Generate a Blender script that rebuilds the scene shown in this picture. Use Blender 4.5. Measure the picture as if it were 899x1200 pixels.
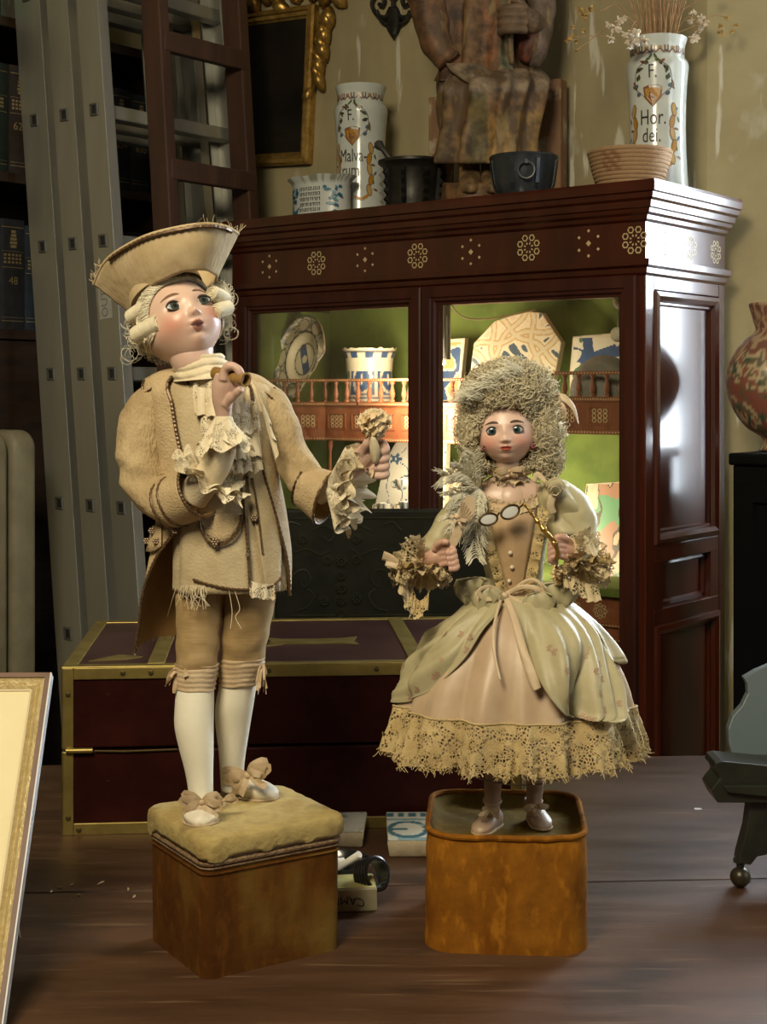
import bpy, math, random
from math import sin, cos, pi, radians, sqrt, exp, atan2
from mathutils import Vector as V, Matrix, noise
for o in list(bpy.data.objects): bpy.data.objects.remove(o)
sc = bpy.context.scene
col = sc.collection
random.seed(7)
# ------------------------------------------------------------------ camera
F, CX, HY, TZ = 1700.0, 449.5, 460.0, 0.76      # focal length, principal point (pixels of 899x1200), table height
CZ = TZ + 0.507
cam = bpy.data.cameras.new('camera'); camo = bpy.data.objects.new('camera', cam); col.objects.link(camo)
camo.location = (0, 0, CZ); camo.rotation_euler = (pi/2, 0, 0)
cam.sensor_width = 36; cam.lens = F/1200*36; cam.shift_y = (HY-600)/1200
cam.clip_start = 0.05
sc.camera = camo
# ------------------------------------------------------------------ light
sc.view_settings.view_transform = 'Standard'; sc.view_settings.look = 'None'
sc.view_settings.gamma = 1; sc.view_settings.use_curve_mapping = False
sc.view_settings.exposure = 0.0
w = bpy.data.worlds.new('world'); sc.world = w; w.use_nodes = True
w.node_tree.nodes['Background'].inputs[0].default_value = (0.62, 0.66, 0.72, 1)
w.node_tree.nodes['Background'].inputs[1].default_value = 0.03
def area(name, loc, target, sx, sy, power, color):
    l = bpy.data.lights.new(name, 'AREA'); l.shape = 'RECTANGLE'; l.size = sx; l.size_y = sy
    l.energy = power; l.color = color
    o = bpy.data.objects.new(name, l); col.objects.link(o); o.location = loc
    o.rotation_euler = (V(target)-V(loc)).to_track_quat('-Z', 'Y').to_euler()
    return o
area('daylight_window_side', (2.35, 0.70, 1.90), (0.0, 1.9, 1.15), 0.9, 1.2, 15, (0.84, 0.92, 1.0))
area('front_key_light', (-0.50, 0.05, 2.35), (-0.02, 1.5, 1.05), 0.55, 0.6, 38, (1.0, 0.86, 0.60))  # warm key light added unseen at the front left; no window stands there
# ------------------------------------------------------------------ helpers
def S(px, py, D): return V(((px-CX)/F*D, D, CZ-(py-HY)/F*D))
def lerp(a, b, t): return a+(b-a)*t
def interp(x, pts):
    if x <= pts[0][0]: return pts[0][1]
    for (a, b), (c, d) in zip(pts, pts[1:]):
        if x <= c: return b+(d-b)*(x-a)/(c-a)
    return pts[-1][1]
def sm(x, a, b):
    t = max(0.0, min(1.0, (x-a)/(b-a))); return t*t*(3-2*t)
def nz(x, y=0.0, z=0.0): return noise.noise(V((x, y, z)))
ORG = {}
class MB:
    def __init__(s): s.v = []; s.f = []; s.c = []; s.col = None
    def add(s, vs, fs, col=None):
        b = len(s.v); s.v.extend([V(p) for p in vs])
        c = col or s.col
        s.c.extend(c if isinstance(c, list) else [c]*len(vs))
        s.f.extend([tuple(i+b for i in f) for f in fs]); return s
    def obox(s, o, ax, ay, az, col=None):
        o, ax, ay, az = V(o), V(ax), V(ay), V(az)
        vs = [o, o+ax, o+ax+ay, o+ay, o+az, o+ax+az, o+ax+ay+az, o+ay+az]
        fs = [(3, 2, 1, 0), (4, 5, 6, 7), (0, 1, 5, 4), (1, 2, 6, 5), (2, 3, 7, 6), (3, 0, 4, 7)]
        if ax.cross(ay).dot(az) < 0: fs = [f[::-1] for f in fs]
        return s.add(vs, fs, col)
    def cbox(s, c, hx, hy, hz, rz=0, col=None):
        x = V((cos(rz), sin(rz), 0)); y = V((-sin(rz), cos(rz), 0)); c = V(c)
        return s.obox(c-x*hx-y*hy-V((0, 0, hz)), x*2*hx, y*2*hy, V((0, 0, 2*hz)), col)
    def prism(s, poly, o, ax, ay, ext, col=None):
        o, ax, ay, ext = V(o), V(ax), V(ay), V(ext); n = len(poly)
        vs = [o+ax*p[0]+ay*p[1] for p in poly]; vs += [v+ext for v in vs]
        fs = [tuple(range(n)), tuple(range(2*n-1, n-1, -1))]+[((i+1) % n, i, n+i, n+(i+1) % n) for i in range(n)]
        return s.add(vs, fs, col)
    def poly(s, pts, col=None): return s.add(pts, [tuple(range(len(pts)))], col)
    def loft(s, rings, closed=True, caps=(0, 0), col=None):
        n = len(rings[0]); b = []
        for r in rings: b.extend(r)
        fs = []
        for i in range(len(rings)-1):
            for j in range(n if closed else n-1):
                k = (j+1) % n
                fs.append((i*n+j, i*n+k, (i+1)*n+k, (i+1)*n+j))
        if caps[0]: fs.append(tuple(range(n-1, -1, -1)))
        if caps[1]: fs.append(tuple((len(rings)-1)*n+j for j in range(n)))
        return s.add(b, fs, col)
    def lathe(s, prof, o, n=32, ax=None, caps=(1, 1), col=None, colf=None):
        o = V(o); rings = []; cs = []
        z = V(ax).normalized() if ax else V((0, 0, 1))
        x = z.orthogonal().normalized() if ax else V((1, 0, 0)); y = z.cross(x)
        for r, h in prof:
            rings.append([o+z*h+(x*cos(2*pi*j/n)+y*sin(2*pi*j/n))*r for j in range(n)])
            if colf: cs += [colf(2*pi*j/n, h, r) for j in range(n)]
        return s.loft(rings, True, caps, cs if colf else col)
    def tube(s, pts, rad, n=6, caps=True, col=None, flat=None):
        pts = [V(p) for p in pts]; m = len(pts)
        if not isinstance(rad, (list, tuple)): rad = [rad]*m
        rings = []; prev = None
        for i, p in enumerate(pts):
            t = (pts[min(i+1, m-1)]-pts[max(i-1, 0)])
            if t.length < 1e-9: t = V((0, 0, 1))
            t.normalize()
            if prev is None: x = t.orthogonal().normalized()
            else:
                x = prev-t*prev.dot(t)
                x = x.normalized() if x.length > 1e-6 else t.orthogonal().normalized()
            prev = x; y = t.cross(x); r = rad[i]
            rings.append([p+(x*cos(2*pi*j/n)+y*sin(2*pi*j/n))*r for j in range(n)])
        return s.loft(rings, True, (1, 1) if caps else (0, 0), col)
    def ball(s, c, r, n=10, col=None, sq=(1, 1, 1)):
        c = V(c); rings = []; m = max(4, n//2+1)
        for i in range(1, m):
            a = pi*i/m
            rings.append([c+V((r*sin(a)*cos(2*pi*j/n)*sq[0], r*sin(a)*sin(2*pi*j/n)*sq[1], -r*cos(a)*sq[2])) for j in range(n)])
        return s.loft(rings, True, (1, 1), col)
    def grid(s, g, col=None):
        n = len(g[0]); b = []
        for r in g: b.extend(r)
        fs = [(i*n+j, i*n+j+1, (i+1)*n+j+1, (i+1)*n+j) for i in range(len(g)-1) for j in range(n-1)]
        return s.add(b, fs, col)
    def rectloft(s, P, u0, u1, z0, z1, prof, cap=False, col=None):
        rings = [[P(u0+i, z0+i, o), P(u1-i, z0+i, o), P(u1-i, z1-i, o), P(u0+i, z1-i, o)] for i, o in prof]
        return s.loft(rings, True, (0, 1 if cap else 0), col)
    def build(s, name, mat, parent=None, smooth=True, ang=38, bevel=0, solid=0, sub=0, remesh=0, origin=None):
        if origin is None:
            lo = V((min(p.x for p in s.v), min(p.y for p in s.v), min(p.z for p in s.v)))
            hi = V((max(p.x for p in s.v), max(p.y for p in s.v), max(p.z for p in s.v)))
            origin = V(((lo.x+hi.x)/2, (lo.y+hi.y)/2, lo.z))
        origin = V(origin)
        me = bpy.data.meshes.new(name)
        me.from_pydata([p-origin for p in s.v], [], s.f)
        if any(c is not None for c in s.c):
            at = me.color_attributes.new('Col', 'FLOAT_COLOR', 'POINT')
            d = []
            for c in s.c: d.extend((c[0], c[1], c[2], 1.0) if c else (1, 1, 1, 1))
            at.data.foreach_set('color', d)
        if smooth:
            me.polygons.foreach_set('use_smooth', [True]*len(me.polygons))
            if ang < 180 and not sub and not remesh: me.set_sharp_from_angle(angle=radians(ang))
        me.update()
        o = bpy.data.objects.new(name, me); col.objects.link(o)
        if mat: me.materials.append(mat)
        ORG[o.name] = origin
        if parent:
            o.parent = parent; o.location = origin-ORG[parent.name]
        else: o.location = origin
        if remesh:
            m = o.modifiers.new('remesh', 'REMESH'); m.mode = 'VOXEL'; m.voxel_size = remesh; m.use_smooth_shade = True
            m = o.modifiers.new('smooth', 'SMOOTH'); m.iterations = 4; m.factor = 0.5
        if bevel:
            m = o.modifiers.new('bevel', 'BEVEL'); m.width = bevel; m.segments = 2; m.limit_method = 'ANGLE'; m.angle_limit = radians(40)
        if solid:
            m = o.modifiers.new('solid', 'SOLIDIFY'); m.thickness = solid; m.offset = 0
        if sub:
            m = o.modifiers.new('sub', 'SUBSURF'); m.levels = sub; m.render_levels = sub
        return o
def tag(o, label=None, cat=None, group=None, kind=None):
    if label: o['label'] = label
    if cat: o['category'] = cat
    if group: o['group'] = group
    if kind: o['kind'] = kind
    return o
def thing(name, label, cat, loc, group=None):
    o = bpy.data.objects.new(name, None); col.objects.link(o); o.location = V(loc); ORG[o.name] = V(loc)
    o.empty_display_size = 0.02
    return tag(o, label, cat, group)
def struct(o): o['kind'] = 'structure'; return o
def spl(pts, n=8):
    """Catmull-Rom through the points"""
    P = [V(p) for p in pts]; out = []
    for i in range(len(P)-1):
        a = P[max(i-1, 0)]; b = P[i]; c = P[i+1]; d = P[min(i+2, len(P)-1)]
        for k in range(n):
            t = k/n
            out.append(0.5*((2*b)+(c-a)*t+(2*a-5*b+4*c-d)*t*t+(3*b-a-3*c+d)*t**3))
    out.append(P[-1]); return out
def spl1(vals, n=8): return [p.x for p in spl([V((v, 0, 0)) for v in vals], n)]
# ------------------------------------------------------------------ materials
def mat(name, c1, c2=None, scale=8, detail=4, rough=0.6, metal=0, bump=0, bscale=80, coat=0, sheen=0, stretch=(1, 1, 1),
        vcol=False, sss=0, ramp=(0.35, 0.65), emit=0, extra=None, rough2=None, spec=0.5, bstretch=None, bdetail=3, crough=0.15, trans=0):
    m = bpy.data.materials.new(name); m.use_nodes = True
    nt = m.node_tree; N = nt.nodes; L = nt.links
    b = N['Principled BSDF']
    b.inputs['Roughness'].default_value = rough; b.inputs['Metallic'].default_value = metal
    b.inputs['Specular IOR Level'].default_value = spec
    if coat: b.inputs['Coat Weight'].default_value = coat; b.inputs['Coat Roughness'].default_value = crough
    if sheen: b.inputs['Sheen Weight'].default_value = sheen; b.inputs['Sheen Roughness'].default_value = 0.45; b.inputs['Sheen Tint'].default_value = (*(c2 or c1), 1)
    if sss:
        b.inputs['Subsurface Weight'].default_value = sss; b.inputs['Subsurface Radius'].default_value = (0.004, 0.002, 0.001)
        b.inputs['Subsurface Scale'].default_value = 1.0
    if trans: b.inputs['Transmission Weight'].default_value = trans
    tc = N.new('ShaderNodeTexCoord'); mp = N.new('ShaderNodeMapping'); mp.inputs['Scale'].default_value = stretch
    L.new(tc.outputs['Object'], mp.inputs['Vector'])
    c = None
    if c2 or vcol or rough2 is not None:
        no = N.new('ShaderNodeTexNoise'); no.inputs['Scale'].default_value = scale; no.inputs['Detail'].default_value = detail
        no.inputs['Roughness'].default_value = 0.6
        L.new(mp.outputs[0], no.inputs['Vector'])
        rp = N.new('ShaderNodeValToRGB'); rp.color_ramp.elements[0].position = ramp[0]; rp.color_ramp.elements[1].position = ramp[1]
        L.new(no.outputs['Fac'], rp.inputs[0])
        k1 = c1; k2 = c2 or c1
        rp.color_ramp.elements[0].color = (*k1, 1); rp.color_ramp.elements[1].color = (*k2, 1)
        c = rp.outputs[0]
        if vcol:
            at = N.new('ShaderNodeAttribute'); at.attribute_name = 'Col'
            mx = N.new('ShaderNodeMix'); mx.data_type = 'RGBA'; mx.blend_type = 'MULTIPLY'; mx.inputs[0].default_value = 1
            L.new(at.outputs['Color'], mx.inputs[6]); L.new(c, mx.inputs[7]); c = mx.outputs[2]
        if rough2 is not None:
            mr = N.new('ShaderNodeMapRange'); mr.inputs['To Min'].default_value = rough; mr.inputs['To Max'].default_value = rough2
            mr.inputs['From Min'].default_value = ramp[0]; mr.inputs['From Max'].default_value = ramp[1]
            L.new(no.outputs['Fac'], mr.inputs['Value']); L.new(mr.outputs[0], b.inputs['Roughness'])
    if extra: c = extra(nt, mp.outputs[0], c, tc)
    if c is not None: L.new(c, b.inputs['Base Color'])
    else: b.inputs['Base Color'].default_value = (*c1, 1)
    if emit:
        b.inputs['Emission Color'].default_value = (*c1, 1); b.inputs['Emission Strength'].default_value = emit
    if bump:
        n2 = N.new('ShaderNodeTexNoise'); n2.inputs['Scale'].default_value = bscale; n2.inputs['Detail'].default_value = bdetail
        if bstretch:
            m2 = N.new('ShaderNodeMapping'); m2.inputs['Scale'].default_value = bstretch
            L.new(tc.outputs['Object'], m2.inputs['Vector']); L.new(m2.outputs[0], n2.inputs['Vector'])
        else: L.new(tc.outputs['Object'], n2.inputs['Vector'])
        bp = N.new('ShaderNodeBump'); bp.inputs['Strength'].default_value = bump; bp.inputs['Distance'].default_value = 0.002
        L.new(n2.outputs['Fac'], bp.inputs['Height']); L.new(bp.outputs[0], b.inputs['Normal'])
    return m
def speck(color, scale, lo, hi, stretch=(1, 1, 1), fac=1.0):
    """adds worn specks of another colour over the base colour"""
    def f(nt, vec, c, tc):
        N = nt.nodes; L = nt.links
        mp = N.new('ShaderNodeMapping'); mp.inputs['Scale'].default_value = stretch; L.new(tc.outputs['Object'], mp.inputs['Vector'])
        no = N.new('ShaderNodeTexNoise'); no.inputs['Scale'].default_value = scale; no.inputs['Detail'].default_value = 5
        L.new(mp.outputs[0], no.inputs['Vector'])
        mr = N.new('ShaderNodeMapRange'); mr.inputs['From Min'].default_value = lo; mr.inputs['From Max'].default_value = hi
        mr.inputs['To Max'].default_value = fac
        L.new(no.outputs['Fac'], mr.inputs['Value'])
        mx = N.new('ShaderNodeMix'); mx.data_type = 'RGBA'; L.new(mr.outputs[0], mx.inputs[0])
        if c is not None: L.new(c, mx.inputs[6])
        mx.inputs[7].default_value = (*color, 1)
        return mx.outputs[2]
    return f
def chain(*fs):
    def f(nt, vec, c, tc):
        for g in fs: c = g(nt, vec, c, tc)
        return c
    return f
def lace_mat(name, c1, c2, scale=220, thr=(0.10, 0.2), rough=0.9, bump=0.4, solidity=0.0):
    """openwork cloth: voronoi cells are holes"""
    m = mat(name, c1, c2, scale=40, rough=rough, bump=bump, bscale=500, sheen=0.2)
    nt = m.node_tree; N = nt.nodes; L = nt.links; b = N['Principled BSDF']
    tc = N.new('ShaderNodeTexCoord')
    vo = N.new('ShaderNodeTexVoronoi'); vo.feature = 'DISTANCE_TO_EDGE'; vo.inputs['Scale'].default_value = scale
    L.new(tc.outputs['Object'], vo.inputs['Vector'])
    no = N.new('ShaderNodeTexNoise'); no.inputs['Scale'].default_value = scale*0.22; no.inputs['Detail'].default_value = 1
    L.new(tc.outputs['Object'], no.inputs['Vector'])
    mr = N.new('ShaderNodeMapRange'); mr.inputs['From Min'].default_value = thr[0]; mr.inputs['From Max'].default_value = thr[1]
    mr.inputs['To Min'].default_value = 1; mr.inputs['To Max'].default_value = solidity
    L.new(vo.outputs['Distance'], mr.inputs['Value'])
    m2 = N.new('ShaderNodeMapRange'); m2.inputs['From Min'].default_value = 0.5; m2.inputs['From Max'].default_value = 0.53
    L.new(no.outputs['Fac'], m2.inputs['Value'])
    mx = N.new('ShaderNodeMath'); mx.operation = 'MAXIMUM'
    L.new(mr.outputs[0], mx.inputs[0]); L.new(m2.outputs[0], mx.inputs[1])
    L.new(mx.outputs[0], b.inputs['Alpha'])
    return m
M = {}
M['wall'] = mat('old_plaster', (0.36, 0.30, 0.165), (0.47, 0.41, 0.24), scale=3, detail=8, rough=0.85, bump=0.3, bscale=30,
    extra=chain(speck((0.25, 0.21, 0.12), 4, 0.52, 0.75, (1, 1, 0.25), 0.8), speck((0.68, 0.65, 0.54), 34, 0.625, 0.68, (1, 1, 0.14), 0.85), speck((0.62, 0.60, 0.50), 9, 0.63, 0.70, (1, 1, 0.6), 0.6)))
M['floor'] = mat('floor_boards', (0.05, 0.03, 0.02), (0.09, 0.05, 0.03), rough=0.6, stretch=(1, 8, 1))
M['ceil'] = mat('ceiling_plaster', (0.22, 0.19, 0.14), rough=0.9)
M['mahog'] = mat('mahogany', (0.032, 0.0055, 0.002), (0.080, 0.015, 0.005), scale=5, detail=6, rough=0.32, stretch=(3, 3, 0.5), ramp=(0.3, 0.72), coat=0.85, crough=0.14, spec=0.3, bump=0.05, bscale=60, bstretch=(4, 4, 0.4))
M['mahog_dark'] = mat('mahogany_dark', (0.028, 0.008, 0.005), (0.06, 0.015, 0.009), scale=6, rough=0.4, stretch=(3, 3, 0.5), spec=0.3)
M['inlay'] = mat('ivory_inlay', (0.52, 0.40, 0.20), (0.66, 0.55, 0.32), scale=200, rough=0.45)
M['green'] = mat('green_lining', (0.075, 0.115, 0.020), (0.15, 0.20, 0.038), scale=9, detail=6, rough=0.9, bump=0.2, bscale=60)
M['inner_wood'] = mat('interior_wood', (0.20, 0.06, 0.025), (0.30, 0.10, 0.045), scale=10, rough=0.45, stretch=(4, 4, 1))
M['pinkwood'] = mat('pale_interior_wood', (0.34, 0.20, 0.15), (0.40, 0.25, 0.19), scale=10, rough=0.6)
M['glass'] = None
def glass_mat():
    m = bpy.data.materials.new('window_glass'); m.use_nodes = True; nt = m.node_tree; N = nt.nodes; L = nt.links
    N.remove(N['Principled BSDF']); out = N['Material Output']
    tr = N.new('ShaderNodeBsdfTransparent'); tr.inputs[0].default_value = (0.95, 0.96, 0.94, 1)
    gl = N.new('ShaderNodeBsdfGlossy'); gl.inputs['Roughness'].default_value = 0.02
    fr = N.new('ShaderNodeFresnel'); fr.inputs['IOR'].default_value = 1.45
    mx = N.new('ShaderNodeMixShader'); L.new(fr.outputs[0], mx.inputs[0]); L.new(tr.outputs[0], mx.inputs[1]); L.new(gl.outputs[0], mx.inputs[2])
    L.new(mx.outputs[0], out.inputs['Surface']); return m
M['glass'] = glass_mat()
M['paint'] = mat('glazed_paint', (0.92, 0.92, 0.92), (1, 1, 1), scale=30, rough=0.33, vcol=True)
M['matpaint'] = mat('flat_paint', (0.85, 0.85, 0.85), (1, 1, 1), scale=60, rough=0.7, vcol=True)
M['brass'] = mat('aged_brass', (0.27, 0.20, 0.055), (0.40, 0.31, 0.10), scale=25, rough=0.42, metal=0.75, bump=0.08, bscale=60)
M['gold'] = mat('gilding', (0.42, 0.25, 0.06), (0.70, 0.46, 0.14), scale=50, rough=0.38, metal=0.8, bump=0.25, bscale=150)
M['dark'] = mat('near_black', (0.012, 0.010, 0.009), rough=0.7)  # plain near-black colour for chair posts, print, backing and pipe bore
# ------------------------------------------------------------------ room
ANG = radians(38.2)
UX = V((-cos(ANG), sin(ANG), 0)); VX = V((sin(ANG), cos(ANG), 0)); ZX = V((0, 0, 1))
C0 = V((0.430, 2.38, 0))                       # front right foot of the cabinet
def CB(u, v, z): return C0+UX*u+VX*v+ZX*z
def px2u(px, v):
    k = (px-CX)/F
    return (C0.x+v*VX.x-k*(C0.y+v*VX.y))/(k*UX.y-UX.x)
def CP(px, py, v):                              # cabinet coordinates u, z of a point seen at px, py in the plane v
    u = px2u(px, v); D = C0.y+v*VX.y+u*UX.y
    return u, CZ-(py-HY)/F*D
WB, WL = 0.335, 1.72                            # back wall (v), left wall (u)
YR, XR = 2.675, 2.45                              # window wall right of the cabinet, far right wall
uk = (YR-C0.y-WB*VX.y)/UX.y; K0 = CB(uk, WB, 0); K1 = CB(WL+0.12, WB, 0)
b = MB(); b.prism([(K0.x, K0.y), (K0.x, K0.y+0.14), (K1.x+VX.x*0.12, K1.y+VX.y*0.12), (K1.x, K1.y)], (0, 0, 0), (1, 0, 0), (0, 1, 0), (0, 0, 3.1))
x0 = K0.x
b.obox((x0, YR, 0), (0.90-x0, 0, 0), (0, 0.14, 0), (0, 0, 3.1)); b.obox((1.90, YR, 0), (XR-1.90, 0, 0), (0, 0.14, 0), (0, 0, 3.1))
b.obox((0.90, YR, 0), (1.0, 0, 0), (0, 0.14, 0), (0, 0, 1.02)); b.obox((0.90, YR, 2.45), (1.0, 0, 0), (0, 0.14, 0), (0, 0, 0.65))
struct(b.build('wall_back', M['wall'], smooth=False))
b = MB(); b.obox(CB(WL, -3.6, 0), UX*0.12, VX*(3.6+WB), ZX*3.1); struct(b.build('wall_left', M['wall']))
b = MB(); b.obox((XR, -1.0, 0), (0.1, 0, 0), (0, YR+1.1, 0), (0, 0, 3.1)); struct(b.build('wall_right', M['wall']))
b = MB(); b.obox((-2.6, -1.2, -0.08), (5.2, 0, 0), (0, 5.4, 0), (0, 0, 0.08)); struct(b.build('floor', M['floor']))
b = MB(); b.obox((-2.6, -1.2, 3.1), (5.2, 0, 0), (0, 5.4, 0), (0, 0, 0.08)); struct(b.build('ceiling', M['ceil']))
b = MB(); b.rectloft(lambda u, z, o: V((u, YR+0.06-o, z)), 0.90, 1.90, 1.02, 2.45, [(0, 0), (0, 0.03), (0.04, 0.03), (0.04, 0)])
b.obox((1.385, YR+0.03, 1.06), (0.03, 0, 0), (0, 0.03, 0), (0, 0, 1.35))
win = struct(b.build('window_1', mat('white_window_paint', (0.7, 0.7, 0.68), rough=0.5)))
b = MB(); b.obox((0.91, YR+0.07, 1.03), (0.98, 0, 0), (0, 0.006, 0), (0, 0, 1.41)); b.build('pane', mat('bright_window_pane', (0.80, 0.90, 1.0), rough=0.2, emit=25), win, smooth=False)
# ------------------------------------------------------------------ display cabinet
CW, CD, CT = 0.94, 0.30, 1.612
cab = thing('display_cabinet', 'tall mahogany display cabinet with two glazed doors and inlaid frieze', 'cabinet', CB(CW/2, CD/2, 0))
def plan(b, prof, cap=(0, 0)):
    b.loft([[CB(-o, -o, z), CB(-o, CD, z), CB(CW+o, CD, z), CB(CW+o, -o, z)] for o, z in prof], True, cap)
b = MB(); plan(b, [(0.0, 1.548), (0.006, 1.552), (0.008, 1.558), (0.014, 1.562), (0.016, 1.568), (0.020, 1.570), (0.022, 1.580), (0.027, 1.584), (0.029, 1.592), (0.034, 1.594), (0.035, 1.606), (0.033, 1.612)], (0, 1))
b.build('cornice', M['mahog'], cab, ang=20)
b = MB(); plan(b, [(0.0, 1.4865), (0.0, 1.549)]); b.build('frieze', M['mahog'], cab)
b = MB(); plan(b, [(0.0, 1.460), (0.004, 1.464), (0.006, 1.472), (0.013, 1.476), (0.014, 1.486), (0.0, 1.487)]); b.build('ledge_moulding', M['mahog'], cab, ang=20)
b = MB(); plan(b, [(0.02, 0.0), (0.02, 0.09), (0.01, 0.10), (0.0, 0.105), (0.0, 0.13)], (1, 1)); b.build('plinth', M['mahog'], cab)
# right side: stiles, rails and raised panels
def SP(t, z, o): return CB(-o, t, z)
b = MB()
for t0, t1, z0, z1 in ((0, 0.030, 0.13, 1.46), (0.275, 0.30, 0.13, 1.46), (0.03, 0.275, 1.438, 1.46), (0.03, 0.275, 0.985, 1.012), (0.03, 0.275, 0.880, 0.905), (0.03, 0.275, 0.13, 0.18)):
    b.obox(SP(t0, z0, -0.018), VX*(t1-t0), -UX*0.018, ZX*(z1-z0))
b.build('side_frame', M['mahog'], cab, smooth=False, bevel=0.0015)
def side_panel(t0, t1, z0, z1, prof):
    b = MB(); b.rectloft(SP, t0, t1, z0, z1, prof, True); return b.build('side_panel', M['mahog'], cab, ang=20)
bold = [(0, -0.004), (0.003, 0.004), (0.010, 0.006), (0.017, 0.001), (0.020, -0.006), (0.023, -0.006), (0.026, -0.011), (0.030, -0.011)]
side_panel(0.030, 0.275, 1.012, 1.438, bold)
side_panel(0.062, 0.245, 0.905, 0.985, [(-0.032, -0.001), (0, -0.001), (0.002, -0.012), (0.008, -0.010), (0.011, -0.016), (0.014, -0.016)])
side_panel(0.030, 0.275, 0.18, 0.880, bold)
b = MB(); b.obox(CB(CW, 0, 0.13), -UX*0.018, VX*CD, ZX*1.33); b.build('left_side', M['mahog'], cab, smooth=False)
b = MB(); b.obox(CB(0.018, 0.286, 0.13), UX*(CW-0.036), VX*0.012, ZX*1.33); b.build('back_panel', M['green'], cab, smooth=False)
b = MB(); b.obox(CB(0.018, 0.02, 1.445), UX*(CW-0.036), VX*0.266, ZX*0.012); b.build('inner_ceiling', M['pinkwood'], cab, smooth=False)
b = MB(); b.obox(CB(0.018, 0.0, 1.447), UX*(CW-0.036), VX*0.02, ZX*0.014); b.obox(CB(0.018, 0.0, 0.13), UX*(CW-0.036), VX*0.02, ZX*0.30)
b.obox(CB(0.430, 0.0, 0.43), UX*0.030, VX*0.022, ZX*1.02)
b.build('front_frame', M['mahog_dark'], cab, smooth=False)
for q in (0.0178, CW-0.022):
    b = MB(); b.obox(CB(q, 0.012, 0.43), UX*0.004, VX*0.27, ZX*1.01); b.build('side_lining', M['green'], cab, smooth=False)
def FP(u, z, o): return CB(u, -o, z)
def door(u0, u1, lab):
    g0, g1 = u0+0.034, u1-0.034
    b = MB(); b.rectloft(FP, u0, u1, 0.435, 1.448+0.012, [(0, 0.001), (0, 0.012), (0.003, 0.014), (0.020, 0.014), (0.022, 0.011), (0.027, 0.011), (0.030, 0.006), (0.034, 0.005), (0.034, -0.010)])
    d = b.build('door', M['mahog_dark'], cab, ang=20); d['label'] = lab
    b = MB(); b.obox(CB(g0-0.004, 0.003, 0.462), UX*(g1-g0+0.008), VX*0.003, ZX*(1.426+0.010-0.462)); b.build('pane', M['glass'], d, smooth=False)
    b = MB(); b.cbox(CB(u1-0.015 if u0 < 0.3 else u0+0.015, -0.017, 0.98), 0.004, 0.004, 0.014, -ANG); b.build('escutcheon', M['brass'], d, bevel=0.002)
    return d
door(0.012, 0.4505, 'glazed door at the right'); door(0.4515, 0.912, 'glazed door at the left')
# inlay
def hexring(b, P, cx, cz, r, w):
    for k in range(6):
        a0 = 2*pi*k/6; a1 = 2*pi*(k+1)/6
        b.poly([P(cx+r*cos(a0), cz+r*sin(a0)), P(cx+r*cos(a1), cz+r*sin(a1)), P(cx+(r-w)*cos(a1), cz+(r-w)*sin(a1)), P(cx+(r-w)*cos(a0), cz+(r-w)*sin(a0))])
def rosette(P, cx, cz, R):
    b = MB()
    for k in range(8):
        a = 2*pi*k/8+pi/8
        hexring(b, P, cx+R*0.78*cos(a), cz+R*0.78*sin(a), R*0.27, R*0.10)
        b.poly([P(cx+R*q*cos(a+d), cz+R*q*sin(a+d)) for q, d in ((0.22, 0), (0.34, 0.22), (0.46, 0), (0.34, -0.22))])
    return b.build('inlay_rosette', M['inlay'], cab, smooth=False)
def star(P, cx, cz, R):
    b = MB()
    for k in range(7):
        a = 2*pi*k/6+pi/6; q = R*0.9 if k < 6 else 0; s = R*(0.13 if k < 6 else 0.22)
        b.poly([P(cx+q*cos(a)+s, cz+q*sin(a)), P(cx+q*cos(a), cz+q*sin(a)+s), P(cx+q*cos(a)-s, cz+q*sin(a)), P(cx+q*cos(a), cz+q*sin(a)-s)])
    return b.build('inlay_star', M['inlay'], cab, smooth=False)
FI = lambda u, z: CB(u, -0.0006, z)
SI = lambda t, z: CB(-0.0006, t, z)
for px, py, k in ((316, 312, 0), (371, 307, 1), (428, 303, 0), (489.5, 298, 1), (552, 293, 0), (619.5, 290, 1), (690, 284, 0), (750, 279, 1)):
    u, z = CP(px, py, 0); (rosette if k else star)(FI, max(u, 0.02), 1.5185, 0.0235)
for t, k in ((0.07, 0), (0.165, 1), (0.262, 1)): (rosette if k else star)(SI, t, 1.517, 0.021)
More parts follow.
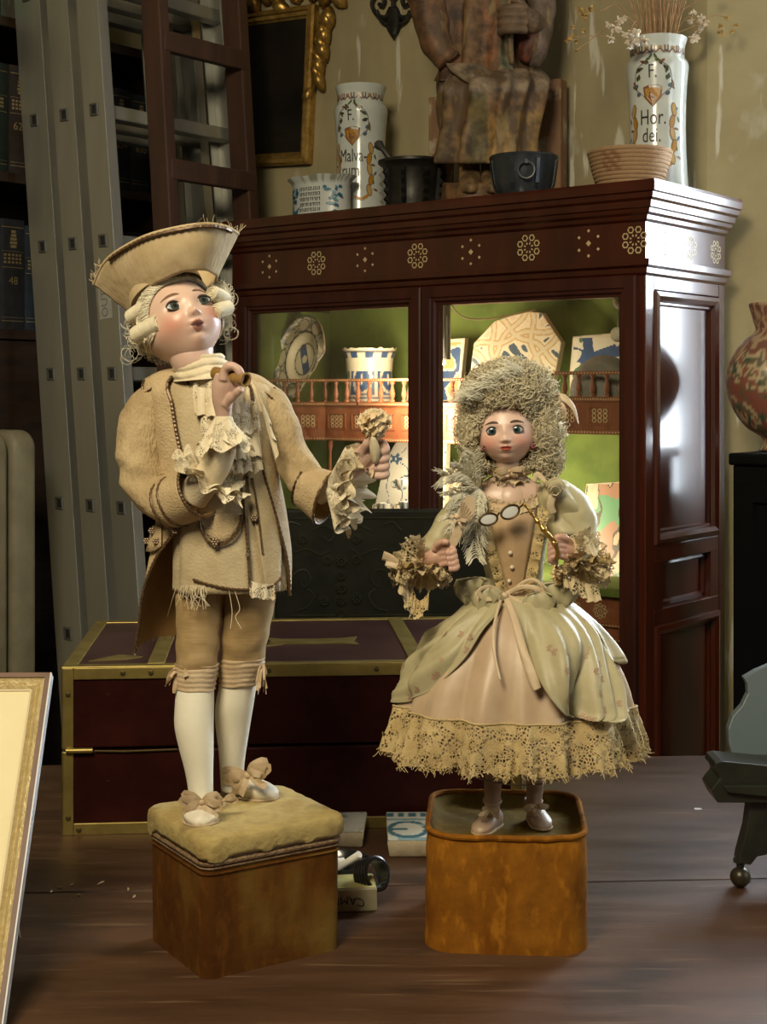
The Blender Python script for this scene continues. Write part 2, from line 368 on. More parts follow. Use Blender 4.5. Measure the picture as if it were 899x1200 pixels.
# inside: galleried drawer stages
def rail_path(pts, z, name_z):
    pass
def dots(b, P0, P1, n, up, s):
    P0, P1 = V(P0), V(P1)
    d = (P1-P0)/n; nn = d.cross(up).normalized()*0.0006
    for i in range(n):
        c = P0+d*(i+0.5)
        for q in (nn, -nn):
            b.poly([c+q+d*0.3, c+q+up*s, c+q-d*0.3, c+q-up*s] if q is nn else [c+q+d*0.3, c+q-up*s, c+q-d*0.3, c+q+up*s])
def stage(path, ztop, zbase, zbot, tagname, knobs=()):
    """path: list of (u, v); gallery between ztop and zbase, drawers from zbase to zbot"""
    pts = [CB(u, v, 0) for u, v in path]
    gal = None
    b = MB(); inl = MB()
    # apron / drawer case, as a solid running back to the back panel
    back = [CB(path[0][0], 0.284, 0), CB(path[-1][0], 0.284, 0)]
    poly = [(p.x, p.y) for p in pts]+[(back[1].x, back[1].y), (back[0].x, back[0].y)]
    b.prism(poly, (0, 0, zbot), (1, 0, 0), (0, 1, 0), (0, 0, zbase-zbot))
    case = b.build(tagname, M['inner_wood'], cab, smooth=False, bevel=0.001)
    for p, q in zip(pts, pts[1:]):
        L = (q-p).length; n = max(3, int(L/0.027)); d = (q-p)/L; out = d.cross(ZX)
        if out.dot(VX) > 0: out = -out
        m = MB(); m.obox(p+ZX*(ztop-0.006)+out*0.004, q-p, -out*0.010, ZX*0.006); r = m.build('rail', M['inner_wood'], case, smooth=False, bevel=0.001)
        m = MB(); m.obox(p+ZX*(zbase-0.008)+out*0.005, q-p, -out*0.005, ZX*0.008); m.obox(p+ZX*(zbot)+out*0.004, q-p, -out*0.004, ZX*0.008)
        m.build('moulding', M['inner_wood'], case, smooth=False, bevel=0.001)
        for i in range(n+1):
            c = p+(q-p)*(i/n)
            h = ztop-0.006-zbase
            m = MB(); m.lathe([(0.0050, 0), (0.0050, h*0.1), (0.0028, h*0.15), (0.0050, h*0.3), (0.0056, h*0.4), (0.0028, h*0.75), (0.0026, h*0.82), (0.0046, h*0.9), (0.0046, h)], c+ZX*zbase, 8)
            m.build('baluster', M['inner_wood'], case)
        dots(inl, p+ZX*(ztop-0.003)+out*0.0042, q+ZX*(ztop-0.003)+out*0.0042, int(L/0.006), ZX, 0.0016)
        dots(inl, p+ZX*(zbase-0.004)+out*0.0052, q+ZX*(zbase-0.004)+out*0.0052, int(L/0.005), ZX, 0.0018)
        dots(inl, p+ZX*(zbot+0.004)+out*0.0042, q+ZX*(zbot+0.004)+out*0.0042, int(L/0.006), ZX, 0.0018)
        zc = (zbase+zbot)/2
        k = max(1, int(L/0.055))
        for i in range(k):
            c = p+d*((i+0.5)*L/k)+out*0.0006+ZX*zc
            for ox in (-0.011, 0, 0.011):
                for oz in (-0.008, 0, 0.008):
                    hexring(inl, lambda x, z: c+d*x+ZX*z, ox, oz, 0.0046, 0.0016)
            m = MB()
            m.obox(c-d*0.023-ZX*0.016, d*0.046, out*0.0012, ZX*0.0016); m.obox(c-d*0.023+ZX*0.0145, d*0.046, out*0.0012, ZX*0.0016)
            m.obox(c-d*0.023-ZX*0.016, d*0.0016, out*0.0012, ZX*0.032); m.obox(c+d*0.0215-ZX*0.016, d*0.0016, out*0.0012, ZX*0.032)
            m.build('drawer_edge', M['inner_wood'], case, smooth=False)
    inl.build('inlay', M['inlay'], case, smooth=False)['kind'] = 'stuff'
    for c in knobs:
        m = MB(); m.ball(c, 0.004, 10); m.build('knob', M['brass'], case)
    return case
uA = px2u(381, 0.10); uB = px2u(312, 0.255); uE = px2u(560, 0.10)
zr = CP(381, 444, 0.10)[1]; zb_ = CP(381, 471, 0.10)[1]; zd = CP(381, 516, 0.10)[1]
stage([(uE, 0.10), (uA, 0.10), (0.912, 0.045)], zr, zb_, zd, 'drawer_stage')
uF = px2u(646, 0.075)
zr2, zb2, zd2 = CP(690, 435, 0.075)[1], CP(690, 465, 0.075)[1], CP(690, 509, 0.075)[1]
kn = CB(0.075, 0.073, (zb2+zd2)/2)
stage([(0.030, 0.075), (uF, 0.075)], zr2, zb2, zd2, 'drawer_stage', [kn])
def spindle(u, v, z0, z1):
    h = z1-z0; m = MB()
    m.lathe([(0.006, 0), (0.006, h*0.06), (0.003, h*0.1), (0.005, h*0.3), (0.0055, h*0.45), (0.003, h*0.9), (0.006, h*0.95), (0.006, h)], CB(u, v, z0), 10)
    m.build('spindle', M['inner_wood'], cab)
zl = CP(715, 688, 0.06)[1]
spindle(uA-0.005, 0.11, zl, zd); spindle(uF-0.006, 0.082, zl, zd2); spindle(uE+0.01, 0.11, zl, zd)
b = MB(); b.obox(CB(0.03, 0.03, zl-0.012), UX*(CW-0.062), VX*0.255, ZX*0.012); b.build('shelf', M['green'], cab, smooth=False)
b = MB(); b.obox(CB(0.03, 0.045, zl-0.10), UX*(CW-0.062), VX*0.24, ZX*0.088); low = b.build('lower_drawer_case', M['inner_wood'], cab, smooth=False)
inl = MB()
for z in (zl-0.016, zl-0.066, zl-0.09):
    b = MB(); b.obox(CB(0.03, 0.045, z), UX*(CW-0.062), -VX*0.005, ZX*0.007); b.build('moulding', M['inner_wood'], low, bevel=0.001)
    dots(inl, CB(0.03, 0.0395, z+0.0035), CB(CW-0.04, 0.0395, z+0.0035), 140, ZX, 0.0016)
for k in range(17):
    c = CB(0.06+k*0.05, 0.0444, zl-0.040)
    for ox, oz in ((0, 0), (0.010, 0), (-0.010, 0), (0, 0.010), (0, -0.010), (0.007, 0.007), (-0.007, 0.007), (0.007, -0.007), (-0.007, -0.007)):
        hexring(inl, lambda x, z: c+UX*x+ZX*z, ox, oz, 0.004, 0.0014)
inl.build('inlay', M['inlay'], low, smooth=False)['kind'] = 'stuff'
# lamp inside the cabinet, behind the mullion
uL, zL = CP(519, 425, 0.045)
lamp = thing('cabinet_lamp', 'slim metal lamp tube with a lit bulb behind the cabinet mullion', 'lamp', CB(uL, 0.045, zL-0.02))
b = MB(); b.tube([CB(uL-0.006, 0.05, zL+0.006), CB(uL-0.006, 0.05, 1.444)], 0.007, 12); b.build('lamp_tube', mat('grey_metal', (0.45, 0.44, 0.42), rough=0.35, metal=0.9), lamp)
b = MB(); b.ball(CB(uL, 0.045, zL), 0.0055, 12); b.build('bulb', mat('lit_bulb', (1.0, 0.86, 0.62), emit=60), lamp)
b = MB(); cu, cz = CP(522, 362, 0.06); eu, ez = CP(615, 362, 0.2)
b.tube(spl([CB(uL-0.01, 0.05, 1.440), CB(px2u(540, 0.08), 0.08, CP(540, 370, 0.08)[1]), CB(px2u(570, 0.12), 0.12, CP(570, 374, 0.12)[1]), CB(eu, 0.24, CP(612, 364, 0.24)[1])], 10), 0.0017, 6)
b.build('cable', mat('cable_cloth', (0.55, 0.45, 0.28), rough=0.8), lamp)
pl = bpy.data.lights.new('cabinet_strip_light', 'AREA'); pl.shape = 'RECTANGLE'; pl.size = 0.03; pl.size_y = 0.56; pl.energy = 5.2; pl.color = (1.0, 0.84, 0.58)
plo = bpy.data.objects.new('cabinet_strip_light', pl); col.objects.link(plo); plo.parent = lamp
plo.location = CB(0.447, 0.032, 1.15)-ORG[lamp.name]; plo.rotation_euler = VX.to_track_quat('-Z', 'Z').to_euler()
b = MB(); b.obox(CB(0.436, 0.0245, 0.86), UX*0.022, VX*0.006, ZX*0.58); b.build('strip_housing', mat('strip_metal', (0.4, 0.38, 0.35), rough=0.4, metal=0.8), lamp, smooth=False)
# ------------------------------------------------------------------ ceramics in the cabinet
CREAM, BLUE, DBLUE, OCH, GRN, BLK = (0.70, 0.62, 0.46), (0.04, 0.085, 0.20), (0.02, 0.05, 0.17), (0.50, 0.34, 0.13), (0.10, 0.22, 0.06), (0.05, 0.05, 0.06)
def plate():
    # broken dish, leaning on the back wall of the cabinet
    b = MB(); zc = CP(357, 421, 0.135)[1]; c = CB(px2u(357, 0.135), 0.135, zc)
    nrm = (-VX*0.93+ZX*0.28-UX*0.05).normalized(); ex = nrm.cross(ZX).normalized(); ey = ex.cross(nrm)
    if ex.dot(UX) > 0: ex = -ex
    R = 0.080; nr, na = 40, 120; vs = []; cs = []; fs = []
    def h(r): return 0.012*sm(r, 0.42, 0.62)+0.010*sm(r, 0.9, 1.0)-0.006*(r < 0.0)
    for side in (0, 1):
        for i in range(nr+1):
            r = i/nr
            for j in range(na):
                a = 2*pi*j/na
                lim = 1.0+0.02*nz(cos(a)*6, sin(a)*6)
                # broken away: lower right chord
                q = cos(a+radians(38))
                if q > 0: lim = min(lim, (0.62+0.05*nz(3*a, 2))/q)
                rr = r*lim
                p = c+ex*(R*0.78*rr*cos(a))+ey*(R*1.12*rr*sin(a))+nrm*(h(rr)-(0.006 if side else 0))
                vs.append(p)
                cc = CREAM
                if not side:
                    if rr > 0.97: cc = BLK
                    elif rr > 0.66:
                        k = (a*9/(2*pi)) % 1
                        e = sqrt(((k-0.5)/0.42)**2+((rr-0.80)/0.15)**2)
                        cc = CREAM if e < 0.85 else (BLK if e < 1.0 else ((0.25, 0.26, 0.27) if nz(a*9, rr*14) > 0 else CREAM))
                    elif rr > 0.62: cc = BLK
                    elif rr > 0.40: cc = CREAM
                    elif rr > 0.37: cc = BLK
                    else:
                        cc = BLUE if (abs(cos(a-0.5))*rr < 0.13) and rr > 0.10 else CREAM
                else: cc = (0.5, 0.42, 0.3)
                cs.append(cc)
    o = (nr+1)*na
    for i in range(nr):
        for j in range(na):
            k = (j+1) % na
            f = (i*na+j, (i+1)*na+j, (i+1)*na+k, i*na+k)
            fs.append(f); fs.append(tuple(q+o for q in f[::-1]))
    for j in range(na):
        k = (j+1) % na; fs.append((nr*na+j, o+nr*na+j, o+nr*na+k, nr*na+k))
    b.add(vs, fs, cs); d = b.build('broken_dish', M['paint'])
    tag(d, 'broken cream dish with blue border leaning at the left of the cabinet shelf', 'dish')
plate()
def pot():
    c = CB(px2u(433, 0.185), 0.185, zb_+0.001); n = 96
    def colf(a, h, r):
        u = (a*5/(2*pi)) % 1; t = h/0.108
        e = sqrt(((u-0.5)/0.36)**2+((t-0.42)/0.28)**2)
        if t < 0.12: return BLUE if 0.05 < t < 0.09 else CREAM
        if e < 0.80: return BLUE if (abs(u-0.5) > 0.04 or abs(t-0.42) > 0.10) else CREAM
        if e < 1.02: return CREAM
        if 0.70 < t < 0.90: return BLUE if abs(((a*10/(2*pi)) % 1)-0.5) < 0.26 else CREAM
        if 0.90 < t < 0.94: return BLK
        if t < 0.7: return CREAM if abs(((a*5/(2*pi)) % 1)-0.5) > 0.44 else BLUE
        return CREAM
    b = MB(); prof = []
    for i in range(31):
        t = i/30; prof.append((0.052-0.005*sin(pi*t)+0.004*sm(t, 0.8, 1.0), 0.108*t))
    b.lathe(prof, c, n, caps=(1, 0), colf=colf)
    for i in range(n*31-n, n*31): b.v[i].z += 0.005*nz(i*0.35)
    b.lathe([(0.051, 0.106), (0.047, 0.06), (0.046, 0.005)], c, n, caps=(0, 0), col=CREAM)
    tag(b.build('drug_pot', M['paint']), 'small cream pot with large blue ovals on the gallery shelf', 'pot')
pot()
def standing_tile(name, pts, v0, lean, thick, colf, label, cat='tile', res=56, py_base=None):
    """pts: outline in pixels; the tile stands in the cabinet at depth v0 and leans back"""
    us = [CP(x, y, v0) for x, y in pts]
    zmin = min(z for u, z in us); umin = min(u for u, z in us); umax = max(u for u, z in us); zmax = max(z for u, z in us)
    def inside(u, z):
        r = False; j = len(us)-1
        for i in range(len(us)):
            (a, b_), (c, d) = us[i], us[j]
            if (b_ > z) != (d > z) and u < (c-a)*(z-b_)/(d-b_)+a: r = not r
            j = i
        return r
    b = MB()
    poly = [(u, z) for u, z in us]
    P = lambda u, z, o: CB(u, v0+lean*(z-zmin)-o, z)
    n = len(poly)
    vs = [P(u, z, 0) for u, z in poly]+[P(u, z, -thick) for u, z in poly]
    b.add(vs, [tuple(range(n)), tuple(range(2*n-1, n-1, -1))]+[((i+1) % n, i, n+i, n+(i+1) % n) for i in range(n)], (0.52, 0.44, 0.32))
    # painted face: fine grid clipped by the outline
    g = res; du = (umax-umin)/g; dz = (zmax-zmin)/g
    for i in range(g):
        for j in range(g):
            u = umin+(i+0.5)*du; z = zmin+(j+0.5)*dz
            if all(inside(u+sx*du*0.5, z+sz*dz*0.5) for sx in (-1, 1) for sz in (-1, 1)):
                c = colf((umax-u)/(umax-umin), (z-zmin)/(zmax-zmin))
                if c is None: continue
                b.add([P(u-du/2, z-dz/2, 0.0006), P(u+du/2, z-dz/2, 0.0006), P(u+du/2, z+dz/2, 0.0006), P(u-du/2, z+dz/2, 0.0006)], [(0, 1, 2, 3)], c)
    o = b.build(name, M['paint'], smooth=False)
    tag(o, label, cat); return o
def star_pat(x, y):
    # interlaced bands around stars
    X = (x-0.5)*2; Y = (y-0.5)*2; best = 9
    for k in range(4):
        a = k*pi/4+0.2; d = X*cos(a)+Y*sin(a)
        for off in (-0.45, 0.45):
            best = min(best, abs(d-off+0.06*sin(6*(-X*sin(a)+Y*cos(a)))))
    if best < 0.040: return (0.62, 0.54, 0.38)
    if best < 0.075: return (0.52, 0.36, 0.18)
    if best < 0.12: return CREAM
    q = sin(11*X+2*sin(7*Y))*sin(11*Y+2*sin(6*X))
    if q > 0.18: return (0.07, 0.10, 0.14)
    return CREAM if q > -0.45 else (0.66, 0.52, 0.36)
standing_tile('octagonal_tile', [(548, 432), (549, 402), (571, 376), (606, 364), (626, 366), (652, 401), (648, 436), (640, 474), (560, 474)], 0.20, 0.16, 0.014, star_pat, 'large octagonal tile with interlaced star pattern against the green lining', res=100)
def tree_pat(x, y):
    X, Y = x, y
    d = abs(X-0.42-0.1*sin(5*Y)); e = nz(X*5, Y*5, 3)
    if X < 0.05 or Y > 0.94: return CREAM
    if d < 0.10: return (0.05, 0.09, 0.20)
    if abs(Y-0.62-0.25*abs(X-0.42)) < 0.10 and e > -0.3: return (0.06, 0.10, 0.22)
    if e > 0.35: return (0.08, 0.20, 0.10)
    return (0.76, 0.70, 0.56)
standing_tile('painted_tile', [(665, 436), (666, 394), (724, 389), (724, 436), (722, 470), (668, 472)], 0.21, 0.14, 0.012, tree_pat, 'white tile with a dark blue tree motif at the right of the cabinet', res=60)
def yb_pat(x, y):
    e = nz(x*4, y*4, 9)
    if x < 0.06 or x > 0.94 or y > 0.95: return CREAM
    return OCH if e > 0.12 else (BLUE if e < -0.08 else CREAM)
standing_tile('painted_tile', [(476, 470), (480, 400), (540, 396), (538, 470)], 0.215, 0.12, 0.012, yb_pat, 'yellow and blue painted tile standing behind the cabinet mullion', res=50)
def flower_pat(x, y):
    for cx, cy, r in ((0.62, 0.66, 0.14), (0.30, 0.60, 0.10), (0.75, 0.42, 0.12), (0.35, 0.38, 0.09), (0.55, 0.22, 0.11), (0.22, 0.8, 0.08), (0.85, 0.85, 0.09)):
        dx, dy = x-cx, (y-cy)*1.9; r2 = sqrt(dx*dx+dy*dy); a = atan2(dy, dx)
        if r2 < r*(0.7+0.3*cos(5*a)): return (0.72, 0.70, 0.62) if r2 < r*0.22 else (0.05, 0.13, 0.25)
    if abs(nz(x*5, y*9, 5)) < 0.035: return (0.07, 0.15, 0.26)
    return (0.82, 0.78, 0.68)
standing_tile('floral_tile', [(434, 618), (446, 540), (460, 515), (470, 486), (517, 484), (520, 618)], 0.16, 0.10, 0.012, flower_pat, 'white tile with blue flowers standing under the cabinet gallery', res=80)
def cloud_pat(x, y):
    e = nz(x*3.1, y*3.1, 1.7)+0.4*nz(x*7, y*7, 4); f = nz(x*2.2+5, y*2.2, 8)
    if abs(e) < 0.07: return (0.08, 0.06, 0.04)
    if e > 0.25: return (0.70, 0.42, 0.30)
    if f > 0.15: return (0.12, 0.28, 0.14)
    return (0.55, 0.36, 0.24) if e > 0 else (0.35, 0.18, 0.11)
standing_tile('landscape_tile', [(672, 688), (680, 568), (726, 565), (728, 688)], 0.19, 0.12, 0.012, cloud_pat, 'tile painted with brown and pink clouds on the lower cabinet shelf', res=60)
standing_tile('plain_tile', [(512, 600), (514, 548), (548, 548), (548, 600)], 0.21, 0.1, 0.012, lambda x, y: (0.74, 0.60, 0.44), 'plain pale tile under the gallery right of the mullion', res=8)
# cups and a small jug under the gallery
def cup(px, py, r, v, label):
    u, z = CP(px, py, v); b = MB()
    b.lathe([(r*0.5, 0), (r*0.62, r*0.15), (r*0.95, r*0.7), (r, r*1.25), (r*0.93, r*1.25), (r*0.85, r*0.7), (r*0.3, r*0.25)], CB(u, v, z), 28, caps=(1, 1),
            colf=lambda a, h, q: (0.05, 0.12, 0.25) if nz(cos(a)*3, sin(a)*3, h*160) > 0.2 else (0.78, 0.74, 0.64))
    b.tube(spl([CB(u+r*0.9, v-0.003, z+r*1.05), CB(u+r*1.5, v-0.004, z+r*0.9), CB(u+r*1.4, v-0.004, z+r*0.4), CB(u+r*0.8, v-0.003, z+r*0.3)], 6), r*0.13, 6, col=(0.78, 0.74, 0.64))
    tag(b.build('cup', M['paint']), label, 'cup')
b = MB(); pu = px2u(485, 0.11); zz = CP(470, 604, 0.11)[1]; b.obox(CB(px2u(528, 0.07), 0.065, zz-0.008), UX*0.20, VX*0.215, ZX*0.008)
b.build('shelf', M['pinkwood'], cab, smooth=False)
for (q, h_) in ((0.0, 0), (0.19, 0)):
    spindle(px2u(528, 0.07)+0.005+q, 0.075, zl, zz-0.008)
cup(473, 574, 0.017, 0.10, 'white cup with blue marks stacked upper in front of the floral tile')
cup(480, 603, 0.020, 0.09, 'white cup with blue marks lower right in front of the floral tile')
cup(452, 603, 0.018, 0.085, 'white cup with blue marks nearest the ruffled cuff in the cabinet')
# grey bowl upside down and two pale balls
b = MB(); u, z = CP(708, 465, 0.15); b.lathe([(0.062-0.062*(1-cos(t))*0 if t == 0 else 0.062*cos(t), 0.075*sin(t)) for t in [i*pi/2/12 for i in range(12)]]+[(0.006, 0.0745)], CB(u, 0.15, zb2), 32)
tag(b.build('domed_bowl', mat('grey_stoneware', (0.16, 0.15, 0.13), (0.25, 0.23, 0.19), scale=30, rough=0.55)), 'grey domed stoneware bowl turned upside down on right gallery shelf', 'bowl')
shellm = mat('pale_shell', (0.62, 0.55, 0.42), (0.74, 0.68, 0.55), scale=60, rough=0.5)
for px, py, lab in ((727, 354, 'pale round shell hanging at the top right of the cabinet'), (724, 392, 'pale round shell hanging lower, above the grey bowl')):
    u, z = CP(px, py, 0.10); b = MB(); b.ball(CB(u, 0.10, z), 0.013, 16, sq=(1, 1, 1.05)); b.tube([CB(u, 0.10, z+0.010), CB(u, 0.10, 1.445)], 0.0008, 4)
    tag(b.build('shell', shellm), lab, 'shell')
# ------------------------------------------------------------------ bookcase and books along the left wall
UB = 1.425
def px2v(px, u):
    k = (px-CX)/F
    return (k*(C0.y+u*UX.y)-C0.x-u*UX.x)/(VX.x-k*VX.y)
bk = mat('dark_oak', (0.022, 0.012, 0.008), (0.045, 0.024, 0.014), scale=8, rough=0.5, stretch=(1, 1, 6))
V0 = px2v(-60, UB)
vz = px2v(20, UB); Db = C0.y+vz*VX.y+UB*UX.y
SZ = [CZ-(y-HY)/F*Db for y in (22, 203, 386)]       # tops of the shelf boards
bc = thing('bookcase', 'dark wooden bookcase behind the ladders along the left wall', 'bookcase', CB(UB+0.14, (V0+WB)/2, 0))
for z in SZ:
    b = MB(); b.obox(CB(UB, V0, z-0.022), UX*0.28, VX*(WB-V0-0.01), ZX*0.022); b.build('shelf', bk, bc, smooth=False, bevel=0.002)
b = MB(); b.obox(CB(UB+0.28, V0, 0), UX*0.012, VX*(WB-V0-0.01), ZX*SZ[0]); b.build('back_panel', bk, bc, smooth=False)
for v in (V0, WB-0.032):
    b = MB(); b.obox(CB(UB, v, 0), UX*0.28, VX*0.022, ZX*(SZ[0]-0.023)); b.build('side_board', bk, bc, smooth=False)
b = MB(); b.obox(CB(UB+0.002, V0+0.023, 0.05), UX*0.02, VX*(WB-V0-0.06), ZX*(SZ[2]-0.075)); b.build('lower_front', bk, bc, smooth=False)
covers = [mat('book_cloth_%d' % i, c, tuple(q*1.6 for q in c), scale=60, rough=0.55) for i, c in enumerate([(0.012, 0.020, 0.030), (0.014, 0.024, 0.020), (0.025, 0.016, 0.012), (0.018, 0.018, 0.022)])]
giltm = mat('gilt_print', (0.36, 0.27, 0.11), (0.5, 0.4, 0.2), scale=300, rough=0.4, metal=0.5)
TXT = {}
def text_mesh(txt, size):
    k = (txt, size)
    if k not in TXT:
        cu = bpy.data.curves.new('t', 'FONT'); cu.body = txt; cu.size = size; cu.align_x = 'CENTER'; cu.align_y = 'CENTER'; cu.resolution_u = 3
        o = bpy.data.objects.new('t', cu); col.objects.link(o)
        dg = bpy.context.evaluated_depsgraph_get(); me = o.evaluated_get(dg).to_mesh()
        TXT[k] = ([tuple(v.co) for v in me.vertices], [tuple(p.vertices) for p in me.polygons])
        o.evaluated_get(dg).to_mesh_clear(); bpy.data.objects.remove(o); bpy.data.curves.remove(cu)
    return TXT[k]
def put_text(b, txt, size, P, cx=0, cy=0, sx=1.0, col=None, rot=0):
    vs, fs = text_mesh(txt, size); cr, sr = cos(rot), sin(rot)
    b.add([P(cx+(v[0]*sx*cr-v[1]*sr), cy+(v[0]*sx*sr+v[1]*cr)) for v in vs], fs, col)
ORD = ['first', 'second', 'third', 'fourth', 'fifth', 'sixth', 'seventh', 'eighth', 'ninth', 'tenth', 'eleventh', 'twelfth', 'thirteenth', 'fourteenth']
def book(v, th, h, dep, z, cm, label, num, group):
    t = thing('book', label, 'book', CB(UB+0.02+dep/2, v+th/2, z), group)
    b = MB(); n = 8
    spine = [(0.004*(1-((i/n)*2-1)**2)*-1, i/n*th) for i in range(n+1)]
    poly = [(u, y) for u, y in spine]+[(dep, th), (dep, 0)]
    b.prism([(p[0], p[1]) for p in poly], CB(UB+0.02, v, z), UX, VX, ZX*h); c = b.build('cover', cm, t, smooth=False)
    P = lambda x, y: CB(UB+0.02-0.0046+0.004*(2*x/th)**2, v+th/2+x, z+y)
    b = MB()
    for y, w in ((0.018, 0.0015), (0.026, 0.0008), (h-0.018, 0.0015), (h-0.07, 0.0008), (h-0.105, 0.0012)):
        for i in range(4):
            x0 = -th*0.45+i*th*0.225
            b.poly([P(x0, y), P(x0+th*0.225, y), P(x0+th*0.225, y+w), P(x0, y+w)])
    for k, y in enumerate((h-0.080, h-0.088, h-0.096)):
        for i in range(5):
            x0 = -th*0.38+i*th*0.155
            b.poly([P(x0, y), P(x0+th*0.10, y), P(x0+th*0.10, y+0.005), P(x0, y+0.005)])
    for y in range(5):
        ww = th*(0.17-0.02*y if y else 0.12)
        b.poly([P(-ww, h-0.062+y*0.008), P(ww, h-0.062+y*0.008), P(ww, h-0.056+y*0.008), P(-ww, h-0.056+y*0.008)])
    put_text(b, num, 0.024, P, 0, h*0.44)
    g = b.build('spine_gilding', giltm, t, smooth=False); g['kind'] = 'stuff'
    return t
random.seed(3)
for si, zz_ in ((1, SZ[1]), (2, SZ[2])):
    v = px2v(-26 if si == 1 else -40, UB); k = 0
    nm = ['middle', 'lower'][si-1]
    while v < WB-0.13 and k < 13:
        th = random.uniform(0.050, 0.066)
        if k == 0: th = (px2v(18, UB)-px2v(-26, UB))*0.98 if si == 1 else (px2v(8, UB)-px2v(-40, UB))*0.98
        if si == 2 and k == 1: th = px2v(37, UB)-px2v(8.5, UB)
        book(v, th-0.001, random.uniform(0.228, 0.243), 0.17, zz_, covers[(k+si) % 4], 'dark gilt-lettered volume, %s from the left edge on the %s shelf' % (ORD[k], nm), ['628', '629', '630', '631', '632', '633', '634', '635', '636', '637', '638', '639', '640'][k] if si == 1 else ['47', '48', '49', '50', '51', '52', '53', '54', '55', '56', '57', '58', '59'][k], 'gilt volumes in the bookcase')
        v += th; k += 1
b = MB(); b.obox(CB(UB+0.03, px2v(-40, UB), SZ[0]), UX*0.15, VX*(px2v(12, UB)-px2v(-40, UB)), ZX*0.2)
tag(b.build('book', mat('green_book_cloth', (0.03, 0.10, 0.06), (0.05, 0.14, 0.08), rough=0.6), bevel=0.003), 'green cloth-bound book standing on top of the bookcase', 'book')
# ------------------------------------------------------------------ aluminium extension ladder
alu = mat('aluminium', (0.40, 0.40, 0.365), (0.54, 0.54, 0.49), scale=6, rough=0.34, metal=0.72, stretch=(1, 1, 0.1), bump=0.05, bscale=40, rough2=0.5)
aludull = mat('dull_aluminium', (0.16, 0.16, 0.15), rough=0.5, metal=0.6)
aludark = mat('socket_dark', (0.02, 0.02, 0.02), rough=0.6)
VN = -0.19; LW = 0.385; LEAN = 0.1015; ZREF = 2.06
lad = thing('extension_ladder', 'aluminium three-section extension ladder leaning in front of the bookcase', 'ladder', CB(1.05, VN+LW/2, 0))
LA = (UX*LEAN+ZX).normalized(); LN = (UX-ZX*LEAN).normalized()
def LP(u, v, z): return CB(u+LEAN*(z-ZREF), v, z)
ubase = []
for a, c in ((18, 47), (55, 79), (89.5, 114)):
    u0, u1 = px2u(c, VN), px2u(a, VN); ubase.append((u0, u1))
rz0 = 1.840
for (u0, u1) in ubase:
    for side in (0, 1):
        v = VN+side*(LW-0.026); b = MB(); z1 = 3.0
        w = u1-u0; t = 0.026
        # channel section: web and two flanges
        sec = [(0, 0), (w, 0), (w, t), (w-0.004, t), (w-0.004, 0.004), (0.004, 0.004), (0.004, t), (0, t)]
        if side: sec = [(x, t-y) for x, y in sec]
        n = len(sec)
        lo = [LP(u0+x, v+y, 0.0) for x, y in sec]; hi = [LP(u0+x, v+y, z1) for x, y in sec]
        b.add(lo+hi, [tuple(range(n)), tuple(range(2*n-1, n-1, -1))]+[(i, (i+1) % n, n+(i+1) % n, n+i) for i in range(n)])
        b.build('rail', alu, lad, smooth=False, bevel=0.001)
    for k in range(-4, 7):
        z = rz0-0.2675*k; uc = (u0+u1)/2-0.001
        if z < 0.1 or z > 2.95: continue
        b = MB(); hh = 0.0135; ww = 0.0125
        b.rectloft(lambda x, q, o: LP(uc+x, VN-0.0005+o, z+q), -ww, ww, -hh, hh, [(0, 0), (0.0015, -0.003), (0.0045, -0.003), (0.0055, 0.001)])
        r = b.build('rung_socket', aludull, lad, ang=20)
        b = MB(); b.poly([LP(uc-0.0075, VN-0.0008, z-0.0085), LP(uc+0.0075, VN-0.0008, z-0.0085), LP(uc+0.0075, VN-0.0008, z+0.0085), LP(uc-0.0075, VN-0.0008, z+0.0085)])
        b.build('socket_hole', aludark, r, smooth=False)
        b = MB(); hh = 0.0145
        b.obox(LP(uc-hh, VN+0.004, z-hh), VX*(LW-0.008), LN*2*hh, LA*2*hh); b.build('rung', alu, lad, smooth=False, bevel=0.003)
b = MB(); st = LP((ubase[2][0]+ubase[2][1])/2+0.006, VN-0.0012, 1.455)
stk = mat('worn_sticker', (0.42, 0.42, 0.38), (0.5, 0.5, 0.45), scale=90, rough=0.6)
b.obox(st-LN*0.018-LA*0.04, LN*0.036, VX*0.001, LA*0.08); sk = b.build('sticker', stk, lad, smooth=False)
b = MB(); put_text(b, 'OUTC', 0.026, lambda x, y: st-VX*0.0004-LN*x+LA*y, 0, 0, rot=pi/2); b.build('lettering', mat('grey_print', (0.20, 0.20, 0.19), rough=0.7), sk, smooth=False)
# ------------------------------------------------------------------ wooden ladder
wl = mat('ladder_wood', (0.045, 0.020, 0.012), (0.085, 0.038, 0.022), scale=7, rough=0.55, stretch=(3, 3, 0.35), bump=0.15, bscale=40, bstretch=(3, 3, 0.3))
VW = -0.115; W2 = 0.262; L2 = 0.075; ZR2 = 1.84
wlad = thing('wooden_ladder', 'dark brown wooden ladder standing beside the cabinet', 'ladder', CB(1.0, VW+W2/2, 0))
uw = px2u(181, VW)
def WPt(u, v, z): return CB(u+L2*(z-ZR2)*(1 if z > 1.3 else 1) if z > 1.45 else u+L2*(1.45-ZR2), v, z)
for v in (VW, VW+W2-0.026):
    b = MB(); rings = []
    for z in (1.45-1.45, 1.45, 3.0):
        rings.append([WPt(uw-0.028, v, z), WPt(uw+0.024, v, z), WPt(uw+0.024, v+0.028, z), WPt(uw-0.028, v+0.028, z)])
    b.loft(rings, True, (1, 1)); b.build('rail', wl, wlad, smooth=False, bevel=0.003)
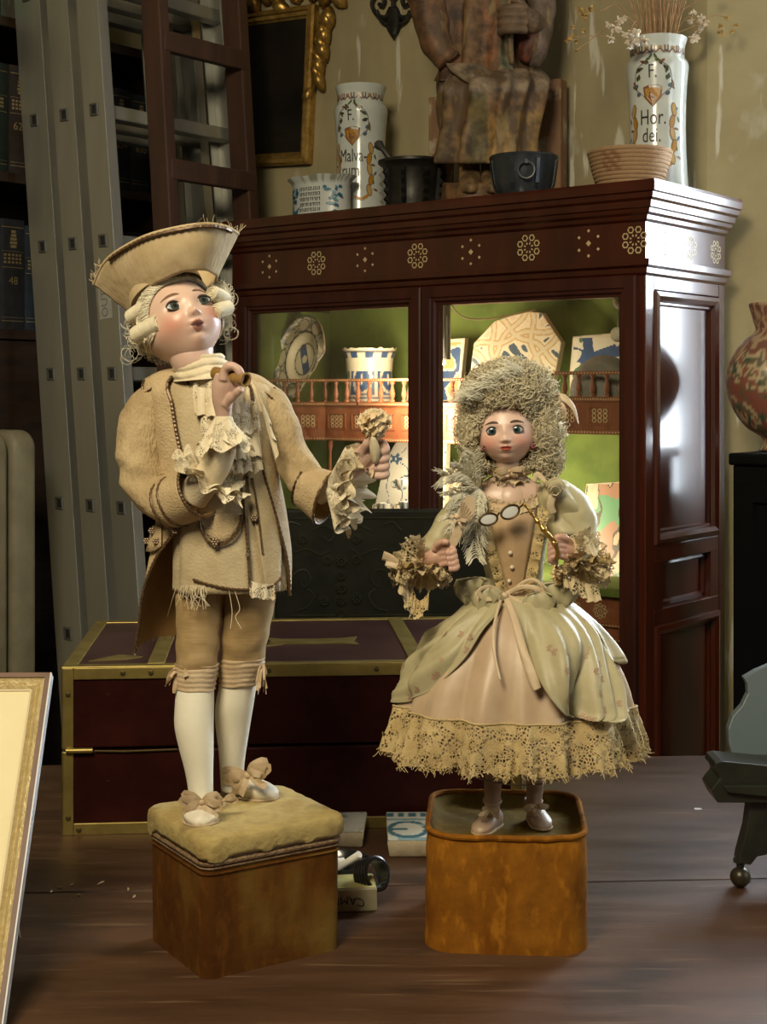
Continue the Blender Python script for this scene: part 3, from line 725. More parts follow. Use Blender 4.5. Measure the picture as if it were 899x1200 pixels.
for k in range(-4, 7):
    z = 1.9795-0.262*k
    if 0.1 < z < 2.95:
        c = WPt(uw, VW, z); b = MB(); b.obox(c+VX*0.010-UX*0.031-ZX*0.020, VX*(W2-0.012), UX*0.02, ZX*0.042); b.build('rung', wl, wlad, smooth=False, bevel=0.003)
# ------------------------------------------------------------------ radiator
rad = mat('radiator_paint', (0.20, 0.175, 0.11), (0.26, 0.23, 0.15), scale=20, rough=0.5)
ur = px2u(45, -0.362); zt = CP(30, 505, -0.42)[1]
rt = thing('radiator', 'beige cast-iron column radiator at the left edge of the photo', 'radiator', CB(ur+0.06, -0.55, 0))
for k in range(6):
    v = -0.42-0.066*k; b = MB(); rings = []
    outline = []
    for i in range(9):
        a = pi/2*i/8; outline.append((ur+0.035-0.035*sin(a), zt-0.035+0.035*cos(a)))
    outline = [(ur+0.16, zt)]+outline+[(ur, 0.05), (ur+0.16, 0.05)]
    for off, ins in ((0.0, 0.012), (0.006, 0.003), (0.014, 0.0), (0.044, 0.0), (0.052, 0.003), (0.058, 0.012)):
        rings.append([CB(u+(ins if u < ur+0.1 else -ins), v+off, z-(ins if z > 0.5 else -ins)) for u, z in outline])
    b.loft(rings, True, (1, 1)); b.build('column', rad, rt)
for z in (0.14, zt-0.08):
    b = MB(); b.tube([CB(ur+0.08, -0.42-0.066*5, z), CB(ur+0.08, -0.40, z)], 0.022, 12); b.build('pipe', rad, rt)
# ------------------------------------------------------------------ gilt framed picture on the back wall
uc_, zc_ = CP(313, 103, WB-0.02)
fw, fh = 0.085*1.15, 0.180
pic = thing('framed_picture', 'dark old painting in a carved gilt frame hanging behind the ladder', 'picture', CB(uc_, WB-0.015, zc_-fh))
rt_ = radians(-3.4)
def PP(x, y, o):
    # x to the right in the picture
    return CB(uc_-(x*cos(rt_)-y*sin(rt_)), WB-0.004-o, zc_+(x*sin(rt_)+y*cos(rt_)))
u_r, u_l = px2u(362, WB), px2u(264, WB); fw = (u_l-u_r)/2*1.02; fh = (CP(313, 16, WB)[1]-CP(313, 196, WB)[1])/2
b = MB(); b.rectloft(PP, -fw, fw, -fh, fh, [(0, 0), (0, 0.016), (0.004, 0.022), (0.012, 0.024), (0.014, 0.019), (0.022, 0.017), (0.024, 0.012), (0.028, 0.010)]); b.build('frame', M['gold'], pic, ang=25)
cv = mat('dark_painting', (0.006, 0.005, 0.004), (0.022, 0.013, 0.007), scale=14, rough=0.4, ramp=(0.4, 0.8))
b = MB(); b.poly([PP(-fw+0.026, -fh+0.026, 0.010), PP(fw-0.026, -fh+0.026, 0.010), PP(fw-0.026, fh-0.026, 0.010), PP(-fw+0.026, fh-0.026, 0.010)]); b.build('canvas', cv, pic, smooth=False)
def leaf(b, P, x, y, ang, L, w, h):
    ex, ey = cos(ang), sin(ang); g = []
    for i in range(7):
        t = i/6; row = []
        for j in (-1, -0.5, 0, 0.5, 1):
            ww = w*sin(pi*min(1, t*0.93+0.07))**0.7*j
            xx = x+ex*L*t-ey*ww; yy = y+ey*L*t+ex*ww
            row.append(P(xx, yy, h*(0.3+0.9*sin(pi*t))*(1-0.6*j*j)+0.25*h*(abs(j) == 0.5)))
        g.append(row)
    b.grid(g)
random.seed(11)
def carve(x, y, ang, L, w): 
    b = MB(); leaf(b, PP, x, y, ang, L, w, 0.022); b.build('carved_leaf', M['gold'], pic, solid=0.004, ang=180)
for k in range(6):
    t = k/5
    carve(fw+0.004+0.030*(1-t)+random.uniform(-0.004, 0.004), fh-0.015-0.165*t, -pi/2+random.uniform(-0.35, 0.35), 0.050, 0.014*(1.3-0.6*t))
    carve(fw+0.002+0.050*(1-t)**2, fh+0.02-0.15*t, -pi/2+0.5+random.uniform(-0.3, 0.3), 0.045, 0.013*(1.2-0.6*t))
    carve(-fw-0.006-0.022*(1-t), fh-0.01-0.15*t, -pi/2-0.3+random.uniform(-0.3, 0.3), 0.045, 0.013*(1.2-0.5*t))
for k in range(11):
    x = -fw-0.02+(2*fw+0.07)*k/10
    carve(x, fh+0.004+0.012*sin(k*1.9), pi/2+random.uniform(-1.1, 1.1), 0.05, 0.015)
    carve(x+0.004, fh+0.03+0.02*abs(sin(k*1.3)), random.uniform(0, pi), 0.045, 0.015)
# ------------------------------------------------------------------ iron ornament on the wall
iro = mat('black_iron', (0.02, 0.02, 0.018), (0.04, 0.038, 0.03), scale=40, rough=0.55, metal=0.4)
orn = thing('wall_ornament', 'black wrought-iron scroll ornament on the wall above the jar', 'ornament', CB(*[px2u(461, WB), WB-0.012, CP(461, 44, WB)[1]]))
def WPx(px, py, o=0.012): u, z = CP(px, py, WB-o); return CB(u, WB-o, z)
def ip(n, pts, r): b = MB(); b.tube(spl([WPx(*p) for p in pts], 8), r, 8); b.build(n, iro, orn)
ip('stem', [(461, -60), (461, -10), (461, 20)], 0.005)
b = MB(); g = []
for i in range(9):
    t = i/8; w_ = 9*sin(pi*(0.12+0.88*t))**0.8; g.append([WPx(461-w_, 8+36*t, 0.008), WPx(461-w_*0.5, 8+36*t, 0.016), WPx(461, 8+36*t, 0.018), WPx(461+w_*0.5, 8+36*t, 0.016), WPx(461+w_, 8+36*t, 0.008)])
b.grid(g); b.build('drop_leaf', iro, orn, solid=0.004)
for s in (-1, 1):
    X = lambda x: 461+s*x
    ip('scroll', [(X(0), 12), (X(10), 20), (X(20), 16), (X(25), 4), (X(19), -6), (X(11), -2), (X(12), 6), (X(17), 5)], 0.0045)
    ip('scroll', [(X(2), 26), (X(9), 28), (X(16), 22), (X(19), 12)], 0.004)
    ip('scroll', [(X(0), 0), (X(12), -12), (X(28), -20), (X(30), -40), (X(16), -44)], 0.0045)
# ------------------------------------------------------------------ things on top of the cabinet
def top(px, v): u = px2u(px, v); return CB(u, v, CT), u, C0.y+v*VX.y+u*UX.y
glz = mat('tin_glaze', (0.60, 0.66, 0.64), (0.70, 0.74, 0.71), scale=20, rough=0.18, coat=0.4, crough=0.08)
INK, LEAF, YEL, RUST, BLUE2 = (0.035, 0.03, 0.025), (0.10, 0.13, 0.04), (0.50, 0.24, 0.025), (0.24, 0.11, 0.05), (0.10, 0.16, 0.22)
def albarello(px, v, R, H, face, words, label):
    c, u, D = top(px, v)
    J = [(0.0, 0.86), (0.0, 0.98), (0.015, 1.0), (0.06, 0.985), (0.14, 0.95), (0.30, 0.91), (0.45, 0.895), (0.6, 0.905), (0.72, 0.94), (0.80, 0.98), (0.83, 0.985), (0.850, 0.96), (0.868, 0.88), (0.89, 0.855), (0.93, 0.86), (0.965, 0.89), (0.985, 0.93), (1.0, 0.94)]
    t = thing('albarello_jar', label, 'jar', c)
    b = MB(); b.lathe([(R*r, H*h) for h, r in J]+[(R*0.88, H), (R*0.80, H*0.93), (R*0.80, H*0.86), (R*0.86, H*0.8), (R*0.8, H*0.3), (R*0.7, 0.01)], c, 56, caps=(1, 1)); b.build('body', glz, t, ang=60)
    prof = [(h*H, r*R) for h, r in J[2:]]
    tocam = atan2(-c.y, -c.x)+face
    def P(x, y, o=0.0007):
        r = interp(y, prof)+o; a = tocam+x/R; return c+V((cos(a)*r, sin(a)*r, y))
    d = MB()
    def blob(x, y, rx, ry, colr, ang=0, n=10, o=0.0007):
        d.poly([P(x+rx*cos(q)*cos(ang)-ry*sin(q)*sin(ang), y+rx*cos(q)*sin(ang)+ry*sin(q)*cos(ang), o) for q in [2*pi*i/n for i in range(n)]], colr)
    def line(pts, wd, colr, o=0.0009):
        p = spl([V((x, y, 0)) for x, y in pts], 6)
        for a, e in zip(p, p[1:]):
            n = V((-(e-a).y, (e-a).x, 0)).normalized()*wd/2
            d.poly([P((a-n).x, (a-n).y, o), P((e-n).x, (e-n).y, o), P((e+n).x, (e+n).y, o), P((a+n).x, (a+n).y, o)], colr)
    s = R/0.0555*1.28
    # shield with a lion face
    sy = 0.625*H
    d.poly([P(x*s, sy+y*s, 0.0008) for x, y in ((-0.0145, 0.011), (-0.006, 0.0135), (0.006, 0.0135), (0.0145, 0.011), (0.0125, -0.004), (0, -0.0165), (-0.0125, -0.004))], RUST)
    d.poly([P(x*s, sy+y*s, 0.0012) for x, y in ((-0.0115, 0.0085), (0, 0.010), (0.0115, 0.0085), (0.0095, -0.003), (0, -0.012), (-0.0095, -0.003))], YEL)
    for x, y, r in ((-0.004, 0.003, 0.0016), (0.004, 0.003, 0.0016), (0, -0.003, 0.0022)): blob(x*s, sy+y*s, r*s, r*s*0.7, RUST, o=0.0015)
    random.seed(int(px))
    for sd in (-1, 1):
        line([(sd*0.010*s, sy+0.045*s), (sd*0.024*s, sy+0.035*s), (sd*0.028*s, sy+0.015*s), (sd*0.022*s, sy)], 0.0012, INK)
        for k in range(9):
            q = k/8; x = sd*(0.004+0.026*q+0.003*sin(k*2))*s; y = sy+(0.048-0.040*q*q+0.004*cos(k*2.4))*s
            blob(x, y, 0.0055*s, 0.0020*s, (LEAF, INK, LEAF, RUST)[k % 4], random.uniform(0, pi))
        for k in range(3): blob(sd*(0.022+0.004*(k == 1))*s, sy+(0.024-0.011*k)*s, 0.0040*s, 0.0030*s, BLUE2 if k else INK, 0.4)
        for k in range(5):      # scroll down the sides
            y = sy-0.020*s-k*0.0165*s; x = sd*(0.031+0.002*cos(k*2.2))*s
            blob(x, y, 0.0050*s, 0.0100*s, RUST, sd*0.2*(-1)**k, 12, 0.0006); blob(x, y, 0.0036*s, 0.0085*s, YEL if k % 2 else (0.55, 0.36, 0.12), sd*0.2*(-1)**k, 12, 0.0010)
        for k in range(6): blob(sd*(0.037+0.004*(k % 2))*s, sy-(0.02+0.013*k)*s, 0.0045*s, 0.0018*s, (BLUE2, LEAF, RUST)[k % 3], 1.0+k)
        line([(sd*0.012*s, sy-0.003*s), (sd*0.022*s, sy+0.006*s), (sd*0.032*s, sy+0.012*s)], 0.0011, RUST)
        line([(sd*0.004*s, sy-0.096*s), (sd*0.016*s, sy-0.100*s), (sd*0.027*s, sy-0.094*s)], 0.005*s, YEL)
    for k in range(6):      # palmettes round the neck
        x = (k-2.5)*0.021*s; y = 0.905*H
        line([(x-0.008*s, y+0.006*s), (x-0.007*s, y-0.004*s), (x, y+0.001*s), (x+0.007*s, y-0.004*s), (x+0.008*s, y+0.006*s)], 0.0022*s, RUST)
        blob(x, y+0.003*s, 0.004*s, 0.0022*s, (0.45, 0.30, 0.14)); blob(x+0.0105*s, y-0.002*s, 0.0022*s, 0.0022*s, BLUE2)
    d.build('painted_garland', M['paint'], t, smooth=False)
    for txt, y, size, sx, xo in words:
        d = MB(); put_text(d, txt, size*s*0.88, lambda x, yy: P(x, yy, 0.0010), xo*s, y*H, sx, INK); d.build('lettering', M['paint'], t, smooth=False)
    return c, t
albarello(423, 0.20, 0.0565, 0.288, radians(-20), [('F.', 0.765, 0.028, 0.75, -0.002), ('Malva-', 0.48, 0.033, 0.68, 0.0), ('rum', 0.375, 0.033, 0.72, -0.004)], 'white apothecary jar lettered Malvarum behind the small blue tub')
cj, jt = albarello(770.5, 0.215, 0.0562, 0.288, radians(-9), [('F.', 0.765, 0.030, 0.75, 0.0), ('Hor.', 0.485, 0.034, 0.72, 0.0), ('dei.', 0.375, 0.032, 0.72, -0.002)], 'white apothecary jar lettered Hordei holding dried flowers')
# oval blue and white tub
c, u, D = top(377, 0.095)
tub = thing('faience_tub', 'oval blue and white faience tub with wavy rim', 'tub', c)
def tubp(a, h, r, wav=0): return c-UX*(r*cos(a))-VX*(r*0.62*sin(a))+ZX*(h+wav)
b = MB(); rings = []; cs = []; n = 96
for h, r, wv in ((0, 0.066, 0), (0.006, 0.069, 0), (0.02, 0.067, 0), (0.05, 0.067, 0), (0.072, 0.068, 0), (0.080, 0.072, 0.3), (0.086, 0.080, 1), (0.089, 0.082, 1), (0.089, 0.078, 1), (0.080, 0.064, 0.2), (0.02, 0.060, 0)):
    rings.append([tubp(2*pi*j/n, h, r, 0.0011*wv*sin(14*pi*j/n)) for j in range(n)])
    for j in range(n):
        a = 2*pi*j/n; cs.append((0.33, 0.35, 0.27) if h > 0.079 and nz(cos(a)*9, sin(a)*9) > 0.1 else (0.66, 0.70, 0.68))
b.loft(rings, True, (1, 1), cs); b.build('body', M['paint'], tub, ang=60)
d = MB(); random.seed(5)
def TP(x, y, o=0.0008):
    a = pi/2+x/0.055; r = 0.0675+o; return tubp(a, y, r)+(-VX*o)
for k in range(60):
    sd = random.choice((-1, 1)); x = sd*random.uniform(0.026, 0.066); y = random.uniform(0.012, 0.066)
    L_, w_ = random.uniform(0.004, 0.012), random.uniform(0.0015, 0.004); a = random.uniform(0, pi)
    d.poly([TP(x+L_*cos(q)*cos(a)-w_*sin(q)*sin(a), y+L_*cos(q)*sin(a)*0.8+w_*sin(q)*cos(a)) for q in [2*pi*i/8 for i in range(8)]], random.choice(((0.03, 0.16, 0.26), (0.06, 0.28, 0.38), (0.03, 0.10, 0.20))))
d.poly([TP(-0.07, 0.0085), TP(-0.035, 0.0085), TP(0, 0.0085), TP(0.035, 0.0085), TP(0.07, 0.0085), TP(0.07, 0.010), TP(0.035, 0.010), TP(0, 0.010), TP(-0.035, 0.010), TP(-0.07, 0.010)], (0.08, 0.25, 0.35))
for ln in range(5):
    x = -0.024
    while x < 0.018:
        wd = random.uniform(0.0025, 0.005); y = 0.060-ln*0.0105
        d.poly([TP(x, y), TP(x+0.0012, y), TP(x+0.0012, y+0.0065), TP(x, y+0.0065)], INK)
        if random.random() < 0.8: d.poly([TP(x, y+0.005), TP(x+wd*0.7, y+0.005), TP(x+wd*0.7, y+0.0062), TP(x, y+0.0062)], INK)
        if random.random() < 0.6: d.poly([TP(x, y), TP(x+wd*0.7, y), TP(x+wd*0.7, y+0.0012), TP(x, y+0.0012)], INK)
        x += wd
d.build('painted_decoration', M['paint'], tub, smooth=False)
# bronze mortar with fins and pestle
bron = mat('dark_bronze', (0.018, 0.018, 0.016), (0.045, 0.042, 0.034), scale=30, rough=0.42, metal=0.6, bump=0.15, bscale=80)
c, u, D = top(484, 0.085); s = D/F
mo = thing('bronze_mortar', 'dark bronze mortar with serrated fins and a flared rim', 'mortar', c)
b = MB(); b.lathe([(30*s, 0), (33*s, 3*s), (33*s, 8*s), (31*s, 12*s), (32*s, 30*s), (34*s, 48*s), (36*s, 53*s), (41*s, 57*s), (41*s, 60*s), (38*s, 61*s), (33*s, 54*s), (29*s, 12*s)], c, 40); b.build('bowl', bron, mo, ang=40)
for k in range(9):
    a = 2*pi*k/9+0.2; d_ = V((cos(a), sin(a), 0)); t_ = V((-sin(a), cos(a), 0)); b = MB()
    pr = [(30, 6)]+[(33+(6 if q % 2 else 1.5)+q*0.25, 8+q*5.2) for q in range(9)]+[(31, 50)]
    b.prism([(x*s, y*s) for x, y in pr], c-t_*2.2*s, d_, ZX, t_*4.4*s); b.build('fin', bron, mo, smooth=False)
b = MB(); b.tube([S(441, 166, D+0.02), S(443.5, 169, D+0.02), S(445.5, 171.5, D+0.02), S(449, 175, D+0.02), S(462, 192, D+0.02), S(484, 222, D+0.01)], [3*s, 6.5*s, 5.5*s, 3.4*s, 4*s, 6*s], 12)
tag(b.build('pestle', mat('worn_metal', (0.07, 0.068, 0.06), (0.12, 0.115, 0.10), scale=40, rough=0.45, metal=0.6)), 'metal pestle standing in the finned bronze mortar', 'pestle')
# blue-grey iron mortar with a ring
c, u, D = top(614, 0.045); s = D/F
blk = mat('blued_iron', (0.035, 0.042, 0.05), (0.06, 0.07, 0.08), scale=30, rough=0.35, metal=0.5, coat=0.2)
m2 = thing('iron_mortar', 'low blue-black iron mortar with a hanging ring handle', 'mortar', c)
b = MB(); b.lathe([(28*s, 0), (32*s, 2*s), (36*s, 14*s), (38.5*s, 30*s), (40*s, 44*s), (41*s, 47*s), (40*s, 49*s), (37*s, 47*s), (33*s, 20*s)], c, 40); b.build('bowl', blk, m2, ang=40)
tc_ = atan2(-c.y, -c.x)
for k in range(8):
    a = tc_+0.42+2*pi*k/8; d_ = V((cos(a), sin(a), 0)); t_ = V((-sin(a), cos(a), 0)); b = MB()
    b.prism([(30*s, 1*s), (38*s, 14*s), (40.5*s, 30*s), (42*s, 42*s), (36*s, 44*s)], c-t_*2.6*s, d_, ZX, t_*5.2*s); b.build('rib', blk, m2, smooth=False, bevel=0.0008)
a = tc_+0.06; d_ = V((cos(a), sin(a), 0)); t_ = V((-sin(a), cos(a), 0)); rc = c+d_*42*s+ZX*27*s
b = MB(); b.tube([rc+d_*1.5*s+(t_*cos(q)+ZX*sin(q))*9.5*s for q in [2*pi*i/24 for i in range(25)]], 1.3*s, 8, False); b.build('ring', mat('steel_ring', (0.16, 0.17, 0.17), rough=0.35, metal=0.8), m2)
b = MB(); b.obox(c+d_*38*s-t_*2*s+ZX*34*s, t_*4*s, d_*7*s, ZX*6*s); b.build('lug', blk, m2, bevel=0.0008)
# coiled basket
c, u, D = top(738, 0.07); s = D/F
bask = mat('straw_coil', (0.9, 0.9, 0.9), (1, 1, 1), scale=160, rough=0.85, vcol=True, bump=0.5, bscale=400)
bt = thing('coiled_basket', 'small coiled straw basket standing before the flower jar', 'basket', c)
for k in range(10):
    r = (34+13.0*(k/9)**0.75)*s; z = (2.3+4.55*k)*s; b = MB(); rings = []; cs = []; n = 72; m = 8
    for j in range(n):
        a = 2*pi*j/n; e = V((cos(a), sin(a), 0)); rr = 2.75*s*(1+0.10*(j % 2))
        rings.append([c+e*(r+rr*cos(2*pi*i/m))+ZX*(z+rr*sin(2*pi*i/m)) for i in range(m)])
        dx = ((a-2.9) % (2*pi)); dark = 0.55 < ((a-tc_) % (2*pi)-4.9) % 9 < 1.05 and 3 < k < 9 and (j+k) % 3
        cs += [(0.28, 0.14, 0.07) if dark else (0.40+0.06*nz(j*0.7, k), 0.25, 0.13)]*m
    rings.append(rings[0]); cs += cs[:m]
    b.loft(rings, True, (0, 0), cs); b.build('coil', bask, bt)
b = MB(); b.lathe([(33*s, 0), (33*s, 1.5*s)], c, 32, col=(0.35, 0.22, 0.11)); b.build('base', bask, bt)
# ------------------------------------------------------------------ polychrome wooden statue
stw = mat('worn_polychrome', (0.30, 0.28, 0.26), (1.35, 1.25, 1.05), scale=34, detail=6, rough=0.6, vcol=True, bump=0.5, bscale=50, bstretch=(1, 1, 0.35),
          extra=chain(speck((0.10, 0.06, 0.03), 24, 0.54, 0.62, (1, 1, 0.4), 0.85), speck((0.34, 0.24, 0.10), 30, 0.62, 0.68, (1, 1, 0.35), 0.6)))
DS = top(572, 0.16)[2]
stt = thing('wooden_saint', 'carved wooden seated saint statue with worn paint and gilding', 'statue', V((S(572, 200, DS).x, DS, CT)))
def SS(px, py, d): return S(px, py, DS+d*DS/F)
def sring(cx, py, rx, ry, n, fold, seed, ph=0, tw=0):
    out = []
    for j in range(n):
        a = 2*pi*j/n; k = 1+fold*(1.1*(abs(sin(3.5*a+seed+0.012*py+0.8*sin(2*a)))**0.7-0.6)+0.5*sin(11*a+seed*2+py*0.03)+0.9*nz(cos(a)*2.2, sin(a)*2.2, seed+py*0.02))
        out.append(SS(cx+rx*k*sin(a), py, -ry*k*cos(a)+ph))
    return out
def sloft(name, rows, colr, fold, seed, n=64, caps=(1, 1)):
    b = MB(); rings = []; cs = []
    for (py, cx, rx, ry, dd) in rows:
        rings.append(sring(cx, py, rx, ry, n, fold, seed, dd))
        for j in range(n):
            a = 2*pi*j/n; cs.append(colr(a, py) if callable(colr) else colr)
    b.loft(rings, True, caps, cs); return b.build(name, stw, stt, ang=180)
def dense(rows, k=5):
    t = [V((r[0], r[1], r[2])) for r in rows]; q = [V((r[3], r[4], 0)) for r in rows]
    return [(a.x, a.y, a.z, e.x, e.y) for a, e in zip(spl(t, k), spl(q, k))]
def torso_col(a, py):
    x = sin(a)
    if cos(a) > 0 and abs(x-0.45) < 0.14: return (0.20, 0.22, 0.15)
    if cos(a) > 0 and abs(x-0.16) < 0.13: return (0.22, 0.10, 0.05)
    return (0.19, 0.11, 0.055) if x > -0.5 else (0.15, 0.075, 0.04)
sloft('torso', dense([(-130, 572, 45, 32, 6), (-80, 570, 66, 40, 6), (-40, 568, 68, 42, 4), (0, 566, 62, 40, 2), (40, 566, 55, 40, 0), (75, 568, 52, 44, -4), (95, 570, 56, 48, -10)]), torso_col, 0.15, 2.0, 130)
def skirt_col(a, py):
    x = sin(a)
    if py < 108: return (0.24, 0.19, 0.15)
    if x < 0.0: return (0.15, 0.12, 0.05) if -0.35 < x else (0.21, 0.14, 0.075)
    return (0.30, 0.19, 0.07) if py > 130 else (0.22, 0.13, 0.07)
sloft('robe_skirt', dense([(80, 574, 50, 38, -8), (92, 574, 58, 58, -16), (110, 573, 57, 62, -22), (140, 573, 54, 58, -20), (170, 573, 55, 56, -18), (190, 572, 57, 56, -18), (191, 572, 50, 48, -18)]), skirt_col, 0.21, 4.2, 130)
sloft('mantle_fold', dense([(74, 542, 20, 12, -46), (84, 551, 23, 14, -56), (97, 565, 19, 15, -63), (104, 572, 11, 9, -62)]), (0.24, 0.19, 0.14), 0.10, 1.2, 24)
for (px, nm) in ((551, 0), (577, 1)):
    sloft('lower_leg', dense([(176, px, 13, 14, -28), (195, px-1, 12, 13, -32), (207, px, 13, 20, -40), (217, px+1, 14, 26, -48), (226, px+1, 13, 24, -48)], 3), (0.24, 0.16, 0.085), 0.05, px, 24)
sloft('pedestal', dense([(214, 562, 42, 55, -10), (217, 562, 44, 58, -10), (238, 562, 46, 60, -10), (250, 562, 46, 60, -10)], 2), (0.18, 0.10, 0.05), 0.02, 3.0, 32)
# arms
def arm(name, pts, rad, colr, fold=0.12):
    b = MB(); P = spl([SS(*p) for p in pts], 6); R_ = spl1([r*DS/F for r in rad], 6); b.tube(P, R_, 18, True, col=colr)
    for i, v_ in enumerate(b.v): b.v[i] = v_+V((0, 0, 0))+V((nz(v_.x*60, v_.z*40, 1), nz(v_.z*50, v_.x*60, 2), 0))*0.004*fold/0.12
    return b.build(name, stw, stt, ang=180)
arm('sleeve', [(512, -70, -5), (500, -20, -18), (505, 25, -30), (513, 55, -34), (527, 72, -40)], [24, 24, 20, 17, 15], (0.16, 0.085, 0.045))
arm('sleeve', [(628, -70, -5), (634, -20, -18), (636, 20, -30), (632, 55, -34), (626, 78, -30)], [22, 20, 14, 12, 7], (0.17, 0.13, 0.12))
arm('sleeve_lining', [(618, 20, -30), (622, 50, -34), (612, 72, -34)], [11, 14, 6], (0.16, 0.045, 0.03))
arm('staff', [(599, -70, -50), (598, 40, -48), (600, 75, -46)], [5, 4, 3], (0.22, 0.15, 0.08), 0.03)
b = MB()
b.tube([SS(631, 30, -36), SS(622, 26, -46), SS(610, 22, -52)], [12*DS/F, 15*DS/F, 14*DS/F], 14, col=(0.24, 0.17, 0.11))
for k in range(4):
    y = 9+k*8.5
    b.tube(spl([SS(617, y+1, -62), SS(603, y, -66), SS(590, y+1, -60), (SS(587, y+3, -46))], 4), [4.9*DS/F]*13, 10, col=(0.24, 0.17, 0.11))
b.tube(spl([SS(622, 20, -58), SS(610, 3, -60), SS(600, -1, -58)], 4), [5*DS/F]*9, 10, col=(0.24, 0.17, 0.11))
b.build('hand', mat('statue_hand', (0.10, 0.065, 0.04), (0.20, 0.13, 0.08), scale=40, rough=0.6), stt, remesh=0.0012)
thr = mat('throne_wood', (0.15, 0.075, 0.035), (0.28, 0.15, 0.075), scale=8, rough=0.7, stretch=(2, 2, 0.4), bump=0.3, bscale=30, bstretch=(2, 2, 0.3), extra=speck((0.45, 0.38, 0.27), 30, 0.55, 0.62, (1, 1, 0.5), 0.75))
for (a, c_, y0, d0, nm) in ((628, 657, 93, 28, 'throne_side'), (502, 524, 114, 40, 'throne_side')):
    p0 = SS(a, y0, d0); w_ = (c_-a)*DS/F; h_ = p0.z-CT
    b = MB(); b.obox(V((p0.x, p0.y, CT)), V((w_, -0.012, 0)), V((0.016, 0.030, 0)), ZX*h_); b.build(nm, thr, stt, bevel=0.002)
# ------------------------------------------------------------------ dried flowers in the jar
stemm = mat('dried_stem', (0.36, 0.20, 0.10), (0.52, 0.34, 0.18), scale=80, rough=0.85)
flm = mat('dried_petals', (0.62, 0.52, 0.40), (0.78, 0.70, 0.58), scale=120, rough=0.9)
fly = mat('dried_yellow_petals', (0.42, 0.26, 0.07), (0.55, 0.38, 0.14), scale=120, rough=0.9)
DJ = cj.y; rim = cj+ZX*0.286
bq = thing('dried_bouquet', 'bunch of dried stems and papery flowers in the lettered jar', 'dried flowers', cj+ZX*0.02)
random.seed(21)
for k in range(64):
    a = random.uniform(0, 2*pi); r = 0.036*sqrt(random.random())
    p0 = cj+V((cos(a)*r*0.5, sin(a)*r*0.5, 0.12)); p1 = rim+V((cos(a)*r, sin(a)*r, 0)); sp = random.uniform(0.8, 2.6)
    p2 = rim+V((cos(a)*r*sp+random.uniform(-0.016, 0.016), sin(a)*r*sp*0.7, random.uniform(0.08, 0.2)))
    b = MB(); b.tube(spl([p0, p1, p2], 4), [0.0011]*5+[0.0009, 0.0008, 0.0007, 0.0006], 5); b.build('stem', stemm, bq)
def SJ(px, py, d=0): return S(px, py, DJ+d)
def sprig(pts, blooms, m, r=0.0008):
    b = MB(); b.tube(spl([SJ(*p) for p in pts], 6), r, 5); st_ = b.build('stem', stemm, bq)
    for px, py, d, R_ in blooms:
        b = MB(); c = SJ(px, py, d)
        for q in range(9):
            v_ = V((random.gauss(0, 1), random.gauss(0, 1), random.gauss(0, 1))).normalized(); s1 = v_.orthogonal().normalized(); s2 = v_.cross(s1)
            R2 = R_*DJ/F
            g = [[c+v_*R2*(0.15+0.85*i/3)+(s1*cos(0.2)+s2*sin(0.2))*R2*0.42*j*sin(pi*(0.2+0.65*i/3))+s2*R2*0.15*(j*j) for j in (-1, 0, 1)] for i in range(4)]
            b.grid(g)
        b.ball(c, R_*DJ/F*0.4, 6); b.build('blossom', m, st_)
rj = (752, 40, -0.03)
sprig([rj, (735, 20, -0.06), (722, 30, -0.08)], [(722, 33, -0.08, 7), (716, 45, -0.08, 6), (726, 24, -0.07, 6), (713, 29, -0.06, 5)], flm)
sprig([rj, (745, 25, -0.06), (738, 42, -0.09), (740, 52, -0.09)], [(739, 46, -0.09, 8), (748, 48, -0.09, 6), (756, 47, -0.09, 6), (742, 38, -0.08, 6), (733, 40, -0.08, 6), (739, 55, -0.09, 5), (749, 37, -0.08, 6), (730, 22, -0.07, 5)], flm)
sprig([rj, (726, 6, -0.05), (706, 12, -0.07), (692, 14, -0.07)], [(691, 12, -0.07, 6), (684, 17, -0.07, 6), (680, 10, -0.07, 4), (686, 22, -0.07, 3)], fly)
sprig([(730, 44, -0.04), (712, 43, -0.07), (690, 42, -0.07), (672, 44, -0.08)], [(669, 44, -0.08, 5), (675, 48, -0.08, 4), (672, 31, -0.08, 4), (684, 36, -0.08, 3), (676, 60, -0.08, 3)], fly)
sprig([(712, 30, -0.05), (688, 50, -0.07), (676, 58, -0.07)], [(665, 47, -0.07, 4)], fly)
rj2 = (790, 40, 0.0)
sprig([rj2, (806, 20, 0.0), (818, 30, 0.0), (815, 42, 0)], [(814, 44, 0, 7), (820, 36, 0, 6), (824, 30, 0, 6), (822, 22, 0, 6), (812, 15, 0, 5), (828, 25, 0, 4), (810, 24, 0, 5)], flm)
sprig([rj2, (820, 28, 0.0), (836, 18, 0), (850, 20, 0.0)], [(846, 38, 0, 6), (852, 21, 0, 4), (862, 29, 0, 4), (858, 36, 0, 4), (844, 30, 0, 4)], fly)
sprig([(775, 40, 0), (800, 12, 0), (835, -8, 0.0)], [(840, -10, 0, 5)], fly)
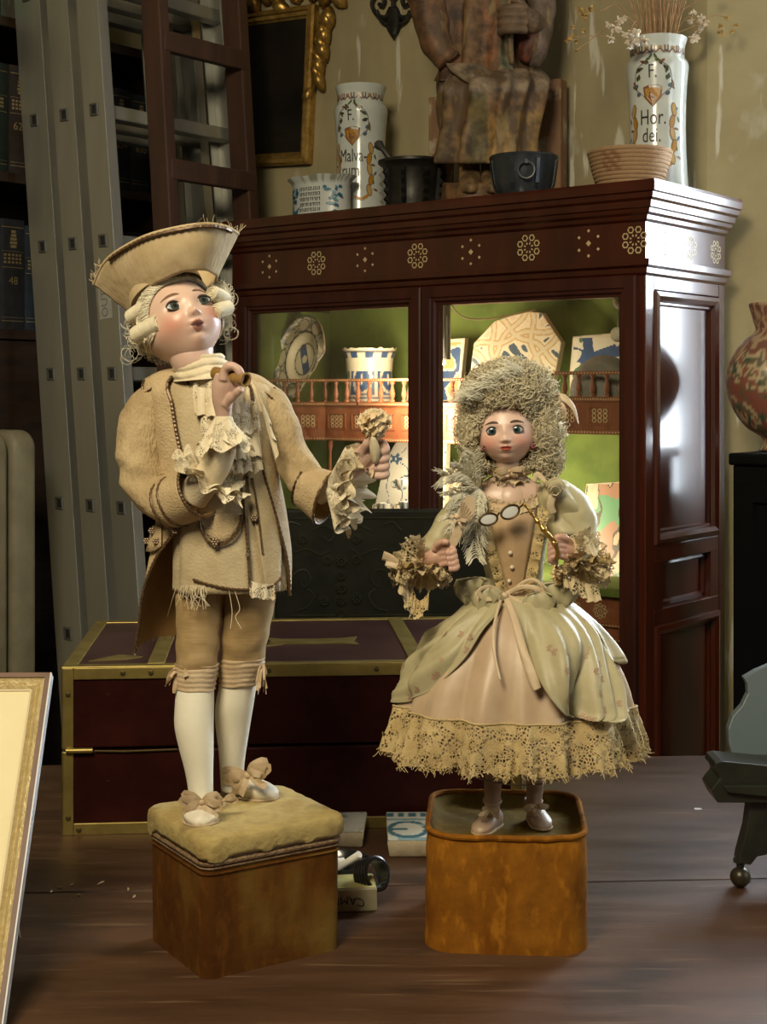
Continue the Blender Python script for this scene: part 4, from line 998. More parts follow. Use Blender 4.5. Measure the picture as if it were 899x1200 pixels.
# ------------------------------------------------------------------ black cupboard and the painted vase at the right
blkp = mat('black_lacquer', (0.002, 0.002, 0.0022), (0.003, 0.003, 0.0033), scale=10, rough=0.6, spec=0.12)
VQ = 0.12; uq = px2u(853, VQ); zq = CP(853, 531, VQ)[1]
cup_ = thing('black_cupboard', 'plain black cupboard standing right of the mahogany cabinet', 'cupboard', CB(uq-0.28, VQ+0.11, 0))
b = MB(); b.obox(CB(uq-0.555, VQ+0.008, 0), UX*0.55, VX*0.20, ZX*(zq-0.02)); b.build('body', blkp, cup_, smooth=False, bevel=0.003)
b = MB(); b.obox(CB(uq-0.56, VQ, zq-0.02), UX*0.56, VX*0.215, ZX*0.02); b.build('top_board', blkp, cup_, smooth=False, bevel=0.004)
for k in range(2):
    b = MB(); b.rectloft(lambda x, z, o: CB(x, VQ+0.008-o, z), uq-0.545+k*0.27, uq-0.285+k*0.27, 0.1, zq-0.05, [(0, 0), (0, 0.012), (0.03, 0.012), (0.034, 0.004)], True); b.build('door', blkp, cup_, ang=20)
vu = px2u(906, 0.228); vc = CB(vu, 0.228, zq); Dv = vc.y; s = Dv/F
def vase_col(a, h, r):
    e = nz(cos(a)*6, sin(a)*6, h*75)+0.5*nz(cos(a)*13, sin(a)*13, h*150); f = nz(cos(a)*3+4, sin(a)*3, h*40); g_ = nz(cos(a)*5, sin(a)*5+7, h*60)
    if h > 0.172: return (0.22, 0.10, 0.07) if e > -0.05 else (0.45, 0.33, 0.20)
    if g_ > 0.38: return (0.05, 0.11, 0.07)
    if f > 0.10 and e > -0.25: return (0.28, 0.10, 0.07)
    if e < -0.12: return (0.16, 0.14, 0.08)
    if e > 0.30: return (0.30, 0.12, 0.08)
    return (0.55, 0.44, 0.26)
prof = [(13, 0), (16, 2), (15, 5), (11, 10), (14, 17), (30, 28), (43, 44), (51, 64), (53.5, 82), (51, 100), (43, 118), (32, 131), (23, 138), (20, 143), (21, 148), (25, 162), (28, 172), (27, 174), (24, 170), (18, 146), (10, 130)]
P_ = spl([V((r, h, 0)) for r, h in prof[:17]], 5)
b = MB(); b.lathe([(p.x*s, p.y*s) for p in P_]+[(r*s, h*s) for r, h in prof[17:]], vc, 110, colf=vase_col)
vt = b.build('painted_vase', M['paint'], ang=60); tag(vt, 'round red and cream patterned vase on the black cupboard', 'vase')
# ------------------------------------------------------------------ table
TA = radians(3.3); TX = V((cos(TA), sin(TA), 0)); TY = V((-sin(TA), cos(TA), 0))
tabm = [mat('table_plank_%d' % i, a, c, scale=3.5, detail=8, rough=0.38, stretch=(1.2, 9, 1), ramp=(0.32, 0.70), bump=0.12, bscale=30, bstretch=(1, 12, 1), rough2=0.55, spec=0.35,
        extra=chain(speck((0.020, 0.013, 0.010), 7, 0.56, 0.74, (1, 2.2, 1), 0.75), speck((0.20, 0.125, 0.07), 26, 0.60, 0.72, (0.35, 5, 1), 0.55), speck((0.012, 0.008, 0.006), 150, 0.735, 0.75, (1, 1, 1), 0.9)))
        for i, (a, c) in enumerate([((0.045, 0.021, 0.010), (0.095, 0.047, 0.024)), ((0.050, 0.024, 0.012), (0.105, 0.053, 0.028)), ((0.048, 0.023, 0.012), (0.10, 0.052, 0.028))])]
tab = thing('table', 'long dark plank table with worn polished top', 'table', (0, 1.4, 0))
def T(a, b_, z): return TX*a+TY*b_+ZX*z
yb = 1.998; ys = 1.489
for i, (y0, y1) in enumerate(((0.62, 1.05), (1.052, ys-0.0012), (ys+0.0012, yb))):
    b = MB(); b.obox(T(-0.85, y0, TZ-0.035), TX*1.85, TY*(y1-y0), ZX*0.035); b.build('plank', tabm[i], tab, smooth=False, bevel=0.0016)
for x in (-0.78, 0.90):
    for y in (0.68, 1.93):
        b = MB(); b.lathe([(0.03, 0), (0.034, 0.02), (0.02, 0.05), (0.033, 0.2), (0.036, 0.35), (0.022, 0.5), (0.038, 0.54), (0.038, 0.69)], T(x, y, 0), 20); b.build('leg', tabm[2], tab)
for (p, d_, L_) in ((T(-0.78, 0.68, 0.62), TX, 1.68), (T(-0.78, 1.93, 0.62), TX, 1.68), (T(-0.78, 0.68, 0.62), TY, 1.25), (T(0.90, 0.68, 0.62), TY, 1.25)):
    n_ = ZX.cross(d_); b = MB(); b.obox(p-n_*0.012, d_*L_, n_*0.024, ZX*0.104); b.build('apron', tabm[2], tab, smooth=False)
# straw bits and scratches on the wood
strawm = mat('straw_bits', (0.5, 0.38, 0.2), rough=0.9); random.seed(4)
for kk, (px, py, L_, a) in enumerate(((118, 1036, 9, 0.9), (150, 1043, 7, -1.3), (70, 1041, 5, 0.2), (84, 1038, 5, 0.5), (60, 1046, 4, 0.9), (92, 1050, 6, -0.2), (157, 1052, 6, 1.3))):
    D = 0.507*F/(py-HY); c = S(px, py, D); c.z = TZ+0.0011; d_ = V((cos(a), sin(a)*1.6, 0))*L_*D/F/2
    b = MB(); b.tube([c-d_, c+d_*0.2+V((0, 0.001, 0)), c+d_], [0.0004, 0.0011, 0.0005], 5)
    tag(b.build('straw_bit', strawm), ['longest loose straw bit on the table, midway between frame and pedestal', 'straw bit just above the plank joint beside the ochre pedestal', 'second straw bit from the frame along the plank joint', 'third straw bit from the frame along the plank joint', 'straw bit nearest the tilted frame on the plank joint', 'lowest straw bit, below the plank joint midway to the pedestal', 'straw bit below the plank joint touching the ochre pedestal'][kk], 'straw', 'straw bits on the table')
b = MB(); D = 0.507*F/(948-HY); c = S(818, 948, D); c.z = TZ+0.0004; b.poly([c+V((x*0.003, y*0.004, 0)) for x, y in ((-1.6, -0.6), (-0.2, -1), (1.6, -0.5), (1.3, 0.8), (-1.2, 0.9))]); b.poly([v-ZX*0.0003 for v in b.v][::-1])
tag(b.build('paper_scrap', mat('white_scrap', (0.75, 0.74, 0.7), rough=0.8), smooth=False), 'tiny white scrap on the table at the right', 'scrap')
# ------------------------------------------------------------------ brass-bound trunk
KA = radians(4.6); KX = V((cos(KA), sin(KA), 0)); KY = V((-sin(KA), cos(KA), 0))
KO = V((-0.367, 1.661, TZ)); KW, KD, KH = 0.53, 0.335, 0.1915
redl = mat('red_leather', (0.017, 0.0035, 0.0025), (0.034, 0.007, 0.005), scale=14, detail=6, rough=0.40, bump=0.12, bscale=120, spec=0.1, extra=speck((0.16, 0.08, 0.05), 140, 0.73, 0.76, (1, 1, 1), 0.5))
lidl = mat('lid_leather', (0.030, 0.010, 0.009), (0.058, 0.024, 0.020), scale=10, detail=6, rough=0.36, bump=0.1, bscale=120, spec=0.45)  # lid panel leather, paler and greyer than the red sides
tr = thing('brass_bound_chest', 'low dark red chest bound with brass strips on the table', 'chest', KO+KX*KW/2+KY*KD/2)
def KP(x, y, z): return KO+KX*x+KY*y+ZX*z
zs = 0.098
b = MB(); b.obox(KP(0.001, 0.001, 0), KX*(KW-0.002), KY*(KD-0.002), ZX*(zs-0.002)); b.build('lower_case', redl, tr, smooth=False, bevel=0.002)
b = MB(); b.obox(KP(0.001, 0.001, zs+0.0012), KX*(KW-0.002), KY*(KD-0.002), ZX*(KH-zs-0.002)); b.build('lid', redl, tr, smooth=False, bevel=0.002)
b = MB(); b.obox(KP(0.012, 0.012, KH-0.0008), KX*(KW-0.024), KY*(KD-0.024), ZX*0.0012); b.build('lid_panel', lidl, tr, smooth=False)
def strap(x, y, z, dx, dy, dz): b = MB(); b.obox(KP(x, y, z), KX*dx, KY*dy, ZX*dz); return b.build('brass_strip', M['brass'], tr, smooth=False, bevel=0.0008)
g = 0.0016
for z0, z1 in ((0.0, zs-0.0025), (zs+0.0015, KH)):
    strap(-g, -g, z0, 0.0135, g*2, z1-z0); strap(KW-0.012, -g, z0, 0.0135, g*2, z1-z0)
    strap(-g, -g, z0, g*2, 0.0135, z1-z0); strap(KW-g, -g, z0, g*2, 0.0135, z1-z0)
strap(0.012, -g, KH-0.0135, KW-0.024, g*2, 0.0135); strap(0.012, -g, 0, KW-0.024, g*2, 0.0135)
strap(-g, -g, KH-0.001, KW+2*g, 0.016, 0.0025); strap(-g, KD-0.014, KH-0.001, KW+2*g, 0.016, 0.0025)
strap(-g, 0.0145, KH-0.001, 0.0165, KD-0.029, 0.0025); strap(KW-0.014, 0.0145, KH-0.001, 0.0165, KD-0.029, 0.0025)
strap(-g, 0.012, KH-0.0135, g*2, KD-0.024, 0.012); strap(-g, 0.012, 0, g*2, KD-0.024, 0.0135)
for x in (0.094, 0.40): strap(x, 0.0145, KH-0.0005, 0.020, KD-0.029, 0.0022)
b = MB(); cx_, cy_ = 0.290, 0.150
b.prism([(-0.058, -0.030), (-0.036, -0.018), (0.036, -0.018), (0.058, -0.030), (0.052, 0), (0.058, 0.030), (0.036, 0.018), (-0.036, 0.018), (-0.058, 0.030), (-0.052, 0)], KP(cx_, cy_, KH+0.0006), KX, KY, ZX*0.001)
b.build('cartouche', M['brass'], tr, smooth=False)
b = MB(); b.prism([(-0.03, -0.02), (0.01, -0.012), (0.03, 0.005), (0.0, 0.02)], KP(0.055, 0.055, KH+0.0006), KX, KY, ZX*0.0008); b.build('corner_plate', M['brass'], tr, smooth=False)
scr = mat('old_screw', (0.12, 0.09, 0.035), rough=0.45, metal=0.8)
def screw(x, z):
    b = MB(); b.lathe([(0.0032, 0), (0.0030, 0.001), (0.0018, 0.0014)], KP(x, -g, z), 12, ax=-KY); b.build('screw', scr, tr)
for x, z in ((0.068, KH-0.0065), (0.100, KH-0.0065), (0.235, KH-0.0065), (0.36, KH-0.0065), (0.006, KH-0.030), (0.006, 0.020), (0.018, 0.006), (0.15, 0.006)): screw(x, z)
b = MB(); b.tube([KP(0.004, -0.004, zs-0.0005), KP(0.034, -0.004, zs-0.0005)], 0.0032, 10); b.build('hinge', M['brass'], tr)
b = MB(); b.tube([KP(0.036, -0.001, zs-0.002), KP(0.07, -0.0015, zs-0.003), KP(0.13, -0.001, zs-0.002)], 0.0012, 6); b.build('seam_bead', scr, tr)
# ------------------------------------------------------------------ chair with embossed leather back behind the table
lea = mat('black_embossed_leather', (0.007, 0.008, 0.005), (0.015, 0.015, 0.009), scale=25, rough=0.6, bump=0.3, bscale=60, spec=0.15)
leah = mat('raised_leather', (0.016, 0.017, 0.010), (0.026, 0.026, 0.015), scale=60, rough=0.45, spec=0.15)
DCH = 2.14; s = DCH/F
ch = thing('leather_chair', 'dark chair with embossed leather back behind the red chest', 'chair', V((S(450, 700, DCH).x, DCH-0.15, 0)))
xl, xr = S(322, 0, DCH).x, S(585, 0, DCH).x; zt_ = S(0, 597, DCH).z
b = MB(); b.obox((xl, DCH, 0.82), (xr-xl, 0, 0), (0, 0.02, 0), (0, 0, zt_-0.82)); b.build('backrest', lea, ch, smooth=False, bevel=0.004)
for x in (xl+0.004, xr-0.034):
    b = MB(); b.obox((x, DCH+0.012, 0), (0.03, 0, 0), (0, 0.03, 0), (0, 0, zt_-0.01)); b.build('back_post', M['dark'], ch, smooth=False)
    b = MB(); b.obox((x, DCH-0.36, 0), (0.03, 0, 0), (0, 0.03, 0), (0, 0, 0.42)); b.build('front_leg', M['dark'], ch, smooth=False)
b = MB(); b.obox((xl, DCH-0.37, 0.42), (xr-xl, 0, 0), (0, 0.38, 0), (0, 0, 0.05)); b.build('seat', lea, ch, bevel=0.01)
def rose(px, py, R):
    b = MB(); c = S(px, py, DCH)+V((0, -0.0005, 0))
    for k in range(8):
        a = 2*pi*k/8; b.ball(c+V((cos(a)*R*0.62*s, -0.0006, sin(a)*R*0.62*s)), R*0.26*s, 6, sq=(1, 0.5, 1))
    b.ball(c, R*0.25*s, 6, sq=(1, 0.6, 1)); b.tube([c+V((cos(2*pi*i/20), 0, sin(2*pi*i/20)))*R*s for i in range(21)], 0.7*s, 4, False)
    b.build('embossed_rosette', leah, ch)
for px, py, R in ((400, 658, 7), (400, 675, 6), (400, 690, 7), (400, 704, 6.5), (400, 719, 6), (418, 702, 7), (384, 657, 6), (418, 656, 6), (355, 632, 6), (380, 705, 6), (418, 632, 6)): rose(px, py, R)
def scrollc(pts):
    b = MB(); b.tube(spl([S(x, y, DCH)+V((0, 0.0004, 0)) for x, y in pts], 6), 1.5*s, 6); b.build('embossed_scroll', leah, ch)
for mx in (1, -1):
    X = lambda x: 400+mx*(x-400)
    scrollc([(X(340), 690), (X(346), 672), (X(358), 668), (X(364), 680), (X(356), 688), (X(352), 680)]); scrollc([(X(346), 716), (X(360), 712), (X(368), 698), (X(360), 690)])
    scrollc([(X(345), 648), (X(360), 644), (X(376), 650), (X(388), 644)]); scrollc([(X(366), 622), (X(380), 616), (X(392), 624), (X(386), 634), (X(378), 628)])
    scrollc([(X(330), 622), (X(340), 612), (X(352), 616)])
for y in (608, 722): scrollc([(340, y), (380, y-0.5), (420, y-0.5), (480, y-1), (560, y-1)])
# ------------------------------------------------------------------ old tiles lying on the table
ter = mat('old_clay', (0.36, 0.29, 0.18), (0.50, 0.42, 0.28), scale=40, rough=0.85, bump=0.4, bscale=90)
glzw = mat('crazed_glaze', (0.9, 0.9, 0.9), (1.0, 1.0, 1.0), scale=40, rough=0.25, vcol=True, coat=0.2)
def slab(cx0, cy0, w_, d_, h_, rz, label, colf, tilt=0):
    ex = V((cos(rz), sin(rz), 0)); ey = V((-sin(rz), cos(rz), 0)); o_ = V((cx0, cy0, TZ))
    t = thing('loose_tile', label, 'tile', o_)
    b = MB(); rings = []
    for z, k in ((0, 0.90), (h_*0.15, 0.96), (h_*0.6, 0.985), (h_*0.93, 1.0), (h_, 0.99)):
        ring = []
        for i in range(40):
            q = i/40*4; sd = int(q); f = q-sd
            x, y = [(-1+2*f, -1), (1, -1+2*f), (1-2*f, 1), (-1, 1-2*f)][sd]
            k2 = k+0.012*nz(i*0.6, z*60, cx0*9)
            ring.append(o_+ex*x*w_/2*k2+ey*y*d_/2*k2+ZX*z)
        rings.append(ring)
    b.loft(rings, True, (1, 1)); b.build('clay_body', ter, t, ang=50)
    b = MB(); n = 44; vs = []; cs = []; fs = []
    for i in range(n+1):
        for j in range(n+1):
            x = -1+2*i/n; y = -1+2*j/n; vs.append(o_+ex*x*w_/2*0.985+ey*y*d_/2*0.985+ZX*(h_+0.0006)); cs.append(colf((x+1)/2, (y+1)/2))
    for i in range(n):
        for j in range(n): fs.append((i*(n+1)+j, (i+1)*(n+1)+j, (i+1)*(n+1)+j+1, i*(n+1)+j+1))
    b.add(vs, fs, cs); b.build('glazed_face', glzw, t)
WH = (0.66, 0.66, 0.58); TB = (0.07, 0.17, 0.22); LB = (0.28, 0.42, 0.44)
def tileb(x, y):
    if y > 0.80: return TB if (0.84 < y < 0.96 and (x*8) % 1 < 0.55) else WH
    if 0.70 < y < 0.77: return LB if nz(x*12, y*20) > -0.2 else TB
    e = nz(x*5, y*5, 2.0)
    c1 = min(abs(sqrt(((x-cx)/0.20)**2+((y-0.38)/0.26)**2)-1) for cx in (0.22, 0.68, 1.1))
    if c1 < 0.16: return TB if e > -0.3 else LB
    if abs(y-0.38) < 0.03 and (x % 0.45) < 0.22: return TB
    if y < 0.10 and e > -0.1: return LB
    return WH
def tilea(x, y):
    e = nz(x*4, y*4, 7.0)+0.5*nz(x*9, y*9)
    return (0.30, 0.29, 0.25) if e > 0.33 else ((0.50, 0.48, 0.40) if e > 0.1 else (0.64, 0.61, 0.52))
pb = S(449, 1006, 1.575)
slab(pb.x+0.0525+0.004, 1.576+0.055, 0.105, 0.108, 0.0195, radians(1), 'white tile with blue leaf border lying beside the velvet pedestals', tileb)
slab(S(428, 990, 1.62).x-0.05, 1.66, 0.10, 0.095, 0.018, radians(-2), 'worn grey-white tile lying behind the ashtray', tilea)
# ------------------------------------------------------------------ ashtray, cigarettes, ridged ring, packet
blp = mat('black_plastic', (0.010, 0.010, 0.010), (0.016, 0.016, 0.016), scale=20, rough=0.22, coat=0.4, crough=0.1)
ac = V((S(392, 1020, 1.49).x, 1.50, TZ)); s = 1.5/F
at_ = thing('ashtray', 'round black ashtray half hidden behind the velvet pedestal', 'ashtray', ac)
b = MB(); b.lathe([(30*s, 0), (34*s, 1*s), (40*s, 18*s), (42*s, 27*s), (41*s, 28*s), (38*s, 26*s), (34*s, 8*s), (5*s, 6*s)], ac, 40); b.build('bowl', blp, at_, ang=50)
for k in range(3):
    a = 0.4+2*pi*k/3; b = MB(); b.cbox(ac+V((cos(a)*39*s, sin(a)*39*s, 26.5*s)), 3*s, 2*s, 2*s, a); b.build('notch', blp, at_, bevel=0.0005)
cig = mat('cigarette_paper', (0.80, 0.79, 0.74), rough=0.8)
def cigar(p, q, r, label):
    p, q = V(p), V(q); t = thing('cigarette', label, 'cigarette', p, 'cigarettes in the ashtray')
    b = MB(); b.tube([p, q], r, 14); b.build('paper', cig, t)
    d_ = (q-p).normalized(); b = MB(); b.tube([q-d_*0.0002, q+d_*0.0006], r*0.92, 12); b.build('tip', mat('tobacco', (0.62, 0.6, 0.52), rough=0.9), t)
cigar(S(393, 1020, 1.488), S(421, 1001.5, 1.470), 0.0038, 'white cigarette resting on the ashtray rim')
cigar(S(384, 1012, 1.505), S(403, 1009, 1.51), 0.0036, 'stubbed white cigarette lying inside the ashtray')
rc = S(437, 1025, 1.44); rx_ = V((0.62, -0.62, 0.35)).normalized()
b = MB(); prof = []
for i in range(5):
    h0 = -9+i*4.4
    prof += [(18.5, h0), (20.5, h0+0.8), (20.5, h0+3.0), (18.5, h0+3.8)]
prof = [(r*1.44/F, h*1.44/F) for r, h in prof]
b.lathe(prof+[(16.5*1.44/F, 12.2*1.44/F), (16*1.44/F, -9*1.44/F), (18.5*1.44/F, -9*1.44/F)], rc, 40, ax=-rx_, caps=(0, 0))
tag(b.build('ridged_ring', blp, ang=30), 'glossy black ridged ring leaning on the ashtray', 'ring')
pk = mat('packet_card', (0.30, 0.28, 0.17), (0.40, 0.37, 0.24), scale=20, rough=0.55)
pr0 = 0.10; px_ = V((cos(pr0), sin(pr0), 0)); py_ = V((-sin(pr0), cos(pr0), 0)); pc = S(442, 1066, 0.507*F/(1068-HY)); pc.z = TZ+0.0003
pkt = thing('cigarette_packet', 'pale crumpled cigarette packet lying below the black ring', 'packet', pc-px_*0.028)
b = MB(); b.obox(pc-px_*0.055, px_*0.055, py_*0.045, ZX*0.022); b.build('card_box', pk, pkt, smooth=False, bevel=0.0012)
b = MB(); b.obox(pc-px_*0.053+py_*0.002+ZX*0.0222, px_*0.052, py_*0.04, ZX*0.0006); b.build('foil_flap', mat('packet_yellow', (0.42, 0.38, 0.12), (0.5, 0.46, 0.2), scale=60, rough=0.5), pkt, smooth=False)
b = MB(); put_text(b, 'CAMEL', 0.0115, lambda x, y: pc-px_*(0.0300+x)-py_*0.0004+ZX*(0.011-y+0.004*cos(x*90)-0.003), 0, 0, 1.0); b.build('lettering', M['dark'], pkt, smooth=False)
# ------------------------------------------------------------------ framed card at the lower left
pA = S(64, 788, 1.33); zb0 = TZ+0.001
topR = V((S(59, 788, 1.33).x, 1.33, pA.z)); botR = V((topR.x+0.005, 1.135, zb0))
up = (topR-botR); Hf = up.length; up.normalize(); rx = V((1, 0.03, 0)).normalized(); rx = (rx-up*rx.dot(up)).normalized(); nf = rx.cross(up)
if nf.y > 0: nf = -nf
Wf = 0.19
fr = thing('framed_card', 'tilted cream card in a thin gilt and wood frame at lower left', 'picture frame', botR-rx*Wf/2)
def FPt(x, y, o): return botR-rx*(Wf-x)+up*y+nf*o
b = MB(); b.rectloft(FPt, 0, Wf, 0, Hf, [(0, -0.011), (0, 0.0), (0.0045, 0.0), (0.0045, -0.002)]); b.build('wood_edge', mat('brown_frame_wood', (0.10, 0.042, 0.02), (0.15, 0.07, 0.035), scale=30, rough=0.5), fr, smooth=False)
b = MB(); b.obox(FPt(Wf, 0, -0.0105), rx*0.0012, up*Hf, nf*0.0105); b.build('white_side', mat('white_edge', (0.66, 0.68, 0.70), rough=0.5), fr, smooth=False)
b = MB(); b.rectloft(FPt, 0.0045, Wf-0.0045, 0.0045, Hf-0.0045, [(0, -0.002), (0.003, -0.001), (0.007, -0.003), (0.008, -0.0015), (0.0125, -0.004)]); b.build('gilt_slip', mat('pale_gilt', (0.50, 0.38, 0.16), (0.62, 0.5, 0.26), scale=200, rough=0.45, metal=0.4, bump=0.3, bscale=400), fr, ang=15)
b = MB(); b.rectloft(FPt, 0.015, Wf-0.015, 0.015, Hf-0.015, [(0, -0.0038), (0.0, -0.003), (0.002, -0.003), (0.002, -0.0038)]); b.build('bevel_line', mat('mat_bevel', (0.6, 0.5, 0.3), rough=0.6), fr, smooth=False)
b = MB(); b.obox(FPt(0.012, 0.012, -0.008), rx*(Wf-0.024), up*(Hf-0.024), nf*0.004); b.build('card', mat('cream_card', (0.80, 0.70, 0.42), (0.84, 0.74, 0.46), scale=12, rough=0.7), fr, smooth=False)
b = MB(); b.obox(FPt(0.002, 0.002, -0.0118), rx*(Wf-0.004), up*(Hf-0.004), nf*0.003); b.build('backing', M['dark'], fr, smooth=False)
lg = S(19, 1100, 0.507*F/(1100-HY)); lg.z = TZ
b = MB(); tpp = FPt(Wf-0.03, Hf*0.62, -0.013); b.obox(lg-V((0.006, 0, 0)), (0.0095, 0, 0), (0, 0.004, 0), (tpp-lg)-V((tpp.x-lg.x-0.002, 0, 0))); b.build('easel_strut', mat('strut_card', (0.24, 0.18, 0.09), rough=0.7), fr, smooth=False)
# ------------------------------------------------------------------ dark book stand at the right
std = mat('black_green_paint', (0.012, 0.014, 0.011), (0.024, 0.026, 0.018), scale=30, rough=0.35, coat=0.3, crough=0.2)
DT = 0.507*F/(1044-HY); s = DT/F
bs = thing('book_stand', 'black wooden book stand with ball feet cut by the right edge', 'stand', V((S(965, 0, DT).x, DT, TZ)))
gry = mat('grey_teal_board', (0.095, 0.125, 0.135), (0.125, 0.155, 0.165), scale=8, rough=0.45)
MXX = 985
def mir(pts): return [(x, y) for x, y in pts]+[(2*MXX-x, y) for x, y in reversed(pts)]
def pxprism(name, pts, D0, d_, m, lean=0.0, bev=0.001):
    b = MB(); zref = S(0, 1000, D0).z
    P = [S(x, y, D0) for x, y in pts]
    P = [V((p.x, D0+lean*(p.z-zref), p.z)) for p in P]; n = len(P)
    Q = [p+V((0, d_, 0)) for p in P]
    b.add(P+Q, [tuple(range(n)), tuple(range(2*n-1, n-1, -1))]+[((i+1) % n, i, n+i, n+(i+1) % n) for i in range(n)])
    return b.build(name, m, bs, smooth=False, bevel=bev)
pxprism('ledge', mir([(841, 941), (834, 926), (838, 920), (844, 913), (842, 906), (837, 901), (839, 894), (846, 892), (899, 897)]), DT-0.010, 0.045, std)
pxprism('ledge_moulding', mir([(848, 921), (853, 929), (899, 934)]), DT-0.016, 0.006, std)
pxprism('back_board', mir([(868, 905), (862, 880), (862, 862), (868, 848), (880, 836), (888, 822), (888, 812), (884, 804), (899, 796), (940, 780), (965, 776)]), DT+0.035, 0.012, gry, 0.25)
for sgn in (1, -1):
    X = (lambda x: x) if sgn > 0 else (lambda x: 2*MXX-x)
    pxprism('leg', [(X(x), y) for x, y in ((880, 940), (876, 970), (867, 1004), (866, 1012), (880, 1014), (888, 1004), (899, 1002), (920, 1010), (950, 1000), (950, 940))][::sgn], DT, 0.022, std)
    c = S(X(871), 1032, DT); c.y += 0.011; b = MB(); b.lathe([(6*s, 24*s), (8.5*s, 22*s), (8.5*s, 18*s), (5*s, 16*s), (4.5*s, 12*s)], V((c.x, c.y, c.z)), 20); b.build('collar', std, bs)
    b = MB(); b.ball(V((c.x, c.y, TZ+12.2*s)), 12.2*s, 22); b.build('ball_foot', mat('worn_bronze_ball', (0.035, 0.03, 0.018), (0.06, 0.05, 0.028), rough=0.35, metal=0.5), bs)
b = MB(); b.obox(S(960, 960, DT)+V((-0.01, 0.02, 0)), (0.05, 0, 0), (0, 0.012, 0), V((0, 0.14, -0.13))); b.build('rear_strut', std, bs, smooth=False)
# ------------------------------------------------------------------ velvet pedestals
def velvet(name, c1, c2, c3, lo=0.52, hi=0.72):
    return mat(name, c1, c2, scale=18, detail=7, rough=0.9, sheen=0.12, spec=0.15, bump=0.35, bscale=120, stretch=(1, 1, 0.5), extra=chain(speck(c3, 18, lo, hi, (1, 1, 0.55), 0.9), speck(tuple(q*1.5 for q in c2), 110, 0.54, 0.72, (1, 1, 0.5), 0.45)))
def rrect(hx, hy, r, n=6):
    out = []
    for cx_, cy_, a0 in ((hx-r, hy-r, 0), (-hx+r, hy-r, pi/2), (-hx+r, -hy+r, pi), (hx-r, -hy+r, 3*pi/2)):
        for i in range(n+1):
            a = a0+pi/2*i/n; out.append((cx_+r*cos(a), cy_+r*sin(a)))
    return out
def resample(pts, m):
    P = [V((x, y, 0)) for x, y in pts]; P.append(P[0]); L_ = [0]
    for a, c in zip(P, P[1:]): L_.append(L_[-1]+(c-a).length)
    out = []; j = 0
    for i in range(m):
        t = L_[-1]*i/m
        while L_[j+1] < t: j += 1
        f = (t-L_[j])/(L_[j+1]-L_[j]); p = P[j]+(P[j+1]-P[j])*f; out.append((p.x, p.y))
    return out
v_b = velvet('worn_ochre_velvet', (0.060, 0.019, 0.002), (0.115, 0.043, 0.005), (0.16, 0.095, 0.018))
v_g = velvet('gold_velvet', (0.15, 0.048, 0.003), (0.34, 0.135, 0.010), (0.085, 0.026, 0.003))
v_gt = velvet('olive_velvet', (0.085, 0.052, 0.006), (0.17, 0.105, 0.014), (0.05, 0.032, 0.006))
felt = mat('worn_felt', (0.30, 0.21, 0.065), (0.46, 0.36, 0.14), scale=30, detail=8, rough=0.95, bump=0.7, bscale=160, sheen=0.2, extra=speck((0.16, 0.10, 0.03), 30, 0.55, 0.7, (1, 1, 1), 0.7))
braid = mat('woven_braid', (0.13, 0.07, 0.03), (0.26, 0.17, 0.09), scale=250, rough=0.8, bump=0.6, bscale=500)
FB = V((-0.154, 1.249, 0)); e1 = V((0.844, 0.536, 0)); e2 = V((-0.536, 0.844, 0)); LB1, LB2 = 0.137, 0.119
CBoy = FB+e1*LB1/2+e2*LB2/2; CBoy.z = TZ
HB = 0.104; PT = 0.1225
pb_ = thing('velvet_pedestal', 'worn ochre velvet box with felt top under the boy doll', 'pedestal', CBoy)
def bp(x, y, z): return CBoy+e1*x+e2*y+ZX*z
b = MB(); rings = []; ol = resample(rrect(LB1/2, LB2/2, 0.010), 160)
for i in range(22):
    t = i/21; z = HB*t
    k = 1.0+0.006*sin(pi*t)
    rings.append([bp(x*k+0.0006*nz(x*60, y*60, z*50), y*k+0.0006*nz(y*70, x*50, z*60), z) for x, y in ol])
b.loft(rings, True, (1, 1)); b.build('velvet_box', v_b, pb_, ang=60)
for zz, rr, m in ((HB-0.0135, 0.0010, v_b), (HB-0.004, 0.0026, braid), (HB+0.0005, 0.0020, braid), (HB-0.0085, 0.0011, braid)):
    b = MB(); L_ = [bp(x*1.008, y*1.008, zz) for x, y in ol]; b.tube(L_+[L_[0]], rr, 8, False); b.build('braid', m, pb_)
b = MB(); ol2 = resample(rrect(LB1/2+0.0035, LB2/2+0.0035, 0.012), 200); rings = []
for k, z in ((0.90, HB+0.0005), (1.0, HB+0.001), (1.012, HB+0.004), (1.012, HB+0.011), (1.0, PT-0.002), (0.97, PT), (0.75, PT+0.0008), (0.5, PT), (0.25, PT+0.0005), (0.03, PT)):
    ring = []
    for i, (x, y) in enumerate(ol2):
        e = 0.0022*nz(x*90, y*90, z*40)+0.0012*nz(x*300, y*300, z*100) if k > 0.95 else 0
        sag = -0.007*sm(nz(x*28+3, y*28, 1), 0.1, 0.6) if z < HB+0.006 and k > 0.95 else 0
        ring.append(bp(x*(k+e*8), y*(k+e*8), z+sag+(0.0010*nz(x*k*60, y*k*60) if z > PT-0.003 else 0)))
    rings.append(ring)
b.loft(rings, True, (1, 1)); b.build('felt_top', felt, pb_, ang=80)
